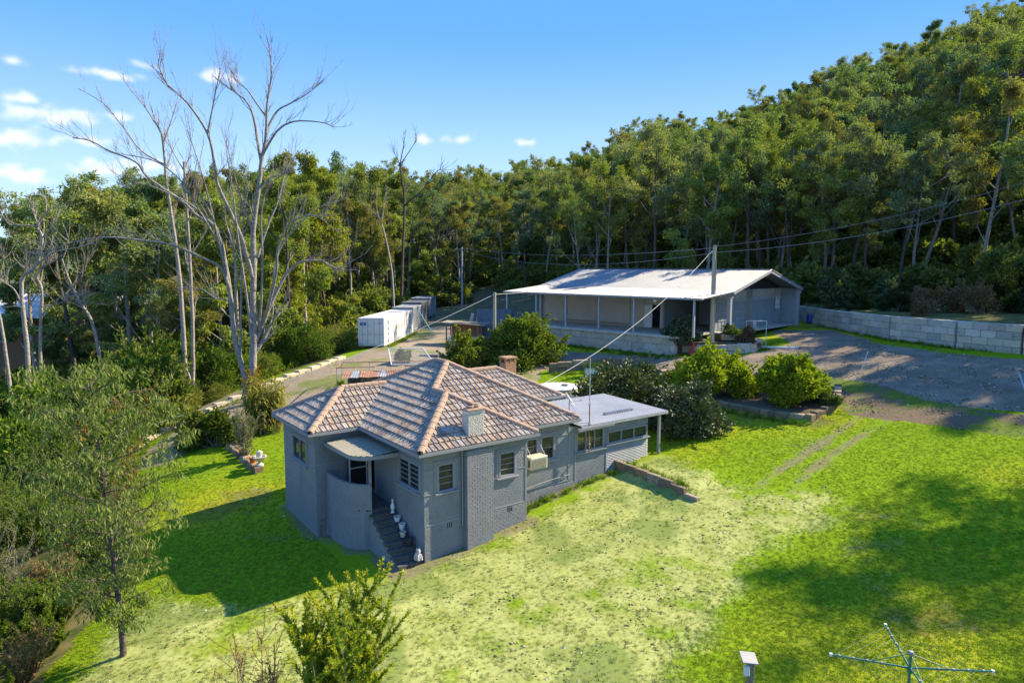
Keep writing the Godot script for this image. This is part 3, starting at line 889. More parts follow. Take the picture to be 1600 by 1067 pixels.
	wall_run(W, pI, pC, -1.2, T, [[.1, 1.05, 1.3, 3.35], [3.2, 4.9, 2.38, 3.42]])
	wall_run(W, pC, pE, -1.2, T, [[.57, 1.28, 2.37, 3.42], [3.35, 4.13, 2.42, 3.4]])
	wall_run(W, pE, pF, -1.2, T, [])
	wall_run(W, pF, pG, -1.2, T, [[.73, 1.34, 2.37, 3.42], [1.52, 2.27, 2.37, 3.42]])
	wall_run(W, pG, Vector2(8.15, 1.32), -1.0, T, [])
	wall_run(W, pG, pK, -1.0, 3.6, [[.4, 2.05, 2.4, 3.33]])
	wall_run(W, Vector2(8.15, 5.9), Vector2(10.9, 5.9), 0, T, [])
	wall_run(W, Vector2(10.9, 5.9), Vector2(10.9, 10.1), 0, T, [])
	wall_run(W, Vector2(10.9, 10.1), Vector2(.3, 10.1), -.6, T, [])
	wall_run(W, Vector2(.3, 10.1), Vector2(.3, 9.5), -.6, T, [])
	wall_run(W, Vector2(.3, 9.5), pL, -.8, T, [])
	var wall := part("wall", W, M("wall"), H)
	# plaster ceiling and floor that close the rooms
	var cl := MB.new()
	cl.bb(hv(.45, 1.45, 3.8), hv(8.1, 10, 3.84)); cl.bb(hv(.45, .45, 3.81), hv(4.85, 1.45, 3.85)); cl.bb(hv(.45, 1.45, 1.2), hv(10.3, 10, 1.26)); cl.bb(hv(-1.7, 5.7, 3.8), hv(.4, 9.4, 3.84)); cl.bb(hv(-1.7, 5.7, 1.2), hv(.4, 9.4, 1.26)); cl.bb(hv(.5, .5, 1.19), hv(4.8, 1.4, 1.25))
	cl.bb(hv(.5, 3.2, 1.3), hv(8.1, 3.3, 3.8)); cl.bb(hv(3.1, .5, 1.3), hv(3.2, 3.2, 3.8))
	part("room_lining", cl, M("roomtan"), H)
	# painted brick base courses
	bricks_on(wall, pL, pW, -.75, 1.25, -.6, -.7, false)
	bricks_on(wall, pW, pI, -.75, 1.25, -.7, -.7, false)
	bricks_on(wall, pC, Vector2(1.97, .3), -.7, 1.2, -.4, -.2, false)
	bricks_on(wall, Vector2(3.17, .3), pE, -.3, 1.2, 0, .3, false)
	bricks_on(wall, pF, pG, 0, 1.2, .2, .6, false)
	bricks_on(wall, pG, pK, .35, 1.15, .6, .9, false)
	# fireplace breast with its own bricks
	var fb := MB.new()
	fb.bb(hv(1.97, .31, -.8), hv(3.17, 0.0, 3.9))
	var breast := part("chimney_breast", fb, M("joint"), wall)
	bricks_on(breast, Vector2(1.97, 0), Vector2(3.17, 0), -.25, 3.86, -.15, .15, true)
	bricks_on(breast, Vector2(1.97, .3), Vector2(1.97, 0), -.25, 3.86, -.2, -.15, false)
	# cover strips between the sheets
	for q in [[pL, pW, 0, 1.25, 3.37, 3.41], [pL, pW, 3.0, 4.0, 3.37, 3.41], [pL, pW, 0, 1.25, 2.33, 2.37], [pL, pW, 3.0, 4.0, 2.33, 2.37], [pL, pW, 2.1, 2.14, 1.25, 2.3], [pL, pW, 0, 4, 1.24, 1.28],
		[pW, pI, 0, 2.15, 2.6, 2.64], [pW, pI, 0, 2.15, 1.24, 1.28], [pC, pE, 0, .5, 3.2, 3.24], [pC, pE, 1.35, 1.67, 3.2, 3.24], [pC, pE, 0, .4, 2.33, 2.37], [pC, pE, 1.42, 1.67, 2.33, 2.37], [pC, pE, 0, 1.67, 1.18, 1.22],
		[pC, pE, 2.87, 3.3, 2.4, 2.44], [pC, pE, 2.87, 3.3, 3.3, 3.34], [pC, pE, 4.2, 4.7, 2.62, 2.66], [pC, pE, 4.2, 4.7, 3.38, 3.42], [pC, pE, 4.62, 4.7, 1.2, 3.9], [pC, pE, 2.87, 4.7, 1.18, 1.22],
		[pF, pG, 2.4, 3.15, 3.30, 3.34], [pF, pG, 2.4, 3.15, 2.36, 2.40], [pF, pG, 3.07, 3.15, 1.2, 3.7], [pF, pG, 0, 3.15, 1.2, 1.25], [pF, pG, 0, .6, 3.38, 3.42],
		[pG, pK, 0, .38, 3.30, 3.34], [pG, pK, 0, .38, 2.38, 2.42], [pG, pK, .3, .36, 1.15, 3.5], [pG, pK, 2.2, 2.25, 1.1, 3.55], [pI, pC, 1.2, 3.15, 3.38, 3.42], [pI, pC, 1.2, 3.15, 2.34, 2.38], [pI, pC, 4.95, 5.2, 2.34, 2.38], [pI, pC, 4.95, 5.2, 3.2, 3.24], [pI, pC, 3.0, 3.04, 1.3, 2.3]]:
		var strip := MB.new()
		on_wall(strip, q[0], q[1], q[2], q[3], q[4], q[5], .005, .018)
		part("cover_strip", strip, M("trim"), wall)
	# surrounds of the windows, stepped out
	for q in [[pC, pE, .57, 1.28, 2.37, 3.42], [pC, pE, 3.35, 4.13, 2.42, 3.4], [pF, pG, 1.52, 2.27, 2.37, 3.42], [pI, pC, 3.2, 4.9, 2.38, 3.42], [pL, pW, 1.25, 3.0, 2.35, 3.4]]:
		var sr := MB.new()
		on_wall(sr, q[0], q[1], q[2] - .16, q[2] - .035, q[4] - .02, q[5] + .14, .01, .022); on_wall(sr, q[0], q[1], q[3] + .035, q[3] + .16, q[4] - .02, q[5] + .14, .01, .022)
		on_wall(sr, q[0], q[1], q[2] - .035, q[3] + .035, q[5] + .03, q[5] + .14, .01, .022)
		part("window_surround", sr, M("wall"), wall)
	# underfloor vents
	for q in [[pC, pE, .95, .93], [pC, pE, 3.75, .95]]:
		for k in 3:
			var vt := MB.new()
			on_wall(vt, q[0], q[1], q[2] + k * .09, q[2] + k * .09 + .035, q[3], q[3] + .2, .02, .017)
			part("vent_slot", vt, M("black"), wall)
	# --- windows
	window_in(H, pL, pW, 1.25, 3.0, 2.35, 3.4, 2, 0, "curtain", "window of two dull panes in the end wall beside the lawn")
	window_in(H, pI, pC, 3.2, 4.9, 2.38, 3.42, 2, 4, "", "pair of dark louvred sashes above the front steps")
	window_in(H, pC, pE, .57, 1.28, 2.37, 3.42, 1, 3, "", "small dark window left of the brick fireplace breast")
	window_in(H, pC, pE, 3.35, 4.13, 2.42, 3.4, 1, 3, "roomtan", "louvred window with a warm brown interior")
	window_in(H, pF, pG, .73, 1.34, 2.37, 3.42, 1, 2, "curtain", "window above the air conditioner with yellowed blind")
	window_in(H, pF, pG, 1.52, 2.27, 2.37, 3.42, 1, 1, "", "dark sash window beside the air conditioner")
	window_in(H, pG, pK, .4, 2.05, 2.4, 3.33, 3, 1, "", "three light window of the enclosed verandah")
	# --- front door, open screen
	var dl := MB.new()
	dl.bb(hv(.34, 5.38, 1.3), hv(.40, 4.47, 1.36)); dl.bb(hv(.26, 4.47, 1.3), hv(.40, 4.41, 3.4)); dl.bb(hv(.26, 5.44, 1.3), hv(.40, 5.39, 3.4)); dl.bb(hv(.26, 5.39, 3.34), hv(.40, 4.47, 3.4))
	var door := part("door", dl, M("trim"), H)
	var sc := MB.new()
	for q in [[-.55, -.50, 1.34, 3.3], [.2, .25, 1.34, 3.3], [-.50, .2, 1.34, 1.40], [-.50, .2, 3.24, 3.3], [-.50, .2, 2.3, 2.34]]: sc.bb(hv(q[0], 5.20, q[2]), hv(q[1], 5.16, q[3]))
	part("screen_frame", sc, M("white"), door)
	var sm := MB.new()
	sm.bb(hv(-.50, 5.185, 1.4), hv(.2, 5.18, 3.24))
	part("flyscreen", sm, M("black"), door)
	# --- porch: curved parapet, floor, post, awning
	var arc := []
	for q in [[-1.42, 5.5], [-1.46, 4.9], [-1.46, 4.3], [-1.40, 3.85], [-1.28, 3.45], [-1.10, 3.12], [-.88, 2.9], [-.64, 2.78]]: arc.push_back(Vector2(q[0], q[1]))
	var pa := MB.new()
	for i in range(arc.size() - 1):
		var a: Vector2 = arc[i]
		var b: Vector2 = arc[i + 1]
		var na: Vector2 = Vector2(-(arc[mini(i + 1, 7)] - arc[maxi(i - 1, 0)]).y, (arc[mini(i + 1, 7)] - arc[maxi(i - 1, 0)]).x).normalized() * .13
		var nb: Vector2 = Vector2(-(arc[mini(i + 2, 7)] - arc[i]).y, (arc[mini(i + 2, 7)] - arc[i]).x).normalized() * .13
		var y0 := -1.0
		var y1 := 2.3
		pa.quad(hv(a.x, a.y, y0), hv(b.x, b.y, y0), hv(b.x, b.y, y1), hv(a.x, a.y, y1))
		pa.quad(hv(b.x + nb.x, b.y + nb.y, y0), hv(a.x + na.x, a.y + na.y, y0), hv(a.x + na.x, a.y + na.y, y1), hv(b.x + nb.x, b.y + nb.y, y1))
		pa.quad(hv(a.x, a.y, y1), hv(b.x, b.y, y1), hv(b.x + nb.x, b.y + nb.y, y1), hv(a.x + na.x, a.y + na.y, y1))
		if i == arc.size() - 2: pa.quad(hv(b.x, b.y, y0), hv(b.x + nb.x, b.y + nb.y, y0), hv(b.x + nb.x, b.y + nb.y, y1), hv(b.x, b.y, y1))
	var para := part("porch_parapet", pa, M("wall"), H)
	for i in range(arc.size() - 1):
		bricks_on(para, arc[i], arc[i + 1], -.75, 1.2, -.75, -.75, false)
	var pf := MB.new()
	pf.bb(hv(-1.3, 5.48, 1.12), hv(.28, 3.9, 1.28)); pf.bb(hv(-1.05, 3.9, 1.12), hv(.28, 3.4, 1.28)); pf.bb(hv(-.62, 3.4, 1.12), hv(.28, 2.82, 1.28))
	part("porch_floor", pf, M("step"), H)
	var hole := MB.new()
	for q in [[5, .04, .1], [6, .05, .14], [6, .18, .22]]:
		on_wall(hole, arc[q[0]], arc[q[0] + 1], q[1], q[2], 1.24, 1.29, .03, .004)
	part("broken_render", hole, M("black"), para)
	var po := MB.new()
	po.bb(hv(-.68, 2.86, 2.3), hv(-.59, 2.95, 3.42))
	part("porch_post", po, M("trim"), H)
	var aw := MB.new()
	var edge := [Vector2(.26, 2.2), Vector2(-.7, 2.3), Vector2(-1.0, 2.38), Vector2(-1.22, 2.55), Vector2(-1.38, 2.8), Vector2(-1.46, 3.1), Vector2(-1.5, 5.46)]
	for i in range(edge.size() - 1):
		var a: Vector2 = edge[i]
		var b: Vector2 = edge[i + 1]
		aw.quad(hv(b.x, b.y, 3.40), hv(a.x, a.y, 3.40), hv(a.x, a.y, 3.56), hv(b.x, b.y, 3.56))
		aw.tri(hv(.26, 5.46, 3.40), hv(a.x, a.y, 3.40), hv(b.x, b.y, 3.40))
	var awn := part("porch_awning", aw, M("trim"), H)
	var cor := MB.new()
	var nr := 44
	for k in nr:    # corrugations run out from the house wall
		var v0 := lerpf(2.24, 5.44, k / float(nr))
		var v1 := lerpf(2.24, 5.44, (k + 1) / float(nr))
		var ym := 3.585 if k % 2 == 0 else 3.555
		var yn := 3.555 if k % 2 == 0 else 3.585
		var ua := -1.47
		if v0 < 3.1: ua = -1.46 + pow((3.1 - v0) / .86, 2.2) * .75
		var ub := -1.47
		if v1 < 3.1: ub = -1.46 + pow((3.1 - v1) / .86, 2.2) * .75
		cor.quad(hv(ua, v0, ym), hv(.26, v0, ym + .05), hv(.26, v1, yn + .05), hv(ub, v1, yn))
	part("corrugated_sheet", cor, M("asbestos"), awn)
	# --- steps
	var flank := MB.new()
	var steps_n := 8
	for k in steps_n:
		var y1 := 1.12 - k * .175
		var v1 := 2.8 - k * .3
		var stp := MB.new()
		stp.cbox(hv(-.24, v1 - .16, y1 - .06), Vector3(1.02, .13, .36), .015)
		part("step", stp, M("step"), H)
		flank.bb(hv(-.74, v1, -.9), hv(.28, v1 - .3, y1 - .11))
	var fl := part("stair_base", flank, M("wall"), H)
	bricks_on(fl, Vector2(-.74, 2.8), Vector2(-.74, .45), -.7, -.2, -.6, -.4, false)
	# --- lean-to at the far end: ribbed cladding, strip of panes, flat roof, open bay
	var pZ := Vector2(13.15, 1.3)
	var ln := 2.75
	var sd := MB.new()
	for band in [[1.2, 2.47], [3.1, 3.58]]:
		var y: float = band[0]
		while y < band[1] - .01:
			for h in 4:     # half round ribs
				var t0 := h / 4.0
				var t1 := (h + 1) / 4.0
				var p := .076
				var o0 := .016 * sin(PI * t0 * 2.0)
				var o1 := .016 * sin(PI * t1 * 2.0)
				sd.quad(hv(10.4, 1.3 - o0, y + p * t0), hv(13.15, 1.3 - o0, y + p * t0), hv(13.15, 1.3 - o1, y + p * t1), hv(10.4, 1.3 - o1, y + p * t1))
			y += .076
	var lt := part("corrugated_wall", sd, M("zincdull"), H)
	var lb := MB.new()
	lb.bb(hv(10.4, 1.42, .8), hv(13.1, 1.5, 2.47)); lb.bb(hv(10.4, 1.42, 3.1), hv(13.1, 1.5, 3.58)); lb.bb(hv(13.08, 1.5, .9), hv(13.14, 4.6, 3.6)); lb.bb(hv(10.3, 1.3, .7), hv(13.2, 1.25, 1.2))
	part("lean_to_lining", lb, M("wall"), lt)
	window_in(H, pK, pZ, .06, 2.68, 2.5, 3.07, 3, 0, "", "long strip of panes in the corrugated lean-to wall")
	var rfm := MB.new()
	var ribs := 60
	for k in ribs:
		var u0 := lerpf(8.5, 14.15, k / float(ribs))
		var u1 := lerpf(8.5, 14.15, (k + 1) / float(ribs))
		var a := 3.66 + (.012 if k % 2 == 0 else -.012)
		var b := 3.66 + (-.012 if k % 2 == 0 else .012)
		rfm.quad(hv(u0, .92, a), hv(u1, .92, b), hv(u1, 5.5, b + .16), hv(u0, 5.5, a + .16))
	rfm.bb(hv(8.5, .90, 3.54), hv(14.15, .94, 3.64)); rfm.bb(hv(14.12, .94, 3.5), hv(14.16, 5.5, 3.66)); rfm.bb(hv(8.5, .95, 3.58), hv(14.1, 5.5, 3.6))
	part("flat_metal_roof", rfm, M("palezinc"), H)
	var beam := MB.new()
	beam.bb(hv(8.3, .96, 3.46), hv(10.5, .86, 3.57)); 
	part("fascia_board", beam, M("wall"), H)
	for q in [[13.95, 1.3], [13.95, 4.6]]:
		var ps := MB.new()
		ps.bb(hv(q[0] - .06, q[1] - .06, 1.0), hv(q[0] + .06, q[1] + .06, 3.58))
		part("lean_to_post", ps, M("trim"), H)
	for k in 12:    # loose ridge of ribbed sheet lying on the flat roof
		var rb := MB.new()
		rb.tube([hv(10.9 + k * .16, 1.85 + .25 * 0, 3.74), hv(10.9 + k * .16, 2.02, 3.76)], [.06, .06], 8)
		part("sheet_end", rb, M("zincdull"), H)
	# --- chimneys
	var ch := MB.new()
	ch.cbox(hv(2.58, .52, 4.6), Vector3(.72, 1.3, .44), .02)
	var c1 := part("chimney", ch, M("plaster"), H)
	c1.set_meta("label", "flaking white rendered chimney with terracotta cap")
	var cc := MB.new()
	cc.cbox(hv(2.58, .52, 5.27), Vector3(.82, .08, .54), .015); cc.lathe(hv(2.45, .52, 5.3), [Vector2(.13, 0), Vector2(.15, .1), Vector2(.11, .12)], 12); cc.lathe(hv(2.72, .52, 5.3), [Vector2(.13, 0), Vector2(.15, .1), Vector2(.11, .12)], 12)
	part("chimney_cap", cc, M("cap"), c1)
	var kb := MB.new()
	kb.bb(hv(2.2, .74, 5.14), hv(2.96, .29, 5.22))
	part("flashing", kb, M("white"), c1)
	var ch2 := MB.new()
	ch2.cbox(hv(10.45, 9.2, 4.85), Vector3(.72, 1.1, .6), .02)
	var c2 := part("chimney", ch2, M("redbrick"), H)
	c2.set_meta("label", "orange brick chimney with arched openings at the back")
	var cp2 := MB.new()
	cp2.cbox(hv(10.45, 9.2, 5.68), Vector3(.82, .1, .7), .03)
	for sx in [-1, 0, 1]:
		for sz in [-1, 1]: cp2.bb(hv(10.45 + sx * .3 - .06, 9.2 + sz * .25 - .05, 5.38), hv(10.45 + sx * .3 + .06, 9.2 + sz * .25 + .05, 5.64))
	part("chimney_cap", cp2, M("redbrick"), c2)
	# bowed service pipe along the wall foot
	var pi := MB.new()
	pi.tube([hv(5.1, 1.24, 1.2), hv(6.0, 1.22, 1.36), hv(7.0, 1.22, 1.45), hv(8.1, 1.24, 1.5)], [.02, .02, .02, .02], 6)
	pi.tube([hv(1.9, .22, 3.9), hv(1.9, .22, .9)], [.035, .035], 8)
	part("pipe", pi, M("trim"), H)
	var dt := MB.new()
	dt.bb(hv(5.08, 1.28, 1.2), hv(5.0, 1.2, 3.9))
	part("downpipe", dt, M("trim"), H)
func _tile_rank(xf: Transform3D, cam_l: Vector3) -> float:
	var to := cam_l - xf.origin
	var facing := to.normalized().dot(xf.basis.y)
	if facing <= 0.05: return 1e6
	return to.length() / sqrt(facing)
# ---------------------------------------------------------------- shed with loading platform
func sv(s: float, t: float, h: float) -> Vector3: return Vector3(s, h, -t)
func build_shed() -> void:
	var S := thing("shed", "long open sided steel shed with grey gable roof and raised loading platform", "shed", shed_origin, shed_basis)
	var E0 := 8.2
	var E1 := 8.62
	var RG := 10.36
	var Ln := 21.2
	# roof in three slopes, ribbed
	var rn := 84
	for sl in [["awning_sheet", -.25, E0 - .02, 4.85, E1], ["roof_sheet", 4.85, E1, 11.7, RG], ["roof_sheet", 11.7, RG, 18.75, E1 - .04]]:
		var rb := MB.new()
		for k in rn:
			var s0 := lerpf(-.3, Ln + .5, k / float(rn))
			var s1 := lerpf(-.3, Ln + .5, (k + .8) / float(rn))
			var s2 := lerpf(-.3, Ln + .5, (k + .9) / float(rn))
			var s3 := lerpf(-.3, Ln + .5, (k + 1.0) / float(rn))
			var a: float = sl[1]; var ya: float = sl[2]; var b: float = sl[3]; var yb: float = sl[4]
			for q in [[s0, 0, s1, 0], [s1, 0, (s1 + s2) * .5, .03], [(s1 + s2) * .5, .03, s2, .03], [s2, .03, s3, 0]]:
				rb.quad(sv(q[0], a, ya + q[1]), sv(q[2], a, ya + q[3]), sv(q[2], b, yb + q[3]), sv(q[0], b, yb + q[1]))
		part(sl[0], rb, M("zinc"), S)
	var rc := MB.new()
	rc.box(sv(Ln * .5 + .1, 11.7, RG + .05), Vector3(Ln + .8, .03, .35))
	part("ridge_flashing", rc, M("zinc"), S)
	# barge boards along the gable edge
	for q in [[-.25, E0, 4.85, E1, .12], [4.85, E1, 11.7, RG, .3], [11.7, RG, 18.75, E1, .3]]:
		var bm := MB.new()
		var x := Ln + .45
		bm.quad(sv(x, q[0], q[1] - q[4]), sv(x, q[2], q[3] - q[4]), sv(x, q[2], q[3]), sv(x, q[0], q[1]))
		bm.quad(sv(x - .12, q[2], q[3] - q[4]), sv(x - .12, q[0], q[1] - q[4]), sv(x - .12, q[0], q[1]), sv(x - .12, q[2], q[3]))
		bm.quad(sv(x - .12, q[0], q[1] - q[4]), sv(x - .12, q[2], q[3] - q[4]), sv(x, q[2], q[3] - q[4]), sv(x, q[0], q[1] - q[4]))
		part("barge_board", bm, M("steel"), S)
	var gt := MB.new()
	gt.bb(sv(-.3, -.3, E0 - .16), sv(Ln + .5, -.2, E0 - .03))
	part("gutter", gt, M("zincdull"), S)
	# posts, rafters
	for s in [0.0, 4.0, 7.7, 11.5, 15.2, 20.85]:
		var ps := MB.new()
		ps.bb(sv(s - .07, -.07, 5.08), sv(s + .07, .07, E0 - .1))
		part("post", ps, M("steel"), S)
		var rf := MB.new()
		rf.quad(sv(s - .05, 0, E0 - .22), sv(s - .05, 4.85, E1 - .2), sv(s - .05, 4.85, E1 - .05), sv(s - .05, 0, E0 - .06))
		rf.quad(sv(s + .05, 4.85, E1 - .2), sv(s + .05, 0, E0 - .22), sv(s + .05, 0, E0 - .06), sv(s + .05, 4.85, E1 - .05))
		rf.quad(sv(s + .05, 0, E0 - .22), sv(s + .05, 4.85, E1 - .2), sv(s - .05, 4.85, E1 - .2), sv(s - .05, 0, E0 - .22))
		part("rafter", rf, M("steel"), S)
	for q in [[Ln + .1, 4.85], [Ln + .1, 18.5], [0.3, 4.7]]:
		var gp := MB.new()
		gp.bb(sv(q[0] - .15, q[1] - .15, 4.3), sv(q[0] + .15, q[1] + .15, E1 - .1))
		gp.bb(sv(q[0] - .17, q[1] - .3, E1 - .6), sv(q[0] + .17, q[1] + .3, E1 - .3))
		part("column", gp, M("steel"), S)
	# front wall panels with a doorway
	var pan := [0.0, 3.75, 7.6, 11.4]
	for i in pan.size():
		var a: float = pan[i] + .03
		var b: float = (pan[i + 1] if i < 3 else 13.0) - .03
		var wl := MB.new()
		wl.bb(sv(a, 4.85, 5.1), sv(b, 5.0, E1 - .03))
		part("wall_panel", wl, M("shedwall"), S)
	var dw := MB.new()
	dw.bb(sv(13.0, 4.85, 7.2), sv(14.95, 5.0, E1 - .03)); dw.bb(sv(14.64, 4.85, 5.1), sv(14.95, 5.0, 7.2))
	part("wall_panel", dw, M("shedwall"), S)
	var dr := MB.new()
	dr.bb(sv(13.02, 4.78, 5.12), sv(13.84, 4.83, 7.18))
	var d := part("door", dr, M("white"), S)
	d.set_meta("label", "white door standing beside a dark doorway")
	var kn := MB.new()
	kn.box(sv(13.74, 4.74, 6.1), Vector3(.05, .05, .08))
	part("handle", kn, M("dark"), d)
	var rail := MB.new()
	rail.bb(sv(3.8, 4.5, 5.3), sv(11.3, 4.6, 5.36))
	part("floor_rail", rail, M("rust"), S)
	# dark interior: back wall, return wall, end wall
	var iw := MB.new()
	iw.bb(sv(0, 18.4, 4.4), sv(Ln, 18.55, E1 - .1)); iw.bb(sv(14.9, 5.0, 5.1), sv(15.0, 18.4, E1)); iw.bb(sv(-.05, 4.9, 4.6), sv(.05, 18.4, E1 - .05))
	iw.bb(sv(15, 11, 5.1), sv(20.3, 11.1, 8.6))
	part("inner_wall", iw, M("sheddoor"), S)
	# gable end: two big doors, upper panels, beam
	var gx := 19.7
	var gd := [[5.1, 11.3, 4.4, 7.55, "sheddoor", "sliding_door"], [11.5, 18.3, 4.4, 7.55, "sheddoor", "sliding_door"], [5.1, 11.3, 7.75, 8.55, "shedwall", "gable_panel"], [11.5, 18.3, 7.75, 8.55, "shedwall", "gable_panel"]]
	for q in gd:
		var gm := MB.new()
		var k := 0
		var t: float = q[0]
		while t < q[1] - .01:     # ribbed sheet
			var t2: float = minf(t + .3, q[1])
			gm.bb(sv(gx - .05, t, q[2]), sv(gx + (.0 if k % 2 == 0 else .03), t2, q[3]))
			t = t2; k += 1
		part(q[5], gm, M(q[4]), S)
	var gb := MB.new()
	gb.bb(sv(gx - .1, 5.0, 7.56), sv(gx + .1, 18.4, 7.74)); gb.bb(sv(gx - .1, 11.31, 4.3), sv(gx + .1, 11.49, 8.7))
	part("door_frame", gb, M("steel"), S)
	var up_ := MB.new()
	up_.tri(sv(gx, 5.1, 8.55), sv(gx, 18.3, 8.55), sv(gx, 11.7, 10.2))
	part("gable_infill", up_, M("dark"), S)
	for q in [[8.2, 5.95], [8.2, 6.6]]:
		var br := MB.new()
		br.bb(sv(gx + .031, 5.6, q[1]), sv(gx + .07, 11.2, q[1] + .07))
		part("door_brace", br, M("steel"), S)
	# platform: concrete deck over courses of big blocks
	var pd := MB.new()
	pd.bb(sv(-.2, -.35, 4.92), sv(19.6, 5.0, 5.1))
	var deck := part("platform", pd, M("concrete"), S)
	var core := MB.new()
	core.bb(sv(0, .25, 2.9), sv(19.3, 18.4, 4.91))
	part("platform_fill", core, M("soil"), deck)
	var fl := MB.new()
	fl.bb(sv(0.1, 5.0, 4.95), sv(21, 18.3, 5.09))
	part("floor_slab", fl, M("concrete"), deck)
	for r in 3:
		var y := 4.91 - (r + 1) * .56
		var s := -.1 - .6 * (r % 2)
		while s < 19.3:
			var w := 1.22
			var s0 := maxf(s, -.1)
			var s1 := minf(s + w, 19.3)
			s += w
			if s1 - s0 < .2: continue
			var bk := MB.new()
			var jx := rng.randf_range(-.02, .02)
			bk.cbox(sv((s0 + s1) * .5, .06 + jx, y + .28), Vector3(s1 - s0 - .015, .548, .5), .018)
			part("block", bk, M("block%d" % [0, 2, 2, 4, 1][rng.randi() % 5]), deck)
	var lp := thing("floodlight", "small white floodlight under the shed awning", "lamp", sw(17.2, .1, 7.85), shed_basis)
	var l1 := MB.new(); l1.cbox(Vector3(0, 0, 0), Vector3(.3, .22, .14), .03)
	part("housing", l1, M("white"), lp)
	var l2 := MB.new(); l2.bb(Vector3(-.02, .1, -.02), Vector3(.02, .32, .02))
	part("bracket", l2, M("steel"), lp)
	var sg := thing("sign_board", "white notice board on the shed door post", "sign", sw(gx + .12, 17.3, 6.6), shed_basis)
	var sb := MB.new(); sb.bb(Vector3(0, 0, -.45), Vector3(.04, 1.0, .45))
	part("board", sb, M("white"), sg)
	var s2 := MB.new(); s2.bb(Vector3(.041, .2, -.12), Vector3(.046, .4, .1))
	part("print", s2, M("greyprint"), sg)
	var s3 := MB.new(); s3.bb(Vector3(0, 1.06, -.4), Vector3(.05, 1.18, .4))
	part("upper_strip", s3, M("white"), sg)
	var brr := thing("barrel", "blue plastic barrel beside the shed corner column", "barrel", Vector3(29.0, 0, -66.2))
	brr.position.y = ground(29.0, -66.2)
	var bm2 := MB.new(); bm2.lathe(Vector3.ZERO, [Vector2(0, 0), Vector2(.27, 0), Vector2(.31, .15), Vector2(.32, .45), Vector2(.31, .75), Vector2(.27, .92), Vector2(0, .92)], 18)
	part("drum", bm2, M("blue"), brr)
	var bm3 := MB.new(); bm3.lathe(Vector3.ZERO, [Vector2(.325, .28), Vector2(.335, .3), Vector2(.325, .32)], 18); bm3.lathe(Vector3.ZERO, [Vector2(.325, .6), Vector2(.335, .62), Vector2(.325, .64)], 18)
	part("hoop", bm3, M("blue"), brr)
	# black netting screen and poles at the left end of the platform
	var nt := thing("shade_screen", "black shade cloth screen leaning at the platform's end", "screen", sw(2.6, -1.1, 0), shed_basis)
	nt.position.y = ground(nt.position.x, nt.position.z)
	var nm := MB.new()
	for k in 12:
		var a0 := -2.6 + k * .45
		var za := .12 * sin(k * 1.9)
		var zb := .12 * sin((k + 1) * 1.9)
		nm.quad(Vector3(a0, 0, za + .3), Vector3(a0 + .45, 0, zb + .3), Vector3(a0 + .45, 1.75 + .1 * sin(k * 2.3 + 1), zb - .2), Vector3(a0, 1.75 + .1 * sin((k - 1) * 2.3 + 1), za - .2))
		nm.quad(Vector3(a0 + .45, 0, zb + .28), Vector3(a0, 0, za + .28), Vector3(a0, 1.73 + .1 * sin((k - 1) * 2.3 + 1), za - .22), Vector3(a0 + .45, 1.73 + .1 * sin(k * 2.3 + 1), zb - .22))
	part("cloth", nm, M("netting"), nt)
	for q in [[1.2, .25, -.1], [1.9, .5, .3], [2.4, .45, .15]]:
		var pm := MB.new(); pm.tube([Vector3(q[0], 0, .6), Vector3(q[0] + q[1], 1.8, .1)], [.035, .03], 6)
		part("leaning_pole", pm, M("zincdull"), nt)
# ---------------------------------------------------------------- walls of big blocks
func block_wall(called: String, label: String, line: Array, tops: Array, courses: int, bh: float, bw: float, depth: float, mk: String, nm: int, piece := "block") -> void:
	var o := thing(called, label, "wall")
	for r in courses:
		var carry := 0.0
		for i in range(line.size() - 1):
			var a: Vector2 = line[i]
			var b: Vector2 = line[i + 1]
			var ln := a.distance_to(b)
			var d := (b - a) / ln
			var n := Vector2(d.y, -d.x)     # towards the open side
			var cnt := maxi(1, int(round(ln / bw)))
			var w := ln / cnt
			var s := -w * .5 * (r % 2)
			while s < ln - .05:
				var s0 := maxf(s, 0.0)
				var s1 := minf(s + w, ln)
				s += w
				if s1 - s0 < .12: continue
				var m := a + d * (s0 + s1) * .5
				var top := lerpf(tops[i], tops[i + 1], (s0 + s1) * .5 / ln)
				var y := top - (courses - 1 - r) * bh - bh * .5
				m -= n * (depth * .5 - .03 + rng.randf_range(-.03, .03))
				var bk := MB.new()
				bk.cbox(Vector3(m.x, y, m.y), Vector3(s1 - s0 - .02, bh - .015, depth), .022, Basis(Vector3(d.x, 0, d.y), Vector3.UP, Vector3(d.x, 0, d.y).cross(Vector3.UP)).rotated(Vector3.UP, rng.randf_range(-.012, .012)))
				part(piece, bk, M("%s%d" % [mk, rng.randi() % nm]), o)
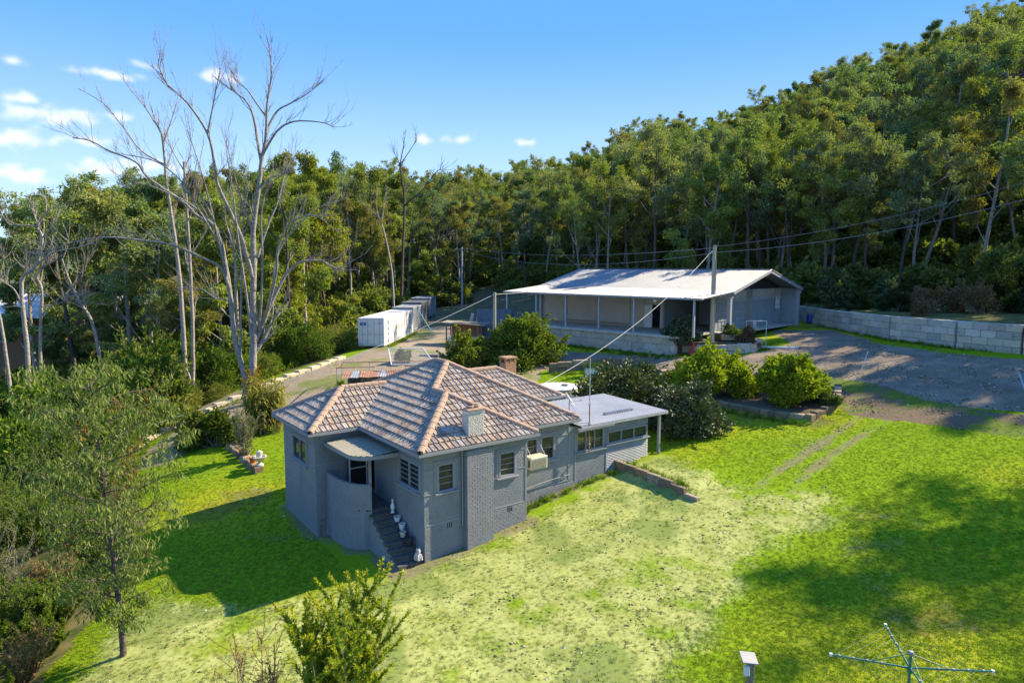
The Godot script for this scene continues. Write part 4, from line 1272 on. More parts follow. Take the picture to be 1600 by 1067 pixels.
func build_walls() -> void:
	var w := []
	for q in WALL: w.push_back(q)
	block_wall("retaining_wall", "long pale concrete block retaining wall beside the dark driveway", w, [6.65, 6.65, 6.8, 6.88, 6.88, 6.9, 6.9], 5, .5, 1.08, .6, "block", 5)
	var bed := [BED[0], BED[1], BED[2], BED[3], BED[4], BED[5]]
	var tp := []
	for q in bed: tp.push_back(raw_ground(q.x, q.y) + .42)
	bed.reverse(); tp.reverse()
	block_wall("garden_bed_wall", "low weathered sandstone edging of the bed with two bright green bushes", bed, tp, 2, .42, .85, .4, "stone", 4, "stone")
	# low walls of the terrace garden behind the hedge
	var ta := V2([2.9, -51.6, 6.6, -52.6, 9.0, -51.6])
	var tt := []
	for q in ta: tt.push_back(raw_ground(q.x, q.y) + .75)
	ta.reverse(); tt.reverse()
	block_wall("terrace_wall", "pale sandstone garden wall along the driveway behind the hedge", ta, tt, 2, .45, 1.1, .4, "stone", 3, "stone")
	var tb := V2([9.3, -51.4, 8.4, -48.6])
	block_wall("terrace_end_wall", "short sandstone wall beside the garden steps", tb, [3.35, 3.15], 2, .45, .9, .45, "stone", 3, "stone")
	var tc := V2([11.9, -49.4, 11.0, -46.2])
	block_wall("stair_side_wall", "short sandstone wall between the garden steps and the small shrub", tc, [3.35, 3.0], 2, .45, .9, .45, "stone", 3, "stone")
	var stp := thing("garden_steps", "sandstone steps between two short garden walls", "steps")
	for k in 3:
		var m := MB.new()
		var c := Vector3(10.6 - k * .2, 2.95 - k * .17, -49.6 + k * .62)
		m.cbox(c, Vector3(2.0, .2, .6), .02, Basis(Vector3.UP, .3))
		part("step", m, M("stone%d" % (k % 3)), stp)
	# left kerb
	var kl := V2([-23.2, -39.6, -22.0, -41.9, -21.3, -43.9, -20.65, -46.2, -18.75, -49.4, -16.3, -53.6, -14.6, -58.0])
	var kd := []
	for i in range(kl.size() - 1):
		var nseg := int(ceil(kl[i].distance_to(kl[i + 1]) / 1.3))
		for k in nseg: kd.push_back(kl[i].lerp(kl[i + 1], k / float(nseg)))
	kd.push_back(kl[-1])
	kl = kd
	var kt := []
	for q in kl: kt.push_back(ground(q.x, q.y) + .3)
	block_wall("drive_kerb", "pale concrete kerb between the gravel track and the bush", kl, kt, 1, .6, 1.4, .5, "kerb", 1)
	# planter round the power pole
	var pk := V2([13.0, -55.5, 16.6, -53.5, 19.3, -53.6, 20.4, -55.2])
	var pt_ := []
	for q in pk: pt_.push_back(raw_ground(q.x, q.y) + .75)
	pk.reverse(); pt_.reverse()
	block_wall("planter_wall", "mossy block planter at the foot of the power pole", pk, pt_, 2, .5, 1.0, .4, "block", 5)
	var so := MB.new()
	var cpl := Vector3(17.0, raw_ground(17, -55.5) + .55, -55.5)
	so.box(cpl, Vector3(6.0, .3, 2.6), Basis(Vector3.UP, -.1))
	struct("soil", so, M("soil"))
	# edge of the raised grass by the lean-to
	var sl := thing("lawn_edging", "rough concrete edging stepping down beside the lean-to", "edging", house_origin, house_basis)
	var v := 1.35
	while v > -2.9:
		var m := MB.new()
		var p := hw(11.0, v - .35, 0)
		m.cbox(hv(11.0, v - .35, ground(p.x + .5, p.z) + .0 - .12), Vector3(.22, .5, .68), .02, Basis(Vector3.UP, rng.randf_range(-.03, .03)))
		part("slab", m, M("stone%d" % [0, 2, 1][rng.randi() % 3]), sl)
		v -= .7
	var sl2 := thing("wall_stub", "sandstone block wall end beside the rutted lawn entrance", "wall", Vector3(27.7, raw_ground(27.7, -36.2), -36.2))
	for k in 3:
		var m := MB.new()
		m.cbox(Vector3(.5 + k * .9, .25, -.2 * k), Vector3(.88, .62, .5), .03)
		part("stone", m, M("stone%d" % (k % 4)), sl2)
	var pm := MB.new(); pm.tube([Vector3(0, 0, .3), Vector3(.2, 1.5, -.9)], [.04, .04], 6)
	part("leaning_pipe", pm, M("tarp"), sl2)
# ---------------------------------------------------------------- shipping containers
func container(called: String, label: String, at: Vector3, yaw: float, ln: float, mk: String, logo: bool) -> void:
	var o := thing(called, label, "container", at, Basis(Vector3.UP, yaw), "shipping containers along the track")
	# local: x across (0 at the right side, going left), y up, z: 0 at the door end, running back to -ln
	var w := 2.44
	var h := 2.59
	var bd := MB.new()
	bd.bb(Vector3(-w + .04, .14, -ln + .04), Vector3(-.04, h - .03, -.06))
	part("body", bd, M(mk), o)
	for c in [[-w, 0], [-.12, 0], [-w, -ln + .14], [-.12, -ln + .14]]:
		var ps := MB.new(); ps.cbox(Vector3(c[0] + .06, h * .5, c[1] - .07), Vector3(.13, h, .15), .015)
		part("corner_post", ps, M(mk), o)
	for q in [[0, 0.0], [0, h - .12], [1, 0.0], [1, h - .12]]:
		var rl := MB.new()
		if q[0] == 0:
			rl.bb(Vector3(-w + .12, q[1], -.01), Vector3(-.12, q[1] + .12, -.13)); rl.bb(Vector3(-w + .12, q[1], -ln + .13), Vector3(-.12, q[1] + .12, -ln + .01))
		else:
			rl.bb(Vector3(-.1, q[1], -.15), Vector3(-.005, q[1] + .12, -ln + .15)); rl.bb(Vector3(-w + .005, q[1], -.15), Vector3(-w + .1, q[1] + .12, -ln + .15))
		part("rail", rl, M(mk), o)
	var rib := MB.new()
	var z := -.4
	while z > -ln + .3:
		rib.bb(Vector3(-.045, .16, z), Vector3(-.012, h - .14, z - (.12 if not logo else .03)))
		z -= .28 if not logo else 1.1
	part("side_ribs", rib, M(mk), o).set_meta("kind", "stuff")
	for k in 2:
		var dr := MB.new(); dr.bb(Vector3(-w + .13 + k * 1.095, .14, -.05), Vector3(-w + .13 + k * 1.095 + 1.08, h - .14, -.015))
		var door := part("door", dr, M(mk), o)
		for b in [.28, .78]:
			var lb := MB.new(); lb.tube([Vector3(-w + .13 + k * 1.095 + b, .2, .015), Vector3(-w + .13 + k * 1.095 + b, h - .2, .015)], [.02, .02], 6)
			part("lock_bar", lb, M("steel"), door)
			var hd := MB.new(); hd.bb(Vector3(-w + .1 + k * 1.095 + b, 1.05, .02), Vector3(-w + .42 + k * 1.095 + b, 1.1, .045))
			part("handle", hd, M("steel"), door)
	if logo:
		var lg := MB.new(); lg.bb(Vector3(-w + .17, 1.88, -.012), Vector3(-w + .78, 2.18, -.006))
		part("blue_label", lg, M("logo"), o)
		var lw := MB.new(); lw.lathe(Vector3(0, 0, 0), [Vector2(.07, -.002), Vector2(.1, -.002), Vector2(.1, .002), Vector2(.07, .002)], 14)
		var lo := part("label_ring", lw, M("white"), o)
		lo.rotation.x = PI / 2; lo.position = Vector3(-w + .47, 2.03, -.003)
		var l4 := MB.new(); l4.bb(Vector3(-.58, 2.06, -.012), Vector3(-.2, 2.15, -.006)); l4.bb(Vector3(-.9, 2.07, -.012), Vector3(-.8, 2.14, -.006))
		part("door_number", l4, M("greyprint"), o)
		# worn vertical lettering at both ends of the long side, and faded big letters
		for q in [[-1.6, [[2.15, .2], [1.95, .13], [1.45, .26], [1.12, .1], [.95, .14], [.35, .2]]], [-10.6, [[2.2, .16], [1.95, .22], [1.55, .2], [1.3, .1], [.75, .18]]]]:
			for b in q[1]:
				var gl := MB.new(); gl.bb(Vector3(-.01, b[0] - b[1] * .5, q[0] - .13), Vector3(.003, b[0] + b[1] * .5, q[0] + .13))
				part("side_mark", gl, M("logo"), o)
		for k in 14:
			var gm := MB.new()
			var zz := -4.6 - k * .36
			gm.box(Vector3(-.002, 1.15 + rng.randf() * .35, zz), Vector3(.008, .12 + rng.randf() * .35, .05), Basis(Vector3.RIGHT, rng.randf_range(-.9, .9)))
			part("faded_mark", gm, M("greyprint"), o)
func build_containers() -> void:
	var g := func(x: float, z: float) -> float: return ground(x, z)
	container("container", "long white refrigerated container with blue markings beside the gravel track", Vector3(-11.8, 3.32, -62.6), -.078, 12.19, "container", true)
	container("container", "dull grey container directly behind the white one", Vector3(-11.1, 3.45, -76.6), -.05, 6.06, "zincdull", false)
	container("container", "dark grey container, third along the track", Vector3(-11.3, 3.6, -84.0), -.05, 6.06, "darkzinc", false)
	container("container", "grey container furthest along the track near the forest", Vector3(-11.2, 3.8, -91.5), -.05, 6.06, "zincdull", false)
# ---------------------------------------------------------------- poles and wires
func pole(label: String, base: Vector3, top: float, r: float, mk: String, arm: float, yaw := 0.0) -> Node3D:
	var o := thing("power_pole", label, "pole", base)
	var m := MB.new(); m.tube([Vector3(0, -.5, 0), Vector3(0, top * .5, 0), Vector3(0.02, top, 0)], [r, r * .9, r * .78], 12)
	part("shaft", m, M(mk), o)
	if arm > 0:
		var a := MB.new(); a.box(Vector3(0, top - .35, 0), Vector3(arm, .1, .1), Basis(Vector3.UP, yaw))
		part("cross_arm", a, M("timber"), o)
		for k in [-1, 1]:
			var i := MB.new(); i.lathe(Basis(Vector3.UP, yaw) * Vector3(k * arm * .42, top - .3, 0), [Vector2(.03, 0), Vector2(.05, .06), Vector2(.02, .16)], 8)
			part("insulator", i, M("white"), o)
	return o
func cable(label: String, a: Vector3, b: Vector3, sag: float, r: float, mk: String) -> void:
	var o := thing("cable", label, "cable")
	var p := []
	var rr := []
	for k in 17:
		var t := k / 16.0
		var q := a.lerp(b, t)
		q.y -= sag * 4.0 * t * (1 - t)
		p.push_back(q); rr.push_back(r)
	var m := MB.new(); m.tube(p, rr, 5)
	part("wire", m, M(mk), o)
func build_poles() -> void:
	var pz := -54.7
	var pb := pt(1112, 528, pz); pb.y = ground(pb.x, pz)
	var P1 := pole("tall timber power pole in front of the shed's open bay", pb, 12.25 - pb.y, .17, "pole", 0.0)
	var cap := MB.new(); cap.lathe(Vector3(.02, 12.2 - pb.y, 0), [Vector2(.15, 0), Vector2(.14, .1), Vector2(0, .12)], 10)
	part("pole_cap", cap, M("zinc"), P1)
	var cond := MB.new(); cond.tube([Vector3(.19, .3, .05), Vector3(.17, 11.2 - pb.y, .05)], [.03, .03], 6)
	part("conduit", cond, M("zinc"), P1)
	var ins := MB.new(); ins.lathe(Vector3(-.2, 11.7 - pb.y, .1), [Vector2(.03, 0), Vector2(.06, .08), Vector2(.03, .2)], 8)
	part("insulator", ins, M("white"), P1)
	var p2 := Vector3(-1.48, 0, -57.5); p2.y = ground(p2.x, p2.z)
	var t2 := pt(773, 457, -57.5).y
	pole("short timber power pole rising from the bush behind the house", p2, t2 - p2.y, .15, "pole", 0.0)
	var p3 := Vector3(-7.6, 0, -104); p3.y = ground(p3.x, p3.z)
	var t3 := pt(723, 386, -104).y
	pole("thin grey power pole against the forest edge behind the containers", p3, t3 - p3.y, .16, "steel", 1.8)
	var top1 := Vector3(pb.x - .15, 11.9, pz)
	cable("pale bundled cable from the tall pole down to the house roof", top1, hw(11.4, 7.4, 4.3), .9, .016, "wire")
	cable("thin cable from the short pole down into the bush", Vector3(p2.x, t2 - .15, p2.z), pt(235, 664, -41), .6, .022, "wire")
	cable("thin cable from the short pole to the shed eave", Vector3(p2.x, t2 - .15, p2.z), sw(1.5, 3, 8.3), .1, .02, "wire")
	cable("upper wire from the tall pole across the hillside", Vector3(pb.x, 12.2, pz), pt(1660, 268, -44), .6, .018, "darkwire")
	cable("double wire from the tall pole across the hillside", Vector3(pb.x, 11.75, pz), pt(1660, 296, -44), .7, .025, "darkwire")
	cable("wire from the tall pole back to the thin pole at the forest edge", Vector3(pb.x, 12.1, pz), Vector3(p3.x + .8, t3 - .2, p3.z), .8, .022, "darkwire")
	cable("second wire from the thin forest pole to the tall pole", Vector3(pb.x, 11.7, pz), Vector3(p3.x - .8, t3 - .2, p3.z), 1.6, .022, "darkwire")
# ---------------------------------------------------------------- things about the house and yard
func put(x: float, z: float, dy := 0.0) -> Vector3: return Vector3(x, ground(x, z) + dy, z)
func one(o: Node, called: String, mk: String, f: Callable) -> MeshInstance3D:
	var m := MB.new()
	f.call(m)
	return part(called, m, M(mk), o)
func pot(label: String, u: float, v: float, y: float, r: float, h: float, mk: String) -> void:
	var o := thing("plant_pot", label, "pot", hw(u, v, y), house_basis.scaled(Vector3.ONE * .82))
	one(o, "bowl", mk, func(m): m.lathe(Vector3.ZERO, [Vector2(0, 0), Vector2(r * .68, 0), Vector2(r * .95, h * .85), Vector2(r, h * .86), Vector2(r, h), Vector2(r * .86, h), Vector2(r * .8, h * .8), Vector2(0, h * .8)], 16))
	one(o, "soil", "soil", func(m): m.lathe(Vector3.ZERO, [Vector2(0, h * .82), Vector2(r * .82, h * .82), Vector2(0, h * .86)], 12))
func build_things() -> void:
	# window air conditioner
	var ac := thing("air_conditioner", "cream box air conditioner hung in the window of the grey wall", "air conditioner", hw(6.0, 1.3, 2.24), house_basis)
	one(ac, "case", "cream", func(m): m.cbox(Vector3(0, .26, .28), Vector3(.88, .52, .6), .02))
	one(ac, "grille", "grille", func(m): m.bb(Vector3(-.36, .06, .581), Vector3(.36, .44, .59)))
	for k in 8: one(ac, "fin", "cream", func(m): m.bb(Vector3(-.36, .08 + k * .047, .591), Vector3(.36, .092 + k * .047, .6)))
	for k in 2: one(ac, "side_louvre", "grille", func(m): m.bb(Vector3(-.449, .1, .12 + k * .22), Vector3(-.441, .42, .28 + k * .22)))
	for k in [-1, 1]: one(ac, "stay", "white", func(m): m.tube([Vector3(k * .36, .52, .5), Vector3(k * .36, 1.05, .03)], [.012, .012], 5))
	# antenna mast and dish
	var ms := thing("antenna_mast", "thin rusty antenna mast fixed to the verandah wall", "mast", hw(9.0, .95, 2.4), house_basis)
	one(ms, "lower_tube", "rust", func(m): m.tube([Vector3(0, 0, 0), Vector3(0, 2.2, 0)], [.03, .028], 8))
	one(ms, "upper_tube", "steel", func(m): m.tube([Vector3(0, 2.2, 0), Vector3(.0, 4.25, 0)], [.022, .02], 8))
	for y in [.05, 1.15]: one(ms, "wall_bracket", "steel", func(m): m.bb(Vector3(-.03, y, -.36), Vector3(.03, y + .04, .02)))
	for k in 3: one(ms, "clamp", "steel", func(m): m.box(Vector3(0, .4 + k * .9, 0), Vector3(.09, .05, .09)))
	one(ms, "stay_arm", "steel", func(m): m.tube([Vector3(0, 1.35, 0), Vector3(-.55, 1.3, -.6)], [.015, .015], 5))
	var ds := thing("satellite_dish", "grey satellite dish on the flat lean-to roof", "dish", hw(9.75, 3.2, 3.75), house_basis)
	var bas := Basis(Vector3.UP, .9) * Basis(Vector3.RIGHT, 1.0)
	one(ds, "reflector", "zincdull", func(m):
		for i in 4:
			for k in 20:
				var P := func(r: float, a: float) -> Vector3: return Vector3(0, .62, 0) + bas * Vector3(cos(a) * r * .9, r * r * .35, sin(a) * r)
				m.quad(P.call(.1 * i + .001, TAU * k / 20), P.call(.1 * (i + 1), TAU * k / 20), P.call(.1 * (i + 1), TAU * (k + 1) / 20), P.call(.1 * i + .001, TAU * (k + 1) / 20)))
	one(ds, "mount", "steel", func(m): m.tube([Vector3(0, 0, 0), Vector3(0, .6, 0)], [.025, .025], 6))
	one(ds, "brace", "steel", func(m): m.tube([Vector3(.35, 0, .1), Vector3(0, .45, 0)], [.012, .012], 5); m.tube([Vector3(-.3, 0, .3), Vector3(0, .45, 0)], [.012, .012], 5))
	one(ds, "feed_arm", "steel", func(m): m.tube([Vector3(0, .5, 0), Vector3(0, .62, 0) + bas * Vector3(0, .45, .35)], [.012, .012], 5); m.box(Vector3(0, .62, 0) + bas * Vector3(0, .47, .33), Vector3(.07, .07, .1)))
	# pots and figures on the steps
	pot("white ribbed planter on an upper front step", .12, 2.15, .87, .17, .24, "white")
	pot("plain white bucket pot on the front steps", .1, 1.72, .69, .155, .28, "white")
	pot("grey white tapered pot on the front steps", -.02, 1.42, .52, .15, .26, "plaster")
	pot("black bucket pot on the front steps", .06, 1.05, .34, .2, .3, "dark")
	var fg := thing("garden_statue", "small white bird statue on the top front step", "statue", hw(.1, 2.5, 1.12), house_basis)
	one(fg, "figure", "white", func(m): m.lathe(Vector3.ZERO, [Vector2(0, 0), Vector2(.08, 0), Vector2(.07, .05), Vector2(.045, .08), Vector2(.085, .18), Vector2(.08, .28), Vector2(.045, .36), Vector2(.03, .43), Vector2(.045, .48), Vector2(.035, .53), Vector2(0, .55)], 12))
	one(fg, "beak", "cream", func(m): m.tube([Vector3(0, .49, .03), Vector3(0, .47, .1)], [.014, .003], 6))
	var fg2 := thing("garden_statue", "seated white stone animal statue at the foot of the front steps", "statue", hw(.08, .42, -.03), house_basis)
	one(fg2, "figure", "plaster", func(m):
		m.lathe(Vector3.ZERO, [Vector2(0, 0), Vector2(.15, 0), Vector2(.16, .1), Vector2(.11, .22), Vector2(.09, .28)], 12); m.lathe(Vector3(0, .3, .03), [Vector2(0, -.06), Vector2(.07, -.04), Vector2(.095, .04), Vector2(.07, .11), Vector2(0, .13)], 12)
		for k in [-1, 1]: m.tube([Vector3(k * .06, .38, .03), Vector3(k * .08, .46, .02)], [.03, .008], 6); m.tube([Vector3(k * .07, .2, .1), Vector3(k * .07, 0, .15)], [.035, .045], 6))
	one(fg2, "muzzle", "white", func(m): m.tube([Vector3(0, .3, .1), Vector3(0, .29, .15)], [.04, .025], 8))
	# boards leaning at the porch
	var lb := thing("leaning_boards", "two grey boards leaning in the corner beside the curved porch", "boards", hw(-1.75, 5.3, -.5), house_basis)
	for k in 2: one(lb, "board", ["timber", "trim"][k], func(m): m.box(Vector3(.12 + k * .2, .4, .0), Vector3(.2, .85, .03), Basis(Vector3.RIGHT, -.14) * Basis(Vector3.FORWARD, .06 * k)))
	# water tank behind the house
	var tk := thing("water_tank", "round pale concrete water tank behind the house", "tank", Vector3(3.0, 1.2, -43.6))
	one(tk, "wall", "concrete", func(m): m.lathe(Vector3.ZERO, [Vector2(1.5, -.5), Vector2(1.5, 1.75), Vector2(1.42, 1.75)], 32))
	one(tk, "lid", "white", func(m): m.lathe(Vector3(0, 1.7, 0), [Vector2(1.42, 0), Vector2(1.4, .05), Vector2(0, .16)], 32))
	one(tk, "hatch", "timber", func(m): m.lathe(Vector3(.4, 1.82, .2), [Vector2(.2, 0), Vector2(.2, .1), Vector2(0, .1)], 12))
	var sr := thing("tank_stand_roof", "small tiled porch roof beside the back of the house", "porch roof", hw(12.6, 8.2, 0), house_basis)
	one(sr, "roof_slab", "tile", func(m): m.box(Vector3(0, 3.5, 0), Vector3(2.4, .12, 2.2), Basis(Vector3.FORWARD, .12)))
	one(sr, "fascia", "timber", func(m): m.bb(Vector3(-1.2, 3.2, 1.1), Vector3(1.2, 3.42, 1.16)))
	for k in [-1, 1]: one(sr, "post", "timber", func(m): m.bb(Vector3(k * 1.05 - .06, 1.2, .95), Vector3(k * 1.05 + .06, 3.4, 1.07)))
	# white planter box on the terrace
	var pb := thing("planter_box", "white trough planter with clipped green foliage on the terrace", "planter", put(6.1, -50.2))
	one(pb, "trough", "white", func(m): m.cbox(Vector3(0, .3, 0), Vector3(1.3, .6, .6), .03))
	one(pb, "foliage", "leaf", func(m):
		for k in 900:
			var d := Vector3(rng.randf_range(-.8, .8), rng.randf_range(.5, .95), rng.randf_range(-.42, .42))
			m.leaf(d, Vector3(rng.randfn(), rng.randf(), rng.randfn()).normalized() * .12, Vector3(rng.randfn(), 0, rng.randfn()).normalized() * .04, Color(.09, .17, .02).lerp(Color(.16, .26, .03), rng.randf())))
	# poultry pen: frame, mesh lid, rusty sheets over a timber stack
	var pen := thing("poultry_pen", "makeshift poultry pen frame with wire mesh lid on the gravel", "pen", put(-7.7, -48.6), Basis(Vector3.UP, .12))
	for q in [[-4.6, 1.6], [-2.6, -1.0], [0, -1.0], [.8, 1.3], [1.6, 1.3], [2.4, 1.3], [2.4, -1.0], [1.5, -1.0], [-4.6, -1.0]]:
		one(pen, "post", "steel", func(m): m.tube([Vector3(q[0], -.2, q[1]), Vector3(q[0], 1.5 + (.9 if q[0] > 1.9 and q[1] < 0 else 0.0), q[1])], [.03, .03], 6))
	for q in [[-4.6, 1.6, -4.6, -1.0], [-4.6, -1.0, 2.4, -1.0], [.0, 1.3, 3.0, 1.3], [-4.6, 1.6, -2.0, 1.5]]:
		one(pen, "rail", "rust", func(m): m.tube([Vector3(q[0], 1.45, q[1]), Vector3(q[2], 1.45, q[3])], [.035, .035], 6))
	var lid := [Vector3(-.9, 1.55, 1.3), Vector3(2.1, 1.55, 1.3), Vector3(1.3, 2.45, -.6), Vector3(-1.2, 2.45, -.6)]
	for k in 4: one(pen, "lid_frame", "white", func(m): m.tube([lid[k], lid[(k + 1) % 4]], [.04, .04], 6))
	one(pen, "wire_mesh", "wire", func(m):
		for k in 28:
			var t := k / 27.0
			m.tube([lid[0].lerp(lid[1], t), lid[3].lerp(lid[2], t)], [.006, .006], 3, Color.WHITE, false)
		for k in 18:
			var t := k / 17.0
			m.tube([lid[0].lerp(lid[3], t), lid[1].lerp(lid[2], t)], [.006, .006], 3, Color.WHITE, false)).set_meta("kind", "stuff")
	var stk := thing("timber_stack", "stack of old timber under rusty corrugated sheets", "timber stack", put(-9.4, -46.6), Basis(Vector3.UP, .15))
	for k in 9: one(stk, "log", ["timber", "darkbark", "deadwood"][k % 3], func(m): m.tube([Vector3(-1.9 + k * .45, 0, .3 * sin(k)), Vector3(-1.9 + k * .45 + .05, 1.2, .2 * sin(k) - .1)], [.1, .08], 6))
	for k in 16: one(stk, "log", ["timber", "deadwood"][k % 2], func(m): m.tube([Vector3(-1.9 + (k % 4) * .08, .12 + (k / 4) * .28, -.9 + (k % 4) * .26), Vector3(1.9, .12 + (k / 4) * .28, -.9 + (k % 4) * .26)], [.13, .12], 7))
	for k in 7:
		one(stk, "corrugated_sheet", "rust" if k % 3 != 1 else "zincdull", func(m):
			var b := Basis(Vector3.UP, rng.randf_range(-.15, .15)) * Basis(Vector3.FORWARD, rng.randf_range(-.08, .08)) * Basis(Vector3.RIGHT, .1)
			for i in 10: m.quad(Vector3(-1.9 + k * .6, 1.3 + k * .012, -.1) + b * Vector3(-.4 + i * .08, .02 * (i % 2), .9), Vector3(-1.9 + k * .6, 1.3 + k * .012, -.1) + b * Vector3(-.32 + i * .08, .02 * ((i + 1) % 2), .9), Vector3(-1.9 + k * .6, 1.3 + k * .012, -.1) + b * Vector3(-.32 + i * .08, .02 * ((i + 1) % 2), -.9), Vector3(-1.9 + k * .6, 1.3 + k * .012, -.1) + b * Vector3(-.4 + i * .08, .02 * (i % 2), -.9)))
	var trp := thing("ground_sheet", "pale crumpled sheet on the ground behind the roof", "sheet", put(-9.0, -44.6), Basis(Vector3.UP, .2))
	one(trp, "cloth", "zincdull", func(m):
		for i in 16:
			for j in 4:
				var P := func(a: int, b: int) -> Vector3: return Vector3(-2.6 + a * .33, .12 + .1 * sin(a * 2.1 + b) * cos(b * 1.7 + a * .6) + .05 * (a % 2), -.8 + b * .4)
				m.quad(P.call(i, j + 1), P.call(i + 1, j + 1), P.call(i + 1, j), P.call(i, j)))
	one(trp, "rope", "blue", func(m): m.tube([Vector3(-2.6, .15, .5), Vector3(-2.9, .1, .9), Vector3(-2.4, .08, 1.2)], [.02, .02, .02], 5))
	var tub := thing("plastic_tub", "pale blue plastic tub inside the poultry pen", "tub", put(-6.6, -48.2), Basis(Vector3.UP, .4))
	one(tub, "shell", "tarp", func(m): m.lathe(Vector3.ZERO, [Vector2(0, 0), Vector2(.28, 0), Vector2(.38, .5), Vector2(.42, .52), Vector2(.36, .5), Vector2(.26, .05), Vector2(0, .05)], 14))
	one(tub, "handle", "white", func(m): m.tube([Vector3(-.4, .5, 0), Vector3(-.25, .72, 0), Vector3(.25, .72, 0), Vector3(.4, .5, 0)], [.015, .015, .015, .015], 5))
	# scrap shelter with leaning sheets
	var sc := thing("scrap_shelter", "low scrap shelter with cage sides and a flat sheet roof", "shelter", put(-4.6, -66.0), Basis(Vector3.UP, -.15))
	for q in [[-1.6, .9], [1.5, .9], [-1.6, -.9], [1.5, -.9]]: one(sc, "post", "timber", func(m): m.bb(Vector3(q[0] - .06, -.2, q[1] - .06), Vector3(q[0] + .06, 2.0, q[1] + .06)))
	one(sc, "roof_sheet", "asbestos", func(m): m.box(Vector3(.1, 2.08, 0), Vector3(4.3, .07, 2.5), Basis(Vector3.FORWARD, .06)))
	one(sc, "roof_board", "timber", func(m): m.box(Vector3(1.0, 2.2, .6), Vector3(4.0, .05, .5), Basis(Vector3.UP, .08)))
	one(sc, "cage_bars", "rust", func(m):
		for k in 14: m.tube([Vector3(-1.0 + k * .17, 0, .85), Vector3(-1.0 + k * .17, 1.95, .85)], [.012, .012], 4)
		for k in 7: m.tube([Vector3(-1.0, .2 + k * .28, .86), Vector3(1.25, .2 + k * .28, .86)], [.012, .012], 4)).set_meta("kind", "stuff")
	one(sc, "back_panel", "rust", func(m): m.bb(Vector3(-1.5, 0, -.9), Vector3(1.5, 1.9, -.86)))
	one(sc, "sack", "white", func(m): m.lathe(Vector3(-1.0, 0, 1.05), [Vector2(.38, 0), Vector2(.45, .3), Vector2(.4, .7), Vector2(.2, .95), Vector2(0, 1.0)], 12))
	one(sc, "sack", "tarp", func(m): m.lathe(Vector3(1.2, 0, 1.1), [Vector2(.45, 0), Vector2(.5, .3), Vector2(.4, .75), Vector2(0, .9)], 12))
	var lg := thing("roof_sheets", "dark ribbed roof sheets leaning beside the scrap shelter", "metal sheets", put(-1.7, -67.0), Basis(Vector3.UP, -.1))
	for s in 2:
		one(lg, "sheet", "darkzinc", func(m):
			for k in 14:
				var x := -1.7 + k * .25 + s * .5
				m.box(Vector3(x, 1.55, -.25 - s * .3), Vector3(.22, 3.5, .03), Basis(Vector3.RIGHT, -.42) * Basis(Vector3.FORWARD, -.08))
				m.box(Vector3(x + .12, 1.55, -.22 - s * .3), Vector3(.04, 3.5, .06), Basis(Vector3.RIGHT, -.42) * Basis(Vector3.FORWARD, -.08)))
	var st := thing("steel_offcuts", "two upright grey steel offcuts behind the scrap shelter", "steel", put(-4.4, -70.5))
	for k in 2: one(st, "beam", "steel", func(m): m.box(Vector3(k * .7, 1.2, 0), Vector3(.3, 2.6, .12), Basis(Vector3.FORWARD, .25 - k * .05)))
	var lgg := thing("fallen_log", "grey log lying on the gravel track", "log", put(-6.3, -57.5))
	one(lgg, "trunk", "deadwood", func(m): m.tube([Vector3(-1.6, .1, -.2), Vector3(0, .13, .05), Vector3(1.9, .09, .2)], [.1, .12, .07], 8))
	one(lgg, "stub", "deadwood", func(m): m.tube([Vector3(.4, .12, .08), Vector3(.7, .35, .2)], [.05, .02], 6))
	var tp := thing("canvas_post", "teal painted prop leaning at the container's far end", "prop", put(-9.9, -76.2))
	one(tp, "strut", "teal", func(m): m.tube([Vector3(-.5, 2.2, 0), Vector3(.9, 0, .4)], [.05, .05], 6))
	one(tp, "foot", "teal", func(m): m.box(Vector3(.95, .04, .42), Vector3(.4, .08, .3)))
	# rotary clothes line
	var cb := Vector3(9.05, 0, -14.6); cb.y = ground(cb.x, cb.z)
	var cl := thing("clothes_line", "green rotary clothes line standing on the lawn", "clothes line", cb, Basis(Vector3.UP, -.2))
	var hub := 1.62 - cb.y
	one(cl, "pole", "green", func(m): m.tube([Vector3(0, -.2, 0), Vector3(0, hub + .35, 0)], [.035, .03], 10))
	one(cl, "hub_cap", "zinc", func(m): m.lathe(Vector3(0, hub + .3, 0), [Vector2(.05, 0), Vector2(.07, .05), Vector2(.05, .1), Vector2(0, .11)], 12))
	one(cl, "crank_box", "green", func(m): m.cbox(Vector3(0, hub - .05, 0), Vector3(.1, .14, .1), .01))
	var tips := []
	for k in 4:
		var a := k * PI / 2
		tips.push_back(Vector3(cos(a) * 1.68, hub + .12, -sin(a) * 1.68))
		one(cl, "arm", "green", func(m): m.tube([Vector3(0, hub, 0), tips[k]], [.024, .02], 8))
		one(cl, "arm_cap", "white", func(m): m.box(tips[k], Vector3(.06, .06, .06)))
		one(cl, "stay", "green", func(m): m.tube([Vector3(0, hub + .34, 0), Vector3(0, hub, 0).lerp(tips[k], .5)], [.01, .01], 5))
		for j in 4: one(cl, "clip_ring", "zinc", func(m): m.box(Vector3(0, hub, 0).lerp(tips[k], .35 + .18 * j), Vector3(.05, .06, .05)))
	for j in 5:
		var t := .36 + .15 * j
		for k in 4:
			one(cl, "line", "darkwire", func(m): m.tube([Vector3(0, hub, 0).lerp(tips[k], t), Vector3(0, hub, 0).lerp(tips[(k + 1) % 4], t)], [.003, .003], 4))
	# solar lamp post
	var lb2 := Vector3(5.35, 0, -14.4); lb2.y = ground(lb2.x, lb2.z)
	var lp := thing("solar_post", "timber post with a tilted solar panel on top", "post", lb2)
	var ph := 2.0 - lb2.y
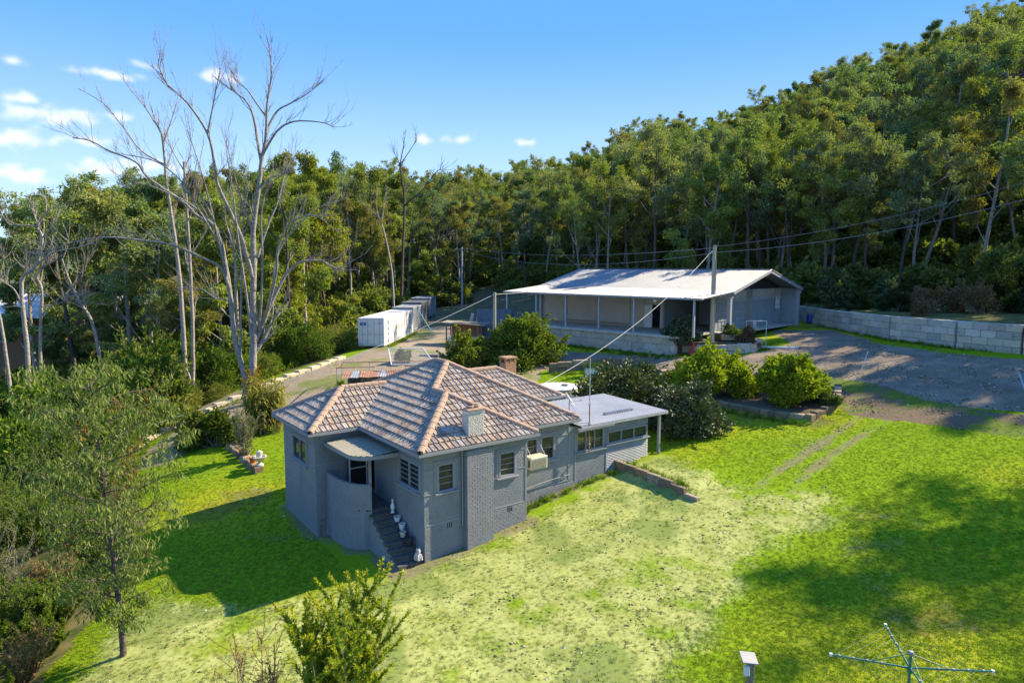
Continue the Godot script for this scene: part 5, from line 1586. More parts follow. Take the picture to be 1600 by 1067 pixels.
	one(lp, "post", "timber", func(m): m.cbox(Vector3(0, ph * .5 - .1, 0), Vector3(.14, ph, .14), .01))
	one(lp, "panel", "zinc", func(m): m.cbox(Vector3(-.05, ph - .02, 0), Vector3(.36, .035, .34), .008, Basis(Vector3.FORWARD, .12) * Basis(Vector3.RIGHT, .28)))
	one(lp, "control_box", "white", func(m): m.cbox(Vector3(-.12, ph - .26, .1), Vector3(.12, .22, .08), .01))
	one(lp, "bracket", "steel", func(m): m.tube([Vector3(0, ph - .12, 0), Vector3(-.03, ph - .02, 0)], [.025, .02], 6))
	# white stake in the driveway
	var sk := thing("marker_stake", "thin white stake leaning in the driveway", "stake", put(23.3, -44.8))
	one(sk, "rod", "white", func(m): m.tube([Vector3(-.2, -.1, 0), Vector3(.25, 1.35, 0)], [.025, .022], 6))
	one(sk, "tip", "white", func(m): m.box(Vector3(.25, 1.36, 0), Vector3(.06, .05, .06)))
	# garden edge and urn on the left lawn
	var gw := thing("garden_border", "crooked line of stone blocks edging the left lawn", "edging")
	for k in 8:
		var q := Vector2(-15.9, -37.8).lerp(Vector2(-13.2, -34.4), k / 7.0)
		one(gw, "stone", "stone%d" % (k % 4), func(m): m.cbox(Vector3(q.x, ground(q.x, q.y) + .1, q.y), Vector3(.55, .42, .42), .05, Basis(Vector3.UP, .9 + rng.randf_range(-.2, .2))))
	var un := thing("garden_urn", "weathered stone urn on the end block of the garden border", "urn", put(-13.1, -34.5, .28))
	one(un, "pedestal", "plaster", func(m): m.lathe(Vector3.ZERO, [Vector2(0, 0), Vector2(.2, 0), Vector2(.2, .08), Vector2(.09, .16), Vector2(.08, .25)], 16))
	one(un, "bowl", "plaster", func(m): m.lathe(Vector3(0, .25, 0), [Vector2(.08, 0), Vector2(.28, .1), Vector2(.36, .22), Vector2(.38, .26), Vector2(.3, .26), Vector2(.2, .16), Vector2(0, .14)], 18))
	one(un, "ornament", "concrete", func(m): m.cbox(Vector3(0, .62, 0), Vector3(.26, .36, .26), .05, Basis(Vector3.FORWARD, .15)))
	var tpt := thing("plant_pot", "terracotta pot beside the stone urn on the left lawn", "pot", put(-13.6, -34.9, .25))
	one(tpt, "bowl", "orange", func(m): m.lathe(Vector3.ZERO, [Vector2(0, 0), Vector2(.13, 0), Vector2(.19, .3), Vector2(.21, .31), Vector2(.21, .36), Vector2(.16, .36), Vector2(0, .3)], 14))
	one(tpt, "soil", "soil", func(m): m.lathe(Vector3.ZERO, [Vector2(0, .31), Vector2(.17, .31), Vector2(0, .33)], 10))
	# things in the planter by the pole
	var gf := thing("gate_frame", "thin pale pipe frame with a meter post beside the planter", "frame", put(20.2, -55.6), Basis(Vector3.UP, -.1))
	one(gf, "pipe_frame", "white", func(m): m.tube([Vector3(-1.0, .9, 0), Vector3(-1.0, 2.1, 0), Vector3(.6, 2.1, 0), Vector3(.6, .0, 0)], [.03, .03, .03, .03], 6))
	one(gf, "meter_post", "steel", func(m): m.bb(Vector3(-.45, .0, -.06), Vector3(-.33, 1.9, .06)))
	one(gf, "meter_box", "zincdull", func(m): m.cbox(Vector3(-.39, 1.75, .1), Vector3(.26, .5, .18), .02))
	var pp := thing("fallen_pipe", "white pipe lying on the ground beside the planter", "pipe", put(21.3, -54.3), Basis(Vector3.UP, -.35))
	one(pp, "tube", "white", func(m): m.tube([Vector3(-1.1, .08, 0), Vector3(1.3, .1, 0)], [.07, .07], 8))
	one(pp, "elbow", "white", func(m): m.tube([Vector3(1.3, .1, 0), Vector3(1.45, .12, -.05), Vector3(1.5, .25, -.06)], [.08, .08, .08], 8))
	var bt := thing("blue_barrel", "turquoise plastic drum in the planter by the pole", "drum", put(14.9, -55.9, .4))
	one(bt, "shell", "teal", func(m): m.lathe(Vector3.ZERO, [Vector2(0, 0), Vector2(.3, 0), Vector2(.32, .5), Vector2(.3, 1.0), Vector2(0, 1.0)], 14))
	one(bt, "rim", "teal", func(m): m.lathe(Vector3.ZERO, [Vector2(.33, .94), Vector2(.34, .97), Vector2(.33, 1.0)], 14))
	var rc := thing("traffic_marker", "red wedge marker leaning on the planter wall", "marker", put(14.3, -54.2))
	one(rc, "cone", "red", func(m): m.tube([Vector3(0, 0, 0), Vector3(.25, 1.05, -.1)], [.2, .04], 8))
	one(rc, "base", "dark", func(m): m.box(Vector3(0, .03, 0), Vector3(.45, .06, .45)))
	var bx := thing("stone_trough", "brown stone trough sitting on the planter soil", "trough", put(17.6, -55.2, .8))
	one(bx, "box", "sandstone", func(m): m.cbox(Vector3(0, .2, 0), Vector3(1.1, .45, .6), .04))
	one(bx, "soil", "soil", func(m): m.bb(Vector3(-.45, .42, -.22), Vector3(.45, .44, .22)))
	# far wire fence
	var fe := thing("wire_fence", "post and wire fence at the forest edge beyond the containers", "fence")
	for k in 12:
		var p := Vector3(-9.0 + k * 2.2, 0, -102.0 + k * .5)
		p.y = ground(p.x, p.z)
		one(fe, "post", "timber", func(m): m.tube([p - Vector3.UP * .2, p + Vector3.UP * 1.5], [.07, .06], 6))
		if k < 11:
			var q := Vector3(-9.0 + (k + 1) * 2.2, 0, -102.0 + (k + 1) * .5)
			q.y = ground(q.x, q.z)
			one(fe, "wires", "darkwire", func(m):
				for y in [.5, .9, 1.35]: m.tube([p + Vector3.UP * y, q + Vector3.UP * y], [.012, .012], 4))
	# neighbouring buildings seen between the left trees
	var nb := thing("neighbour_house", "brick house with a pale roof glimpsed between the left trees", "house", Vector3(-60, 2.0, -73), Basis(Vector3.UP, .5))
	one(nb, "wall", "redbrick", func(m): m.bb(Vector3(-9, -8, -5), Vector3(9, 3.2, 5)))
	one(nb, "roof", "white", func(m):
		m.quad(Vector3(-9.6, 3.2, 5.6), Vector3(9.6, 3.2, 5.6), Vector3(9.6, 5.6, 0), Vector3(-9.6, 5.6, 0)); m.quad(Vector3(9.6, 3.2, -5.6), Vector3(-9.6, 3.2, -5.6), Vector3(-9.6, 5.6, 0), Vector3(9.6, 5.6, 0)))
	one(nb, "gutter", "green", func(m): m.bb(Vector3(-9.6, 3.0, 5.6), Vector3(9.6, 3.2, 5.75)))
	one(nb, "gable", "redbrick", func(m): m.tri(Vector3(9, 3.2, 5), Vector3(9, 3.2, -5), Vector3(9, 5.4, 0)); m.tri(Vector3(-9, 3.2, -5), Vector3(-9, 3.2, 5), Vector3(-9, 5.4, 0)))
	for k in 3:
		var wn := one(nb, "window", "white", func(m): m.bb(Vector3(-6 + k * 5, .8, 5.0), Vector3(-4 + k * 5, 2.2, 5.06)))
		one(wn, "pane", "glassdark", func(m): m.bb(Vector3(-5.9 + k * 5, .9, 5.061), Vector3(-4.1 + k * 5, 2.1, 5.08)))
	var nb2 := thing("neighbour_shed", "white roofed shed glimpsed through the left trees", "shed", Vector3(-55, 1.8, -88), Basis(Vector3.UP, .2))
	one(nb2, "wall", "zincdull", func(m): m.bb(Vector3(-9, -8, -5), Vector3(9, 4.0, 5)))
	one(nb2, "roof", "white", func(m):
		m.quad(Vector3(-9.5, 4.0, 5.5), Vector3(9.5, 4.0, 5.5), Vector3(9.5, 6.0, 0), Vector3(-9.5, 6.0, 0)); m.quad(Vector3(9.5, 4.0, -5.5), Vector3(-9.5, 4.0, -5.5), Vector3(-9.5, 6.0, 0), Vector3(9.5, 6.0, 0)))
	one(nb2, "door", "sheddoor", func(m): m.bb(Vector3(-2, -1, 5.0), Vector3(2, 2.8, 5.06)))
# ---------------------------------------------------------------- vegetation
func rdir() -> Vector3:
	var z := rng.randf_range(-1, 1)
	var a := rng.randf() * TAU
	var r := sqrt(1 - z * z)
	return Vector3(r * cos(a), z, r * sin(a))
# leaves in a puff; droop turns them to hang, flat keeps the puff low
func puff(mb: MB, ce: Vector3, r: float, flat: float, cnt: int, ll: float, lw: float, ca: Color, cb: Color, droop := 0.5) -> void:
	var tone := rng.randf()
	for i in cnt:
		var d := rdir()
		var k := pow(rng.randf(), 0.45)
		var p := ce + Vector3(d.x * r, d.y * r * flat, d.z * r) * k
		var al := (rdir() + Vector3.DOWN * droop + d * 0.4).normalized() * ll * rng.randf_range(.7, 1.3)
		var ac := al.cross(rdir()).normalized() * lw * rng.randf_range(.7, 1.2)
		var t := clampf(tone * .6 + rng.randf() * .4, 0, 1)
		mb.leaf(p, al, ac, ca.lerp(cb, t))
# a limb that bends upward; returns its points
func limb(mb: MB, p: Vector3, dir: Vector3, ln: float, r0: float, r1: float, segs: int, wob: float, lift: float, sides: int, col := Color.WHITE) -> Array:
	var pts := [p]
	var rad := [r0]
	var d := dir.normalized()
	for i in segs:
		d = (d + rdir() * wob + Vector3.UP * lift).normalized()
		p += d * ln / segs
		pts.push_back(p); rad.push_back(lerpf(r0, r1, (i + 1.0) / segs))
	mb.tube(pts, rad, sides, col, false)
	return pts
# tall eucalypt: bole, ascending limbs, puffs of foliage at the ends. height about 20 m
func gum(seed_: int, hgt: float, bare: float, spread: float, leaves: int, ca: Color, cb: Color, ll := .27, lw := .066) -> Array:
	rng.seed = seed_
	var tr := MB.new()
	var cr := MB.new()
	var lean := Vector3(rng.randfn() * .06, 1, rng.randfn() * .06)
	var bole := limb(tr, Vector3(0, -.6, 0), lean, hgt * .82 + .6, hgt * .0085 + .05, hgt * .003, 9, .07, .05, 8)
	var tips := []
	var nl := 8 + rng.randi() % 4
	for i in nl:
		var t := lerpf(bare, 0.98, (i + rng.randf() * .6) / nl)
		var fi := t * (bole.size() - 1)
		var k := mini(int(fi), bole.size() - 2)
		var p: Vector3 = bole[k].lerp(bole[k + 1], fi - k)
		var a := i * 2.4 + rng.randf()
		var out := Vector3(cos(a), rng.randf_range(.35, .9), sin(a))
		var ln := spread * hgt * lerpf(1.0, .45, (t - bare) / (1 - bare + .01)) * rng.randf_range(.75, 1.25)
		var pts := limb(tr, p, out, ln, hgt * .0034, .02, 4, .16, .12, 5)
		for q in 5:
			var p2: Vector3 = pts[2 + q % 3]
			var d2: Vector3 = (pts[4] - pts[2]).normalized() + rdir() * .8 + Vector3.UP * .2
			var pt2 := limb(tr, p2, d2, ln * rng.randf_range(.3, .5), .025, .01, 2, .2, .15, 3)
			tips.push_back(pt2[2])
			if rng.randf() < .5: tips.push_back(pt2[1] + rdir() * .4)
		tips.push_back(pts[4])
	tips.push_back(bole[bole.size() - 1])
	for i in 3: tips.push_back(bole[bole.size() - 1] + Vector3(rng.randfn(), rng.randf() * .8, rng.randfn()) * hgt * .045)
	for p in tips:
		var r := hgt * rng.randf_range(.022, .052)
		puff(cr, p, r, rng.randf_range(.5, .75), int(leaves / float(tips.size())), ll, lw, ca, cb, .7)
	return [tr.make(), cr.make()]
# rounded bush of several lobes with a few stems
func bush(seed_: int, rx: float, ry: float, rz: float, leaves: int, ll: float, lw: float, ca: Color, cb: Color, lobes := 12, up_ := .3, tipc := Color(-1, 0, 0)) -> Array:
	rng.seed = seed_
	var st := MB.new()
	var cr := MB.new()
	for i in lobes:
		var d := rdir()
		d.y = absf(d.y) * 1.0 + .05
		d = d.normalized()
		var ex := rng.randf_range(.45, .86)
		var ce := Vector3(d.x * rx * ex, d.y * ry * ex + ry * .08, d.z * rz * ex)
		var rr := minf(minf(rx, rz), ry) * rng.randf_range(.2, .46)
		for k in int(leaves / float(lobes)):
			var e := rdir()
			var p := ce + e * rr * pow(rng.randf(), .33) * Vector3(1, .9, 1)
			if p.y < .03: p.y = .03 + rng.randf() * .2
			var al := (e * .8 + rdir() * .7 + Vector3.UP * up_).normalized() * ll * rng.randf_range(.7, 1.3)
			var ac := al.cross(rdir()).normalized() * lw * rng.randf_range(.75, 1.2)
			var c := ca.lerp(cb, rng.randf())
			if tipc.r >= 0 and rng.randf() < .16: c = tipc
			cr.leaf(p, al, ac, c)
		for k in 3:    # sprigs that break the outline
			var sd := (d + rdir() * .8 + Vector3.UP * .3).normalized()
			var sl := rr * rng.randf_range(.9, 1.7)
			var sg := limb(st, ce, sd, sl, .012, .004, 3, .15, .05, 3)
			for q in int(leaves / float(lobes) * .06):
				var al2 := (sd + rdir() * .9).normalized() * ll * rng.randf_range(.7, 1.2)
				cr.leaf(sg[1].lerp(sg[3], rng.randf()) + rdir() * .05, al2, al2.cross(rdir()).normalized() * lw, ca.lerp(cb, rng.randf()))
		limb(st, Vector3(rng.randfn() * .1 * rx, -.1, rng.randfn() * .1 * rz), ce + Vector3.UP * .2, ce.length(), .035, .012, 4, .12, .02, 4)
	return [st.make(), cr.make()]
func plant(called: String, label: String, category: String, meshes: Array, at: Vector3, yaw: float, sc: Vector3, bark: String, lm: Material, group := "", stem_name := "trunk", crown_name := "crown") -> Node3D:
	var o := thing(called, label, category, at, Basis(Vector3.UP, yaw).scaled_local(sc), group)
	part(stem_name, meshes[0], M(bark), o)
	part(crown_name, meshes[1], lm, o)
	return o
const SKYLINE := [-400, 330, 0, 332, 60, 290, 130, 262, 200, 240, 280, 214, 340, 222, 420, 205, 500, 220, 560, 222, 610, 245, 650, 256, 700, 258, 760, 248, 800, 243, 860, 255, 890, 222, 950, 185, 1000, 170, 1040, 158, 1080, 188, 1150, 152, 1200, 118, 1250, 102, 1300, 88, 1350, 72, 1400, 48, 1450, 22, 1500, 2, 1600, -30, 1800, -90, 2400, -200]
func skyline(px: float) -> float:
	for i in range(0, SKYLINE.size() - 2, 2):
		if px >= SKYLINE[i] and px < SKYLINE[i + 2]: return lerpf(SKYLINE[i + 1], SKYLINE[i + 3], (px - SKYLINE[i]) / (SKYLINE[i + 2] - SKYLINE[i]))
	return 300.0
func leaf_tints() -> Array:
	var out := []
	for c in [Color(1, 1, 1), Color(.84, .93, .98), Color(1, 1, .72), Color(.95, 1, .85), Color(1, .93, .8)]:
		var m: StandardMaterial3D = M("leaf").duplicate()
		m.albedo_color = c
		out.push_back(m)
	return out
func build_forest() -> void:
	var gums := []
	var og := Color(.15, .178, .088)
	var oy := Color(.46, .455, .21)
	for i in 6:
		gums.push_back(gum(100 + i, 20.0, [.28, .36, .45, .22, .5, .32][i], [.24, .2, .3, .22, .18, .33][i], [11000, 8500, 7500, 11500, 7000, 9000][i], og, oy))
	for i in 2:   # denser, leafy to the ground
		gums.push_back(gum(120 + i, 16.0, .1, .26, 16000, Color(.16, .19, .068), Color(.42, .415, .14)))
	print("gums ", Time.get_ticks_msec())
	var tints := leaf_tints()
	rng.seed = 777
	var cand := []
	# [x0, x1, z0, z1, spacing]
	for a in [[-75, -13, -112, -44, 5.8], [-75, 40, -168, -106, 6.8], [6, 34, -112, -66, 5.4], [34, 130, -170, -40, 6.3], [-120, 160, -250, -168, 8.0]]:
		var z: float = a[2]
		while z < a[3]:
			var x: float = a[0]
			while x < a[1]:
				cand.push_back(Vector2(x + rng.randf_range(-.42, .42) * a[4], z + rng.randf_range(-.42, .42) * a[4]))
				x += a[4]
			z += a[4]
	var spots := []
	for c in cand:
		var x: float = c.x
		var z: float = c.y
		var px := 800.0 + FOC * x / -z
		if px < -160 or px > (1780.0 if z < -90 else 2500.0): continue
		if z > -112 and x > -18.5 and x < 8: continue                      # yard and track
		if x <= -13 and z > -58 and x > -27: continue                      # gravel track, near bush
		if x <= -13 and z > -60 and px < 330: continue
		if z > -64 and x < -13 and x > -22: continue
		var ls := shed_basis.inverse() * (Vector3(x, 0, z) - shed_origin)
		if ls.x > -9 and ls.x < 26 and -ls.z > -12 and -ls.z < 21.5: continue   # shed
		if x > 8 and z > -71 and behind_wall(x, z) < 12.0: continue
		if px < 120 and z > -78 and rng.randf() < .3: continue
		if px < 160 and z > -95 and rng.randf() < .4: continue       # gaps towards the neighbours
		if px > 1620 and z > -95 and rng.randf() < .55: continue
		spots.push_back(c)
	# those nearest the camera first
	spots.sort_custom(func(a, b): return a.length() < b.length())
	var far_xf := []
	for i in gums.size(): far_xf.push_back([])
	var cnt := 0
	for c in spots:
		var g := ground(c.x, c.y)
		var px: float = 800.0 + FOC * c.x / -c.y
		var sy := skyline(px) + rng.randf_range(-20.0, 46.0)
		var y := -(sy - 533.5) / FOC
		var rise: float = (y * cos(TILT) - sin(TILT)) / (cos(TILT) + y * sin(TILT)) * -c.y
		var room: float = CAM_H + rise - g
		var k := rng.randi() % 6
		var want := rng.randf_range(17.0, 26.0)
		if c.x < -12 and c.y > -105:
			want = rng.randf_range(16.0, 30.0) if c.y < -62 else rng.randf_range(13.0, 22.0)
			if rng.randf() < .45: k = 6 + rng.randi() % 2
		elif rng.randf() < .2: k = 6 + rng.randi() % 2
		var hgt := minf(want, room)
		if hgt < 7.0: continue
		var base_h := 20.0 if k < 6 else 16.0
		var s := hgt / base_h / 1.02
		var wd := s * rng.randf_range(.85, 1.2) * clampf(14.0 / hgt, .9, 1.25)
		var yaw := rng.randf() * TAU
		if cnt < 290:
			cnt += 1
			var lab := "in the forest behind the yard"
			var grp := "eucalypts of the forest behind the yard"
			if c.x < -12 and c.y > -105:
				lab = "in the bush left of the track"; grp = "eucalypts of the left bush"
			elif c.x > 30:
				lab = "on the hillside above the wall"; grp = "eucalypts on the hillside"
			var tn := rng.randi() % 5
			var bk: String = ["dark", "pale", "pale"][cnt % 3]
			lab = "%s eucalypt with %s trunk and %s crown %s" % ["tall" if hgt > 18.5 else ("low" if hgt < 13.0 else "middling"), bk, ["olive", "blue green", "yellow green", "fresh green", "bronze green"][tn], lab]
			plant("eucalypt", lab, "tree", gums[k], Vector3(c.x, g, c.y), yaw, Vector3(wd, s, wd), bk + "bark", tints[tn], grp)
		else:
			far_xf[k].push_back(Transform3D(Basis(Vector3.UP, yaw).scaled_local(Vector3(wd, s, wd)), Vector3(c.x, g, c.y)))
	print("trees ", cnt, " far ", spots.size() - cnt, " ", Time.get_ticks_msec())
	var ff := Node3D.new()
	ff.name = "distant_forest"
	add_child(ff)
	ff.set_meta("kind", "stuff"); ff.set_meta("label", "distant eucalypt forest covering the ridge"); ff.set_meta("category", "forest")
	for k in gums.size():
		if far_xf[k].is_empty(): continue
		for j in 2:
			var mm := MultiMesh.new()
			mm.transform_format = MultiMesh.TRANSFORM_3D
			mm.mesh = gums[k][j]
			mm.instance_count = far_xf[k].size()
			for i in far_xf[k].size(): mm.set_instance_transform(i, far_xf[k][i])
			var mi := MultiMeshInstance3D.new()
			mi.name = ["trunks", "crowns"][j]
			mi.multimesh = mm
			mi.material_override = M("darkbark") if j == 0 else tints[k % 5]
			ff.add_child(mi, true)
	# trees beyond the right edge of the view whose shade falls on the lawn and the driveway
	rng.seed = 4242
	for q in [[50, -37.5, 24, 2], [46, -32.5, 21, 1], [61, -34, 25, 4], [54, -29.5, 23, 2]]:
		var g := ground(q[0], q[1])
		var s: float = q[2] / 20.0
		plant("eucalypt", "eucalypt on the rise that shades the lawn", "tree", gums[q[3]], Vector3(q[0], g, q[1]), rng.randf() * TAU, Vector3(s * 1.15, s, s * 1.15), "palebark", tints[rng.randi() % 5], "eucalypts on the rise beside the lawn")
	for q in [[33, -71.5, 17, 1], [36.5, -74, 19, 3], [30.5, -76, 19, 5], [34.5, -79, 20, 0], [27, -79.5, 19, 2], [40, -71, 17, 4], [39, -78, 20, 1]]:
		var g := ground(q[0], q[1])
		var s: float = q[2] / 20.0
		plant("eucalypt", "tall eucalypt on the bank close behind the shed's open end", "tree", gums[q[3]], Vector3(q[0], g, q[1]), rng.randf() * TAU, Vector3(s, s, s), "darkbark", tints[rng.randi() % 5], "eucalypts close behind the shed")
	# shrub layer under the forest: one mass nobody could count
	var under := bush(300, 1.4, 1.5, 1.4, 2600, .26, .07, Color(.11, .15, .045), Color(.32, .34, .10), 9)
	var um := MultiMesh.new()
	um.transform_format = MultiMesh.TRANSFORM_3D
	um.mesh = under[1]
	rng.seed = 555
	var ut := []
	for c in spots:
		for r in 3:
			var p: Vector2 = c + Vector2(rng.randf_range(-3, 3), rng.randf_range(-3, 3))
			if p.y < -175: continue
			if p.x > -15 and p.x < 8 and p.y > -104: continue
			var s := rng.randf_range(.7, 2.3)
			ut.push_back(Transform3D(Basis(Vector3.UP, rng.randf() * TAU).scaled_local(Vector3(s * 1.2, s, s * 1.2)), Vector3(p.x, ground(p.x, p.y) - .1, p.y)))
	um.instance_count = ut.size()
	for i in ut.size(): um.set_instance_transform(i, ut[i])
	var ui := MultiMeshInstance3D.new()
	ui.name = "forest_undergrowth"; ui.multimesh = um; ui.material_override = M("leaf")
	add_child(ui)
	ui.set_meta("kind", "stuff"); ui.set_meta("label", "scrubby undergrowth between the forest trunks"); ui.set_meta("category", "undergrowth")
	print("under ", ut.size(), " ", Time.get_ticks_msec())
# dead trees drawn from limb lines; every limb gets its own depth and forks into twigs
func twigs(mb: MB, pts: Array, r: float, level: int, cnt: int, ln: float) -> void:
	for i in cnt:
		var k := 1 + rng.randi() % (pts.size() - 1)
		var t := rng.randf()
		var p: Vector3 = pts[k - 1].lerp(pts[k], t)
		var al: Vector3 = (pts[k] - pts[k - 1]).normalized()
		var d := (al + rdir() * .7 + Vector3.UP * .45).normalized()
		var l := ln * rng.randf_range(.5, 1.2)
		var q := limb(mb, p, d, l, r, r * .35, 4, .16, .08, 4)
		if level > 0: twigs(mb, q, r * .5, level - 1, 3, l * .5)
func dead_tree(label: String, depth: float, limbs: Array, mk: String, seed_: int, tw: float) -> void:
	rng.seed = seed_
	var b0: Array = limbs[0]
	var base := pt(b0[2], b0[3], depth)
	base.y = ground(base.x, base.z)
	var o := thing("dead_tree", label, "tree", base)
	var made := []
	for i in limbs.size():
		var q: Array = limbs[i]
		var mb := MB.new()
		var pts := []
		var rad := []
		var n := (q.size() - 2) / 2
		var dz: float = rng.randf_range(-1.0, 1.0) * (0.08 if q[0] > .25 else .36)
		var len_acc := 0.0
		for k in n:
			var w := pt(q[2 + k * 2], q[3 + k * 2], depth) - base
			if k > 0: len_acc += (w - Vector3(pts[k - 1].x, pts[k - 1].y, w.z)).length()
			w.z = len_acc * dz
			pts.push_back(w); rad.push_back(lerpf(q[0], q[1], pow(k / float(n - 1), .7)) * .74)
		if i == 0 or (q[0] > .25 and pts[0].y < 3.0): pts[0].y = -.5
		else:   # grow out of the nearest point of what is already there
			var hit := Vector3.ZERO
			var best := 1e9
			for m in made:
				var d2 := Vector2(m.x - pts[0].x, m.y - pts[0].y).length()
				if d2 < best:
					best = d2; hit = m
			for k in n: pts[k].z += hit.z
			pts[0] = hit
		# smooth the line
		var sp := [pts[0]]
		var sr := [rad[0]]
		for k in range(n - 1):
			var a: Vector3 = pts[maxi(k - 1, 0)]; var b: Vector3 = pts[k]; var c: Vector3 = pts[k + 1]; var d: Vector3 = pts[mini(k + 2, n - 1)]
			for j in range(1, 5):
				var t := j / 4.0
				sp.push_back(b.cubic_interpolate(c, a, d, t) + rdir() * rad[k] * .12); sr.push_back(lerpf(rad[k], rad[k + 1], t))
		made.append_array(sp)
		mb.tube(sp, sr, 9 if q[0] > .15 else 6, Color.WHITE, false)
		if tw > 0: twigs(mb, sp.slice(int(sp.size() * .4)), maxf(q[1] * .55, .015), 2, int(5 + tw * sp.size() * .6), 2.1)
		part("trunk" if q[0] > .25 else "limb", mb, M(mk), o)
func build_dead_trees() -> void:
	dead_tree("large many limbed dead gum with bleached grey wood behind the house", -46.0, [
		[.42, .05, 394, 640, 394, 590, 394, 520, 392, 460, 393, 420, 391, 361, 400, 280, 402, 249, 408, 217, 409, 186, 410, 155, 416, 108, 412, 72],
		[.30, .04, 384, 640, 381, 588, 367, 537, 356, 453, 345, 390, 331, 352, 307, 339, 280, 314, 225, 276, 206, 252, 162, 233, 131, 217, 104, 213],
		[.18, .04, 400, 252, 395, 224, 386, 186, 378, 164, 366, 146, 344, 130, 308, 103],
		[.10, .03, 409, 182, 391, 155, 375, 133, 356, 117, 340, 88],
		[.12, .03, 411, 200, 422, 167, 441, 152, 466, 133, 490, 106],
		[.13, .03, 404, 238, 431, 205, 462, 192, 506, 196, 530, 205],
		[.22, .05, 392, 440, 381, 377, 369, 339, 352, 293, 350, 264, 344, 217, 319, 174, 294, 149, 284, 122],
		[.10, .03, 344, 220, 350, 199, 362, 158, 372, 126],
		[.24, .05, 399, 545, 403, 515, 415, 478, 432, 436, 453, 411, 487, 407, 512, 419, 536, 408],
		[.16, .04, 408, 500, 432, 432, 440, 390, 461, 352, 495, 339, 516, 345],
		[.14, .03, 412, 470, 419, 419, 430, 381, 453, 352, 487, 322, 520, 310],
		[.15, .04, 356, 445, 347, 419, 326, 405, 281, 383, 242, 377, 203, 373, 162, 381, 119, 403],
		[.08, .03, 360, 478, 350, 468, 331, 466, 310, 453, 276, 449],
		[.22, .14, 398, 560, 404, 537, 416, 508],
		[.12, .03, 400, 300, 415, 275, 432, 270, 447, 262],
		[.10, .03, 345, 392, 335, 340, 318, 300, 310, 268],
		[.12, .03, 362, 500, 372, 430, 366, 380, 358, 340, 362, 300],
		[.10, .03, 331, 352, 300, 320, 262, 300, 232, 290, 196, 302],
		[.16, .03, 394, 560, 388, 470, 378, 380, 372, 300, 365, 246], [.12, .03, 383, 560, 375, 430, 378, 330, 384, 268], [.13, .03, 400, 520, 418, 420, 425, 340, 440, 300, 470, 278],
		[.10, .03, 356, 453, 340, 330, 330, 270, 316, 212], [.10, .03, 345, 390, 318, 330, 300, 290, 272, 262, 238, 252], [.10, .03, 391, 361, 375, 310, 365, 260, 358, 222], [.12, .03, 393, 420, 408, 350, 420, 310, 430, 250, 452, 222]], "deadwood", 31, .55)
	dead_tree("tall brown dead trunk with a fork at the top beside the bleached gum", -52.0, [
		[.30, .06, 291, 625, 290, 571, 286, 453, 276, 348, 269, 296, 266, 249, 262, 211, 250, 192],
		[.10, .03, 266, 255, 231, 239, 206, 205, 175, 167, 138, 145],
		[.09, .03, 262, 215, 248, 190, 234, 171, 210, 143],
		[.08, .03, 264, 230, 275, 195, 283, 165]], "palebark", 32, .45)
	dead_tree("second straight brown dead trunk beside the bleached gum", -51.0, [
		[.28, .10, 300, 640, 302, 590, 303, 495, 299, 348, 295, 255],
		[.07, .02, 299, 345, 312, 320, 318, 290], [.07, .02, 296, 270, 280, 240, 272, 215]], "palebark", 33, .3)
	dead_tree("crooked pale tree with bare twisting limbs before the neighbour's roof", -50.0, [
		[.26, .08, 42, 580, 41, 540, 33, 441, 56, 416, 66, 372, 59, 353, 78, 325],
		[.10, .03, 59, 353, 40, 352, 19, 350, 9, 328], [.09, .03, 35, 470, 18, 452, -5, 440], [.12, .04, 56, 416, 80, 395, 110, 388, 140, 380],
		[.08, .02, 66, 372, 90, 350, 100, 330]], "palebark", 34, .5)
	dead_tree("thin pale forked trunk before the neighbour's roof", -52.0, [
		[.20, .07, 60, 590, 62, 550, 64, 456, 56, 434, 64, 420, 78, 410], [.08, .03, 63, 500, 85, 470, 98, 463, 120, 470], [.06, .02, 64, 456, 55, 440, 50, 420]], "palebark", 35, .5)
	dead_tree("slanting grey trunk at the left edge of the bush", -49.0, [
		[.2, .08, 20, 590, 12, 528, 3, 456, -6, 400], [.06, .02, 8, 490, 30, 478, 50, 485], [.06, .02, 4, 460, 14, 430, 20, 400]], "palebark", 36, .4)
	dead_tree("brown trunk leaning steeply through the left bush", -56.0, [
		[.22, .08, 170, 560, 153, 519, 138, 475, 125, 441, 117, 405], [.07, .02, 140, 480, 120, 470, 100, 475], [.06, .02, 128, 450, 145, 425, 150, 405]], "palebark", 37, .4)
	dead_tree("black and white dead tree standing at the forest edge", -100.0, [
		[.38, .08, 628, 480, 627, 447, 630, 321, 626, 279, 623, 256, 629, 222], [.2, .05, 632, 325, 645, 308, 658, 298, 684, 267, 695, 270], [.12, .04, 629, 310, 637, 287],
		[.10, .03, 623, 258, 611, 230], [.1, .03, 625, 258, 644, 228, 650, 218]], "darkbark", 38, .4)
	dead_tree("forked pale snag left of the black dead tree", -95.0, [
		[.3, .08, 614, 470, 611, 425, 597, 357, 588, 335, 585, 312], [.16, .05, 595, 345, 599, 310], [.1, .03, 590, 340, 575, 325]], "palebark", 39, .3)
	dead_tree("short snapped stump with two prongs beside the brown trunks", -47.0, [
		[.2, .12, 292, 640, 290, 620, 288, 598, 283, 588], [.14, .1, 289, 606, 296, 592, 291, 578]], "palebark", 40, 0.0)
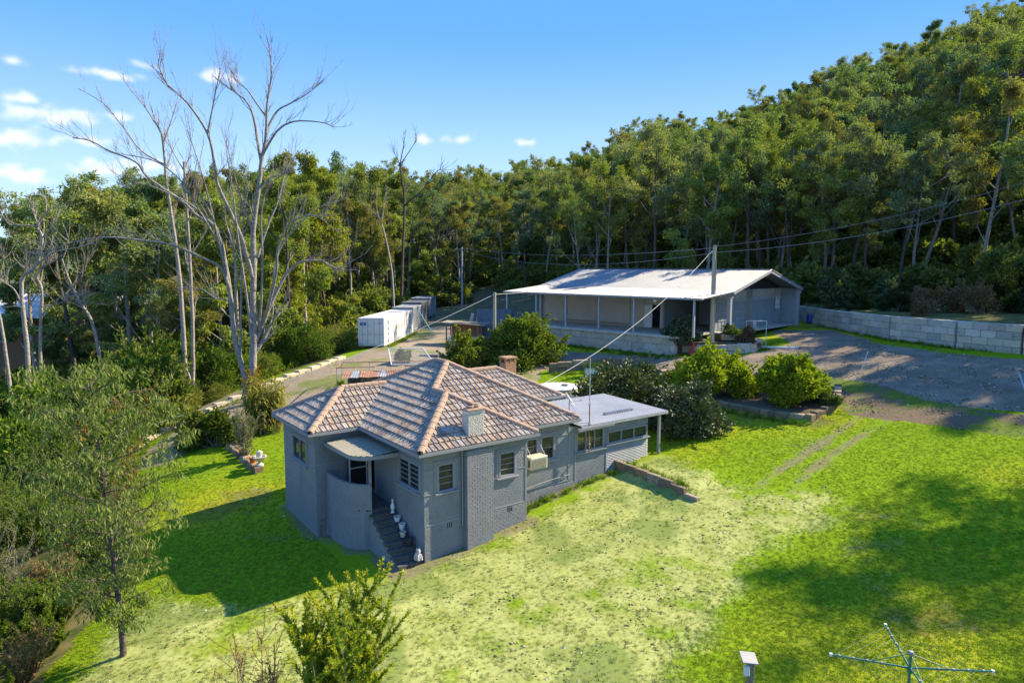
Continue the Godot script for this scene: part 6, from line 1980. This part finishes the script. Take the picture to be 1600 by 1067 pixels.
func reed_clump(label: String, at: Vector3) -> void:
	rng.seed = 61
	var o := thing("reed_clump", label, "plant", at)
	var cane := MB.new()
	var bl := MB.new()
	for i in 60:
		var a := rng.randf() * TAU
		var r := sqrt(rng.randf()) * .9
		var b := Vector3(cos(a) * r, 0, sin(a) * r)
		var h := rng.randf_range(2.0, 3.4)
		var lean := Vector3(cos(a), 0, sin(a)) * rng.randf_range(.05, .4)
		var tip := b + Vector3.UP * h + lean * h * .4
		cane.tube([b - Vector3.UP * .2, b.lerp(tip, .5) + Vector3.UP * .1, tip], [.018, .014, .006], 4, Color.WHITE, false)
		for k in 26:
			var t := rng.randf_range(.15, 1.0)
			var p := b.lerp(tip, t)
			var d := Vector3(rng.randfn(), .5, rng.randfn()).normalized()
			var ln := rng.randf_range(.5, 1.0)
			var w := d.cross(Vector3.UP).normalized() * .035
			var col := Color(.20, .22, .03).lerp(Color(.42, .36, .07), rng.randf()) if t > .35 else Color(.32, .24, .09)
			var m1 := p + d * ln * .5
			var m2 := m1 + (d * .6 + Vector3.DOWN * 1.0).normalized() * ln * .5
			bl.quad(p - w, p + w, m1 + w, m1 - w, col); bl.tri(m1 - w, m1 + w, m2, col)
	part("canes", cane, M("timber"), o).set_meta("kind", "stuff")
	part("blades", bl, M("leaf"), o)
# young gum with long hanging leaves
func sapling(label: String, at: Vector3, hgt: float) -> void:
	rng.seed = 62
	var o := thing("young_gum", label, "tree", at)
	var tr := MB.new()
	var cr := MB.new()
	var bole := limb(tr, Vector3(0, -.4, 0), Vector3(.03, 1, 0), hgt + .4, .10, .02, 10, .035, .05, 8)
	for i in 64:
		var t := lerpf(.16, .98, (i + rng.randf()) / 64.0)
		var fi := t * (bole.size() - 1)
		var k := mini(int(fi), bole.size() - 2)
		var p: Vector3 = bole[k].lerp(bole[k + 1], fi - k)
		var a := i * 2.4 + rng.randf() * .8
		var ln := hgt * .19 * pow(sin(PI * clampf((t - .08) * .92, 0, 1)), .7) * rng.randf_range(.6, 1.25) + .3
		var pts := limb(tr, p, Vector3(cos(a), .55, sin(a)), ln, .025, .007, 5, .14, -.02, 4)
		for j in 8:
			var p0: Vector3 = pts[1 + rng.randi() % 5]
			var tw := limb(tr, p0, (pts[5] - pts[2]).normalized() + rdir() * .9, ln * rng.randf_range(.25, .45), .008, .003, 3, .2, -.12, 3)
			var red := rng.randf() < .02
			for q in 22:
				var lp: Vector3 = tw[rng.randi() % 3].lerp(tw[3], rng.randf())
				lp += rdir() * .16
				var al := (Vector3.DOWN * 1.0 + rdir() * .75).normalized() * rng.randf_range(.14, .25)
				var c := Color(.11, .16, .045).lerp(Color(.31, .36, .11), rng.randf())
				if red: c = Color(.3, .14, .05)
				cr.leaf(lp, al, al.cross(rdir()).normalized() * .022, c)
	part("trunk", tr, M("darkbark"), o)
	part("crown", cr, M("leaf"), o)
# wattle like shrub: upright feathery shoots
func shoots(called: String, label: String, at: Vector3, hgt: float, rad: float, stems: int, seed_: int, ca: Color, cb: Color, tipc: Color, ll: float, dens: int, bark := "timber", group := "") -> Node3D:
	rng.seed = seed_
	var o := thing(called, label, "shrub", at, Basis.IDENTITY, group)
	var tr := MB.new()
	var cr := MB.new()
	for i in stems:
		var a := i * 2.4 + rng.randf()
		var d := Vector3(cos(a) * rad / hgt * rng.randf_range(.2, 1.0), 1, sin(a) * rad / hgt * rng.randf_range(.2, 1.0))
		var ln := hgt * rng.randf_range(.62, 1.02)
		var main := limb(tr, Vector3(rng.randfn() * .08, -.2, rng.randfn() * .08), d, ln, .03, .006, 7, .07, .04, 5)
		for j in 22:
			var k := 2 + rng.randi() % 6
			var p: Vector3 = main[k - 1].lerp(main[k], rng.randf())
			var b := limb(tr, p, Vector3(rng.randfn(), 1.0, rng.randfn()), ln * rng.randf_range(.14, .3), .009, .003, 4, .14, .12, 3)
			for q in dens * 3:
				var f := rng.randf()
				var e: Vector3 = b[int(f * 3.99)].lerp(b[int(f * 3.99) + 1], rng.randf())
				var al: Vector3 = ((b[4] - b[0]).normalized() * .8 + rdir() * .8).normalized() * ll * rng.randf_range(.6, 1.2)
				var c := ca.lerp(cb, rng.randf())
				if f > .7 and rng.randf() < .7: c = tipc.lerp(cb, rng.randf() * .5)
				cr.leaf(e, al, al.cross(rdir()).normalized() * ll * .14, c)
	part("stems", tr, M(bark), o)
	part("foliage", cr, M("leaf"), o)
	return o
func build_shrubs() -> void:
	sapling("slender young gum with long drooping leaves left of the house shadow", put(-11.6, -19.2), 8.5)
	shoots("wattle_bush", "bright yellow green wattle in front of the house steps", put(-3.75, -14.2), 4.5, 1.5, 17, 71, Color(.15, .22, .025), Color(.33, .39, .04), Color(.58, .54, .04), .10, 70)
	shoots("twiggy_shrub", "sparse reddish twiggy shrub beside the yellow green wattle", put(-5.6, -14.0), 3.6, 1.4, 12, 72, Color(.10, .09, .04), Color(.18, .13, .06), Color(.22, .10, .05), .06, 7, "rust")
	reed_clump("tall yellow green reed clump at the corner of the house lawn", put(-15.0, -40.6))
	# hedges and bushes, each with its own mesh
	var dk := [Color(.04, .06, .022), Color(.13, .15, .045)]
	var h1 := bush(201, 3.9, 3.1, 2.7, 27000, .17, .06, dk[0], dk[1], 44, .3, Color(.26, .25, .03))
	plant("hedge_bush", "large dark glossy bush with yellowing tips behind the lean-to", "bush", h1, put(6.6, -39.0, -.1), .3, Vector3.ONE, "darkbark", M("glossleaf"), "", "stems", "foliage")
	var h2 := bush(202, 2.2, 2.6, 2.0, 17000, .16, .06, dk[0], Color(.15, .17, .07), 30, .3)
	plant("hedge_bush", "dark glossy bush beside the lean-to post", "bush", h2, put(9.3, -36.2, -.1), .8, Vector3.ONE, "darkbark", M("glossleaf"), "", "stems", "foliage")
	var lime := [Color(.17, .22, .016), Color(.42, .45, .04)]
	var b1 := bush(203, 2.9, 2.7, 2.3, 15000, .24, .07, lime[0], lime[1], 28, .1)
	plant("leafy_bush", "wide lime green bush in the sandstone bed", "bush", b1, put(12.9, -41.8, -.1), .1, Vector3.ONE, "timber", M("leaf"), "", "stems", "foliage")
	var b2 := bush(204, 2.3, 2.7, 2.1, 13000, .24, .07, lime[0], lime[1], 26, .1)
	plant("leafy_bush", "round lime green bush at the corner of the sandstone bed", "bush", b2, put(16.4, -39.6, -.1), .6, Vector3.ONE, "timber", M("leaf"), "", "stems", "foliage")
	var b3 := bush(205, 1.2, 1.3, 1.2, 3500, .16, .05, Color(.07, .11, .02), Color(.25, .26, .04), 9, .2)
	plant("leafy_bush", "small yellow flecked shrub beside the garden steps", "bush", b3, put(11.6, -45.2), .2, Vector3.ONE, "timber", M("leaf"), "", "stems", "foliage")
	var b3g := bush(225, 1.2, 1.3, 1.2, 3500, .18, .045, Color(.06, .10, .03), Color(.19, .24, .09), 10, .2)
	plant("leafy_bush", "low dark green shrub spilling over the end of the sandstone bed", "bush", b3g, put(18.0, -38.4, -.1), 1.4, Vector3(.75, .6, .75), "timber", M("leaf"), "", "stems", "foliage")
	var mg := [Color(.08, .12, .025), Color(.26, .31, .05)]
	var b5 := bush(206, 3.2, 4.0, 2.8, 18000, .24, .08, mg[0], mg[1], 36, .2)
	plant("leafy_bush", "tall round bush around the short power pole", "bush", b5, put(.9, -54.8, -.2), .4, Vector3.ONE, "timber", M("leaf"), "", "stems", "foliage")
	var b6 := bush(207, 2.5, 2.7, 2.2, 13000, .24, .08, mg[0], Color(.32, .33, .06), 26, .2)
	plant("leafy_bush", "bush with yellowing crown between the roof peak and the power pole", "bush", b6, put(-3.3, -53.5, -.2), .4, Vector3.ONE, "timber", M("leaf"), "", "stems", "foliage")
	# left garden
	var b7 := bush(208, 1.8, 2.2, 1.6, 6000, .22, .055, Color(.05, .085, .016), Color(.2, .22, .03), 14, .0)
	plant("leafy_bush", "yellow green leafy shrub beside the left lawn's track", "bush", b7, put(-17.0, -38.2), .2, Vector3.ONE, "timber", M("leaf"), "", "stems", "foliage")
	shoots("pale_sapling", "spindly pale leaved sapling over the garden border", put(-14.4, -36.0), 3.4, 1.1, 7, 75, Color(.14, .15, .08), Color(.30, .29, .2), Color(.22, .2, .1), .10, 16, "deadwood")
	var cit := bush(209, 1.1, 1.2, 1.0, 2600, .16, .05, Color(.08, .12, .015), Color(.26, .28, .03), 8, .2)
	plant("leafy_bush", "small citrus like shrub behind the left roof wing", "bush", cit, put(-11.4, -44.6), .2, Vector3(1.2, 1.3, 1.2), "timber", M("leaf"), "", "stems", "foliage")
	plant("leafy_bush", "sprouting weed bush beside the white container", "bush", cit, put(-9.0, -54.5), 2.2, Vector3(.9, 1.0, .9), "timber", M("leaf"), "", "stems", "foliage")
	# planter plants
	var ol := [Color(.03, .055, .03), Color(.12, .16, .08)]
	var b8 := bush(210, 2.2, 2.6, 1.6, 6500, .26, .06, ol[0], ol[1], 12, .1)
	plant("leafy_bush", "blue green bush before the shed's open bay", "bush", b8, put(13.5, -55.3, .2), .2, Vector3(.95, 1.1, .95), "timber", M("glossleaf"), "", "stems", "foliage")
	plant("leafy_bush", "grey green shrub in the planter right of the power pole", "bush", b3g, put(18.2, -56.2, .6), .9, Vector3(1.3, 1.0, 1.1), "timber", M("leaf"), "", "stems", "foliage")
	var dead := bush(211, 1.1, 1.5, .9, 3500, .2, .035, Color(.07, .05, .03), Color(.2, .14, .08), 9, -.6)
	plant("dry_shrub", "brown dead shrub hanging over the planter wall", "bush", dead, put(18.9, -54.5, .3), .9, Vector3.ONE, "timber", M("leafdry"), "", "stems", "foliage")
	# shrubs along the bank above the retaining wall
	var sil := bush(212, 2.0, 2.8, 2.0, 6500, .26, .07, Color(.05, .08, .04), Color(.2, .23, .12), 12, .2)
	var bro := bush(213, 2.4, 1.9, 2.0, 6000, .2, .03, Color(.10, .075, .035), Color(.25, .18, .09), 14, .2)
	var dgr := bush(214, 2.3, 3.0, 2.2, 7500, .2, .055, Color(.02, .04, .016), Color(.065, .09, .03), 14, .2)
	var bank := [[sil, 31.6, -66.5, 1.25, "leaf", "silvery leaved shrub beside the shed corner above the wall"], [sil, 34.6, -64.0, .95, "leaf", "smaller silvery shrub above the retaining wall"], [dgr, 36.5, -63.0, .85, "leaf", "dark shrub between the silvery shrub and the brown bracken"],
		[dgr, 33.0, -58.6, .62, "leaf", "low dark bush trailing over the retaining wall"], [bro, 34.8, -56.8, 1.0, "leafdry", "rust brown bracken patch on top of the retaining wall"], [bro, 37.2, -54.6, 1.1, "leafdry", "brown bracken clump before the dark round bush"], [dgr, 31.4, -61.5, .5, "leaf", "small green bush on the wall beside the silvery shrubs"],
		[dgr, 41.0, -56.0, 1.15, "leaf", "big dark round bush standing on the bank"], [dgr, 43.6, -51.0, 1.5, "leaf", "dark tree like bush at the upper end of the retaining wall"], [bro, 32.6, -53.8, .6, "leafdry", "small brown tuft hanging over the blocks"], [sil, 41.0, -49.6, .4, "leaf", "little green clump on the bare bank"], [bro, 35.0, -60.5, .8, "leafdry", "brown scrub between the silvery and dark shrubs"]]
	for q in bank:
		plant("bank_shrub", q[5], "shrub", q[0], put(q[1], q[2], -.15), q[1], Vector3.ONE * q[3], "timber", M(q[4]), "shrubs on the bank above the wall", "stems", "foliage")
	# green bush between the track and the left forest
	var fern := bush(215, 2.6, 2.3, 2.4, 8500, .22, .04, Color(.08, .14, .02), Color(.27, .36, .04), 16, .2)
	var fern2 := bush(216, 2.2, 3.0, 2.2, 8500, .2, .04, Color(.06, .11, .022), Color(.2, .27, .045), 14, .2)
	var olive := bush(217, 2.4, 2.6, 2.4, 7500, .18, .03, Color(.12, .14, .035), Color(.32, .32, .07), 14, .2)
	rng.seed = 88
	var kinds := [fern, fern2, olive]
	var words := ["bright green feathery bush in the thicket along the kerb", "dark green upright bush in the thicket along the kerb", "olive yellow bush in the thicket along the kerb"]
	for i in 34:
		var t := i / 33.0
		var a := Vector2(-24.6, -38.5).lerp(Vector2(-15.5, -66.0), t) + Vector2(rng.randf_range(-5.0, -.6), rng.randf_range(-2, 2))
		if t < .6: a.x -= 1.2
		var k := rng.randi() % 3
		var s := rng.randf_range(.6, 1.15)
		plant("thicket_bush", words[k], "bush", kinds[k], put(a.x, a.y, -.2), rng.randf() * TAU, Vector3(s, s * rng.randf_range(.8, 1.2), s), "timber", M("leaf"), "thicket along the gravel track", "stems", "foliage")
	var words2 := ["bright green feathery bush on the gully slope", "dark green upright bush on the gully slope", "olive yellow bush on the gully slope"]
	for i in 90:
		var a := Vector2(rng.randf_range(-50, -22), rng.randf_range(-60, -24))
		var px := 800.0 + FOC * a.x / -a.y
		if px < -120 or px > 330: continue
		var k: int = [0, 0, 1, 2][rng.randi() % 4]
		var s := rng.randf_range(1.0, 1.9)
		plant("gully_bush", words2[k], "bush", kinds[k], put(a.x, a.y, -.2), rng.randf() * TAU, Vector3(s, s * rng.randf_range(.9, 1.4), s), "timber", M("leaf"), "bushes on the gully slope", "stems", "foliage")
	# near scrub at the lower left
	var i2 := 0
	for q in [[-13.2, -13.6, 2.6, 0], [-15.5, -16.5, 3.2, 1], [-11.4, -12.6, 2.2, 0], [-17.5, -20.0, 3.4, 2], [-9.9, -12.0, 1.9, 0], [-19.5, -24.0, 3.6, 1], [-16.6, -23.6, 2.2, 2], [-14.2, -18.6, 1.9, 2], [-18.6, -27.5, 3.2, 0], [-21.0, -29.0, 3.8, 0], [-17.4, -17.6, 3.0, 0], [-14.6, -14.8, 2.2, 2], [-19.8, -20.5, 3.6, 1], [-22.5, -26.0, 4.2, 0], [-16.0, -20.6, 2.4, 0], [-20.5, -32.5, 3.4, 0], [-23.5, -34.5, 4.0, 0], [-12.6, -11.6, 1.8, 2], [-15.2, -21.6, 2.0, 0], [-13.9, -16.8, 1.6, 0], [-14.6, -20.0, 1.6, 0], [-16.8, -26.0, 2.6, 0], [-15.8, -18.6, 2.2, 0], [-18.0, -23.0, 2.6, 1], [-24.0, -30.5, 4.4, 0]]:
		var lab: String = ["low fresh green scrub below the young gum", "grey twiggy scrub left of the young gum", "dry straw coloured scrub left of the young gum"][q[3]]
		shoots("scrub_bush", lab, put(q[0], q[1]), q[2], q[2] * .75, 16, 90 + i2, [Color(.09, .16, .02), Color(.13, .125, .06), Color(.2, .165, .07)][q[3]], [Color(.22, .30, .04), Color(.28, .27, .13), Color(.40, .32, .15)][q[3]], [Color(.2, .26, .03), Color(.16, .2, .04), Color(.28, .2, .06)][q[3]], .085, [30, 12, 12][q[3]], ["timber", "deadwood", "rust"][q[3]], "scrub below the lawn")
		i2 += 1
	shoots("autumn_shrub", "orange leaved slender shrub behind the young gum", put(-17.8, -30.5), 3.6, .7, 4, 110, Color(.2, .13, .03), Color(.45, .2, .02), Color(.55, .2, .02), .13, 12, "rust")
	shoots("autumn_shrub", "orange and yellow shrub beside the reed clump", put(-16.2, -42.4), 3.4, .8, 7, 111, Color(.18, .17, .03), Color(.42, .22, .02), Color(.5, .26, .02), .14, 14, "rust")
	build_grass()
func build_grass() -> void:
	rng.seed = 909
	var tuft := MB.new()
	for k in 7:
		var a := rng.randf() * TAU
		var b := Vector3(cos(a), 0, sin(a)) * rng.randf() * .06
		var t := b + Vector3(rng.randfn() * .06, rng.randf_range(.012, .035), rng.randfn() * .06)
		var w := Vector3(-sin(a), 0, cos(a)) * .009
		tuft.tri(b - w, b + w, t, Color.WHITE); 
	var me := tuft.make()
	var xf := []
	var cl := PackedColorArray()
	var tries := 0
	while xf.size() < 160000 and tries < 900000:
		tries += 1
		var z := -9.0 - 48.0 * pow(rng.randf(), 1.35)
		var half := -z * .78 + 1.0
		var x := rng.randf_range(-minf(half, 26.0), minf(half, 30.0))
		if zone_at("drive", x, z) > .4 or zone_at("soil", x, z) > .4 or zone_at("wild", x, z) > .6: continue
		var pale := zone_at("pale", x, z)
		var thin := maxf(maxf(zone_at("gravel", x, z), zone_at("track", x, z)), maxf(zone_at("dirt", x, z), zone_at("edge", x, z)))
		if rng.randf() < thin * .93: continue
		if rng.randf() < pale * .8: continue
		var q := house_basis.inverse() * (Vector3(x, 0, z) - house_origin)
		if q.x > -2 and q.x < 13.3 and -q.z > .2 and -q.z < 10.2: continue
		var s := rng.randf_range(.6, 1.3) * (1.0 + rng.randf() * .4)
		xf.push_back([x, z, s])
		var c := Color(.175, .28, .014).lerp(Color(.37, .42, .025), rng.randf())
		if pale > .5: c = Color(.18, .23, .05).lerp(Color(.36, .38, .14), rng.randf())
		if rng.randf() < .05: c = Color(.26, .2, .07)
		cl.push_back(c)
	var mm := MultiMesh.new()
	mm.transform_format = MultiMesh.TRANSFORM_3D
	mm.use_colors = true
	mm.mesh = me
	mm.instance_count = xf.size()
	for i in xf.size():
		var a: Array = xf[i]
		mm.set_instance_transform(i, Transform3D(Basis(Vector3.UP, rng.randf() * TAU).scaled(Vector3.ONE * a[2]), Vector3(a[0], sheet_height(a[0], a[1]), a[1])))
		mm.set_instance_color(i, cl[i])
	var o := MultiMeshInstance3D.new()
	o.name = "grass"; o.multimesh = mm; o.material_override = M("grass")
	add_child(o)
	o.set_meta("kind", "stuff"); o.set_meta("label", "short green grass blades covering the lawns"); o.set_meta("category", "grass")
	print("grass ", xf.size(), " ", Time.get_ticks_msec())

	# clods, dead thatch and leaf litter lying on the bare ground
	rng.seed = 911
	var clump := FastNoiseLite.new()
	clump.seed = 5; clump.frequency = .35; clump.fractal_octaves = 4
	var clod := MB.new()
	var cv := [Vector3(1, .1, 0), Vector3(.2, 0, .9), Vector3(-.9, .1, .3), Vector3(-.3, 0, -.8), Vector3(0, .7, 0)]
	for k in 4: clod.tri(cv[k], cv[4], cv[(k + 1) % 4], Color.WHITE)
	var cm := clod.make()
	var cx := []
	var cc := PackedColorArray()
	tries = 0
	while cx.size() < 13000 and tries < 400000:
		tries += 1
		var z := -11.0 - 44.0 * rng.randf()
		var x := rng.randf_range(-14, 31)
		var w := maxf(maxf(zone_at("pale", x, z) * .8, zone_at("edge", x, z)), maxf(maxf(zone_at("track", x, z), zone_at("dirt", x, z)), zone_at("drive", x, z)))
		if rng.randf() > w or w < .15: continue
		if clump.get_noise_2d(x, z) < .12 and rng.randf() < .94: continue
		var q := house_basis.inverse() * (Vector3(x, 0, z) - house_origin)
		if q.x > -2 and q.x < 13.3 and -q.z > .3 and -q.z < 10.2: continue
		var s := .009 + .05 * pow(rng.randf(), 4.0) + (.03 * rng.randf() if z < -33 else 0.0)
		cx.push_back(Transform3D(Basis(Vector3.UP, rng.randf() * TAU).scaled(Vector3(s * rng.randf_range(.7, 1.8), s, s)), Vector3(x, sheet_height(x, z) - .002, z)))
		var t := rng.randf()
		cc.push_back(Color(.05, .045, .025).lerp(Color(.14, .11, .06), rng.randf()) if t < .7 else (Color(.10, .14, .03) if t < .88 else Color(.5, .47, .34)))
	var c2 := MultiMesh.new()
	c2.transform_format = MultiMesh.TRANSFORM_3D
	c2.use_colors = true
	c2.mesh = cm
	c2.instance_count = cx.size()
	for i in cx.size():
		c2.set_instance_transform(i, cx[i]); c2.set_instance_color(i, cc[i])
	var co := MultiMeshInstance3D.new()
	co.name = "ground_litter"; co.multimesh = c2; co.material_override = plain("litter", L(1, 1, 1), 0.95)
	add_child(co)
	co.set_meta("kind", "stuff"); co.set_meta("label", "scattered clods and litter on the mossy bare ground"); co.set_meta("category", "litter")
	# rank weeds along the foot of the walls
	var wd := MB.new()
	for k in 14:
		var a := rng.randf() * TAU
		var b := Vector3(cos(a), 0, sin(a)) * rng.randf() * .12
		var d := Vector3(rng.randfn() * .12, rng.randf_range(.12, .34), rng.randfn() * .12)
		var w := Vector3(-sin(a), 0, cos(a)) * .018
		wd.tri(b - w, b + w, b + d, Color.WHITE)
	var wm := wd.make()
	var wx := []
	var wc := PackedColorArray()
	var lines := [[sw(-1, -.75, 0), sw(19.5, -.75, 0), 700, .9], [Vector3(29.2, 0, -64), Vector3(29.4, 0, -53), 420, .5], [Vector3(29.4, 0, -53), Vector3(31, 0, -47.2), 300, .5], [Vector3(31, 0, -47.2), Vector3(38, 0, -39.2), 400, .5], [Vector3(11.6, 0, -40.2), Vector3(16.0, 0, -36), 160, .4], [Vector3(-22.5, 0, -40.5), Vector3(-14.8, 0, -57.5), 500, .8], [Vector3(12.6, 0, -54.6), Vector3(20.6, 0, -54.2), 260, .6], [Vector3(-11.4, 0, -62.4), Vector3(-10.6, 0, -75), 200, .4], [hw(5.2, 1.0, 0), hw(10.5, 1.0, 0), 90, .25], [hw(11.3, 1.2, 0), hw(11.3, -3, 0), 60, .2], [Vector3(3, 0, -51.2), Vector3(9, 0, -51.0), 160, .4]]
	for ln in lines:
		for k in ln[2]:
			var p: Vector3 = ln[0].lerp(ln[1], rng.randf()) + Vector3(rng.randfn(), 0, rng.randfn()) * ln[3] * .45
			var s := rng.randf_range(.4, 1.2)
			wx.push_back(Transform3D(Basis(Vector3.UP, rng.randf() * TAU).scaled(Vector3.ONE * s), Vector3(p.x, ground(p.x, p.z) - .02, p.z)))
			wc.push_back(Color(.09, .17, .012).lerp(Color(.22, .27, .03), rng.randf()))
	var w2 := MultiMesh.new()
	w2.transform_format = MultiMesh.TRANSFORM_3D
	w2.use_colors = true
	w2.mesh = wm
	w2.instance_count = wx.size()
	for i in wx.size():
		w2.set_instance_transform(i, wx[i]); w2.set_instance_color(i, wc[i])
	var wo := MultiMeshInstance3D.new()
	wo.name = "weeds"; wo.multimesh = w2; wo.material_override = M("grass")
	add_child(wo)
	wo.set_meta("kind", "stuff"); wo.set_meta("label", "rank green weeds along the foot of the walls"); wo.set_meta("category", "weeds")
func _ready() -> void:
	rng.seed = 20240611
	# --- camera
	var cam := Camera3D.new()
	cam.name = "camera"
	cam.fov = rad_to_deg(2.0 * atan(533.5 / FOC)); cam.near = 0.3; cam.far = 2500.0
	cam.position = Vector3(0, CAM_H, 0); cam.rotation.x = -TILT
	add_child(cam)
	cam.current = true
	# --- sky, sun, exposure
	var we := WorldEnvironment.new()
	we.name = "world_environment"
	var env := Environment.new()
	env.background_mode = Environment.BG_SKY
	var sky := Sky.new()
	sky.sky_material = make_sky()
	env.sky = sky
	env.ambient_light_source = Environment.AMBIENT_SOURCE_SKY
	env.tonemap_mode = Environment.TONE_MAPPER_LINEAR
	env.tonemap_exposure = 2.2
	env.sdfgi_enabled = true; env.ssao_enabled = true; env.ssil_enabled = true
	we.environment = env
	add_child(we)
	var sun := DirectionalLight3D.new()
	sun.name = "sun"
	sun.light_energy = 1.6; sun.light_color = Color(1.0, 0.93, 0.80); sun.light_angular_distance = 0.5
	sun.shadow_enabled = true
	var travel := house_basis * Vector3(-6.0, -4.45, -1.25)
	sun.look_at_from_position(Vector3.ZERO, travel, Vector3.UP)
	add_child(sun)
	make_materials()
	survey()
	build_ground()
	print("ground ", Time.get_ticks_msec())
	build_house()
	build_shed()
	build_walls()
	build_containers()
	build_poles()
	build_things()
	print("yard ", Time.get_ticks_msec())
	build_dead_trees()
	build_shrubs()
	build_forest()
#MORE
func make_sky() -> Material:
	var w := 2048
	var h := 1024
	var nz := FastNoiseLite.new()
	nz.seed = 9; nz.frequency = 0.02; nz.fractal_octaves = 5
	var out := PackedFloat32Array()
	out.resize(w * h * 3)
	var zen := Color(.06, .18, .50); var mid := Color(.075, .225, .55); var hor := Color(.34, .48, .60)
	for j in h:
		var el := PI * (0.5 - (j + 0.5) / h)
		var t := clampf(el / (PI * 0.5), 0, 1)
		var c := hor.lerp(mid, smoothstep(0.0, 0.22, t)).lerp(zen, smoothstep(0.16, 0.75, t))
		if el < 0: c = hor.lerp(Color(.09, .10, .08), smoothstep(0.0, 0.25, -el))
		for i in w:
			var k := (j * w + i) * 3
			out[k] = c.r; out[k + 1] = c.g; out[k + 2] = c.b
	# small fair-weather clouds, each a stretched puff
	for q in [[75, 180, 62, 13], [18, 214, 40, 17], [20, 270, 42, 14], [165, 115, 40, 6], [225, 101, 22, 6], [25, 150, 22, 8], [340, 118, 36, 9], [190, 181, 26, 9], [150, 262, 46, 10], [655, 217, 20, 7], [715, 217, 24, 7], [820, 221, 18, 6], [130, 218, 40, 8], [15, 91, 14, 6], [40, 155, 14, 5], [230, 258, 60, 10]]:
		var d := pt(q[0], q[1], -10.0) - Vector3(0, CAM_H, 0)
		var az := atan2(d.x, -d.z)
		var el := atan2(d.y, Vector2(d.x, d.z).length())
		var ci := az / TAU * w
		var cj := (0.5 - el / PI) * h
		var rx: float = q[2] / FOC / TAU * w * 1.1
		var ry: float = q[3] / FOC / PI * h * 1.1
		for j in range(maxi(0, int(cj - ry * 2.2)), int(cj + ry * 2.2)):
			for i in range(int(ci - rx * 1.8), int(ci + rx * 1.8)):
				var dx := (i - ci) / rx
				var dy := (j - cj) / ry
				if dy > 0: dy *= 1.5     # flatter underneath
				var dens := 1.05 - sqrt(dx * dx + dy * dy) + nz.get_noise_2d(i * 5.0, j * 9.0) * 0.9
				var a := smoothstep(0.0, 0.9, dens) * 0.85
				if a > 0:
					var k := (j * w + posmod(i, w)) * 3
					out[k] = lerpf(out[k], .50, a); out[k + 1] = lerpf(out[k + 1], .52, a); out[k + 2] = lerpf(out[k + 2], .60, a)
	var im := Image.create_from_data(w, h, false, Image.FORMAT_RGBF, out.to_byte_array())
	var m := PanoramaSkyMaterial.new()
	m.panorama = ImageTexture.create_from_image(im)
	m.energy_multiplier = 1.0
	return m
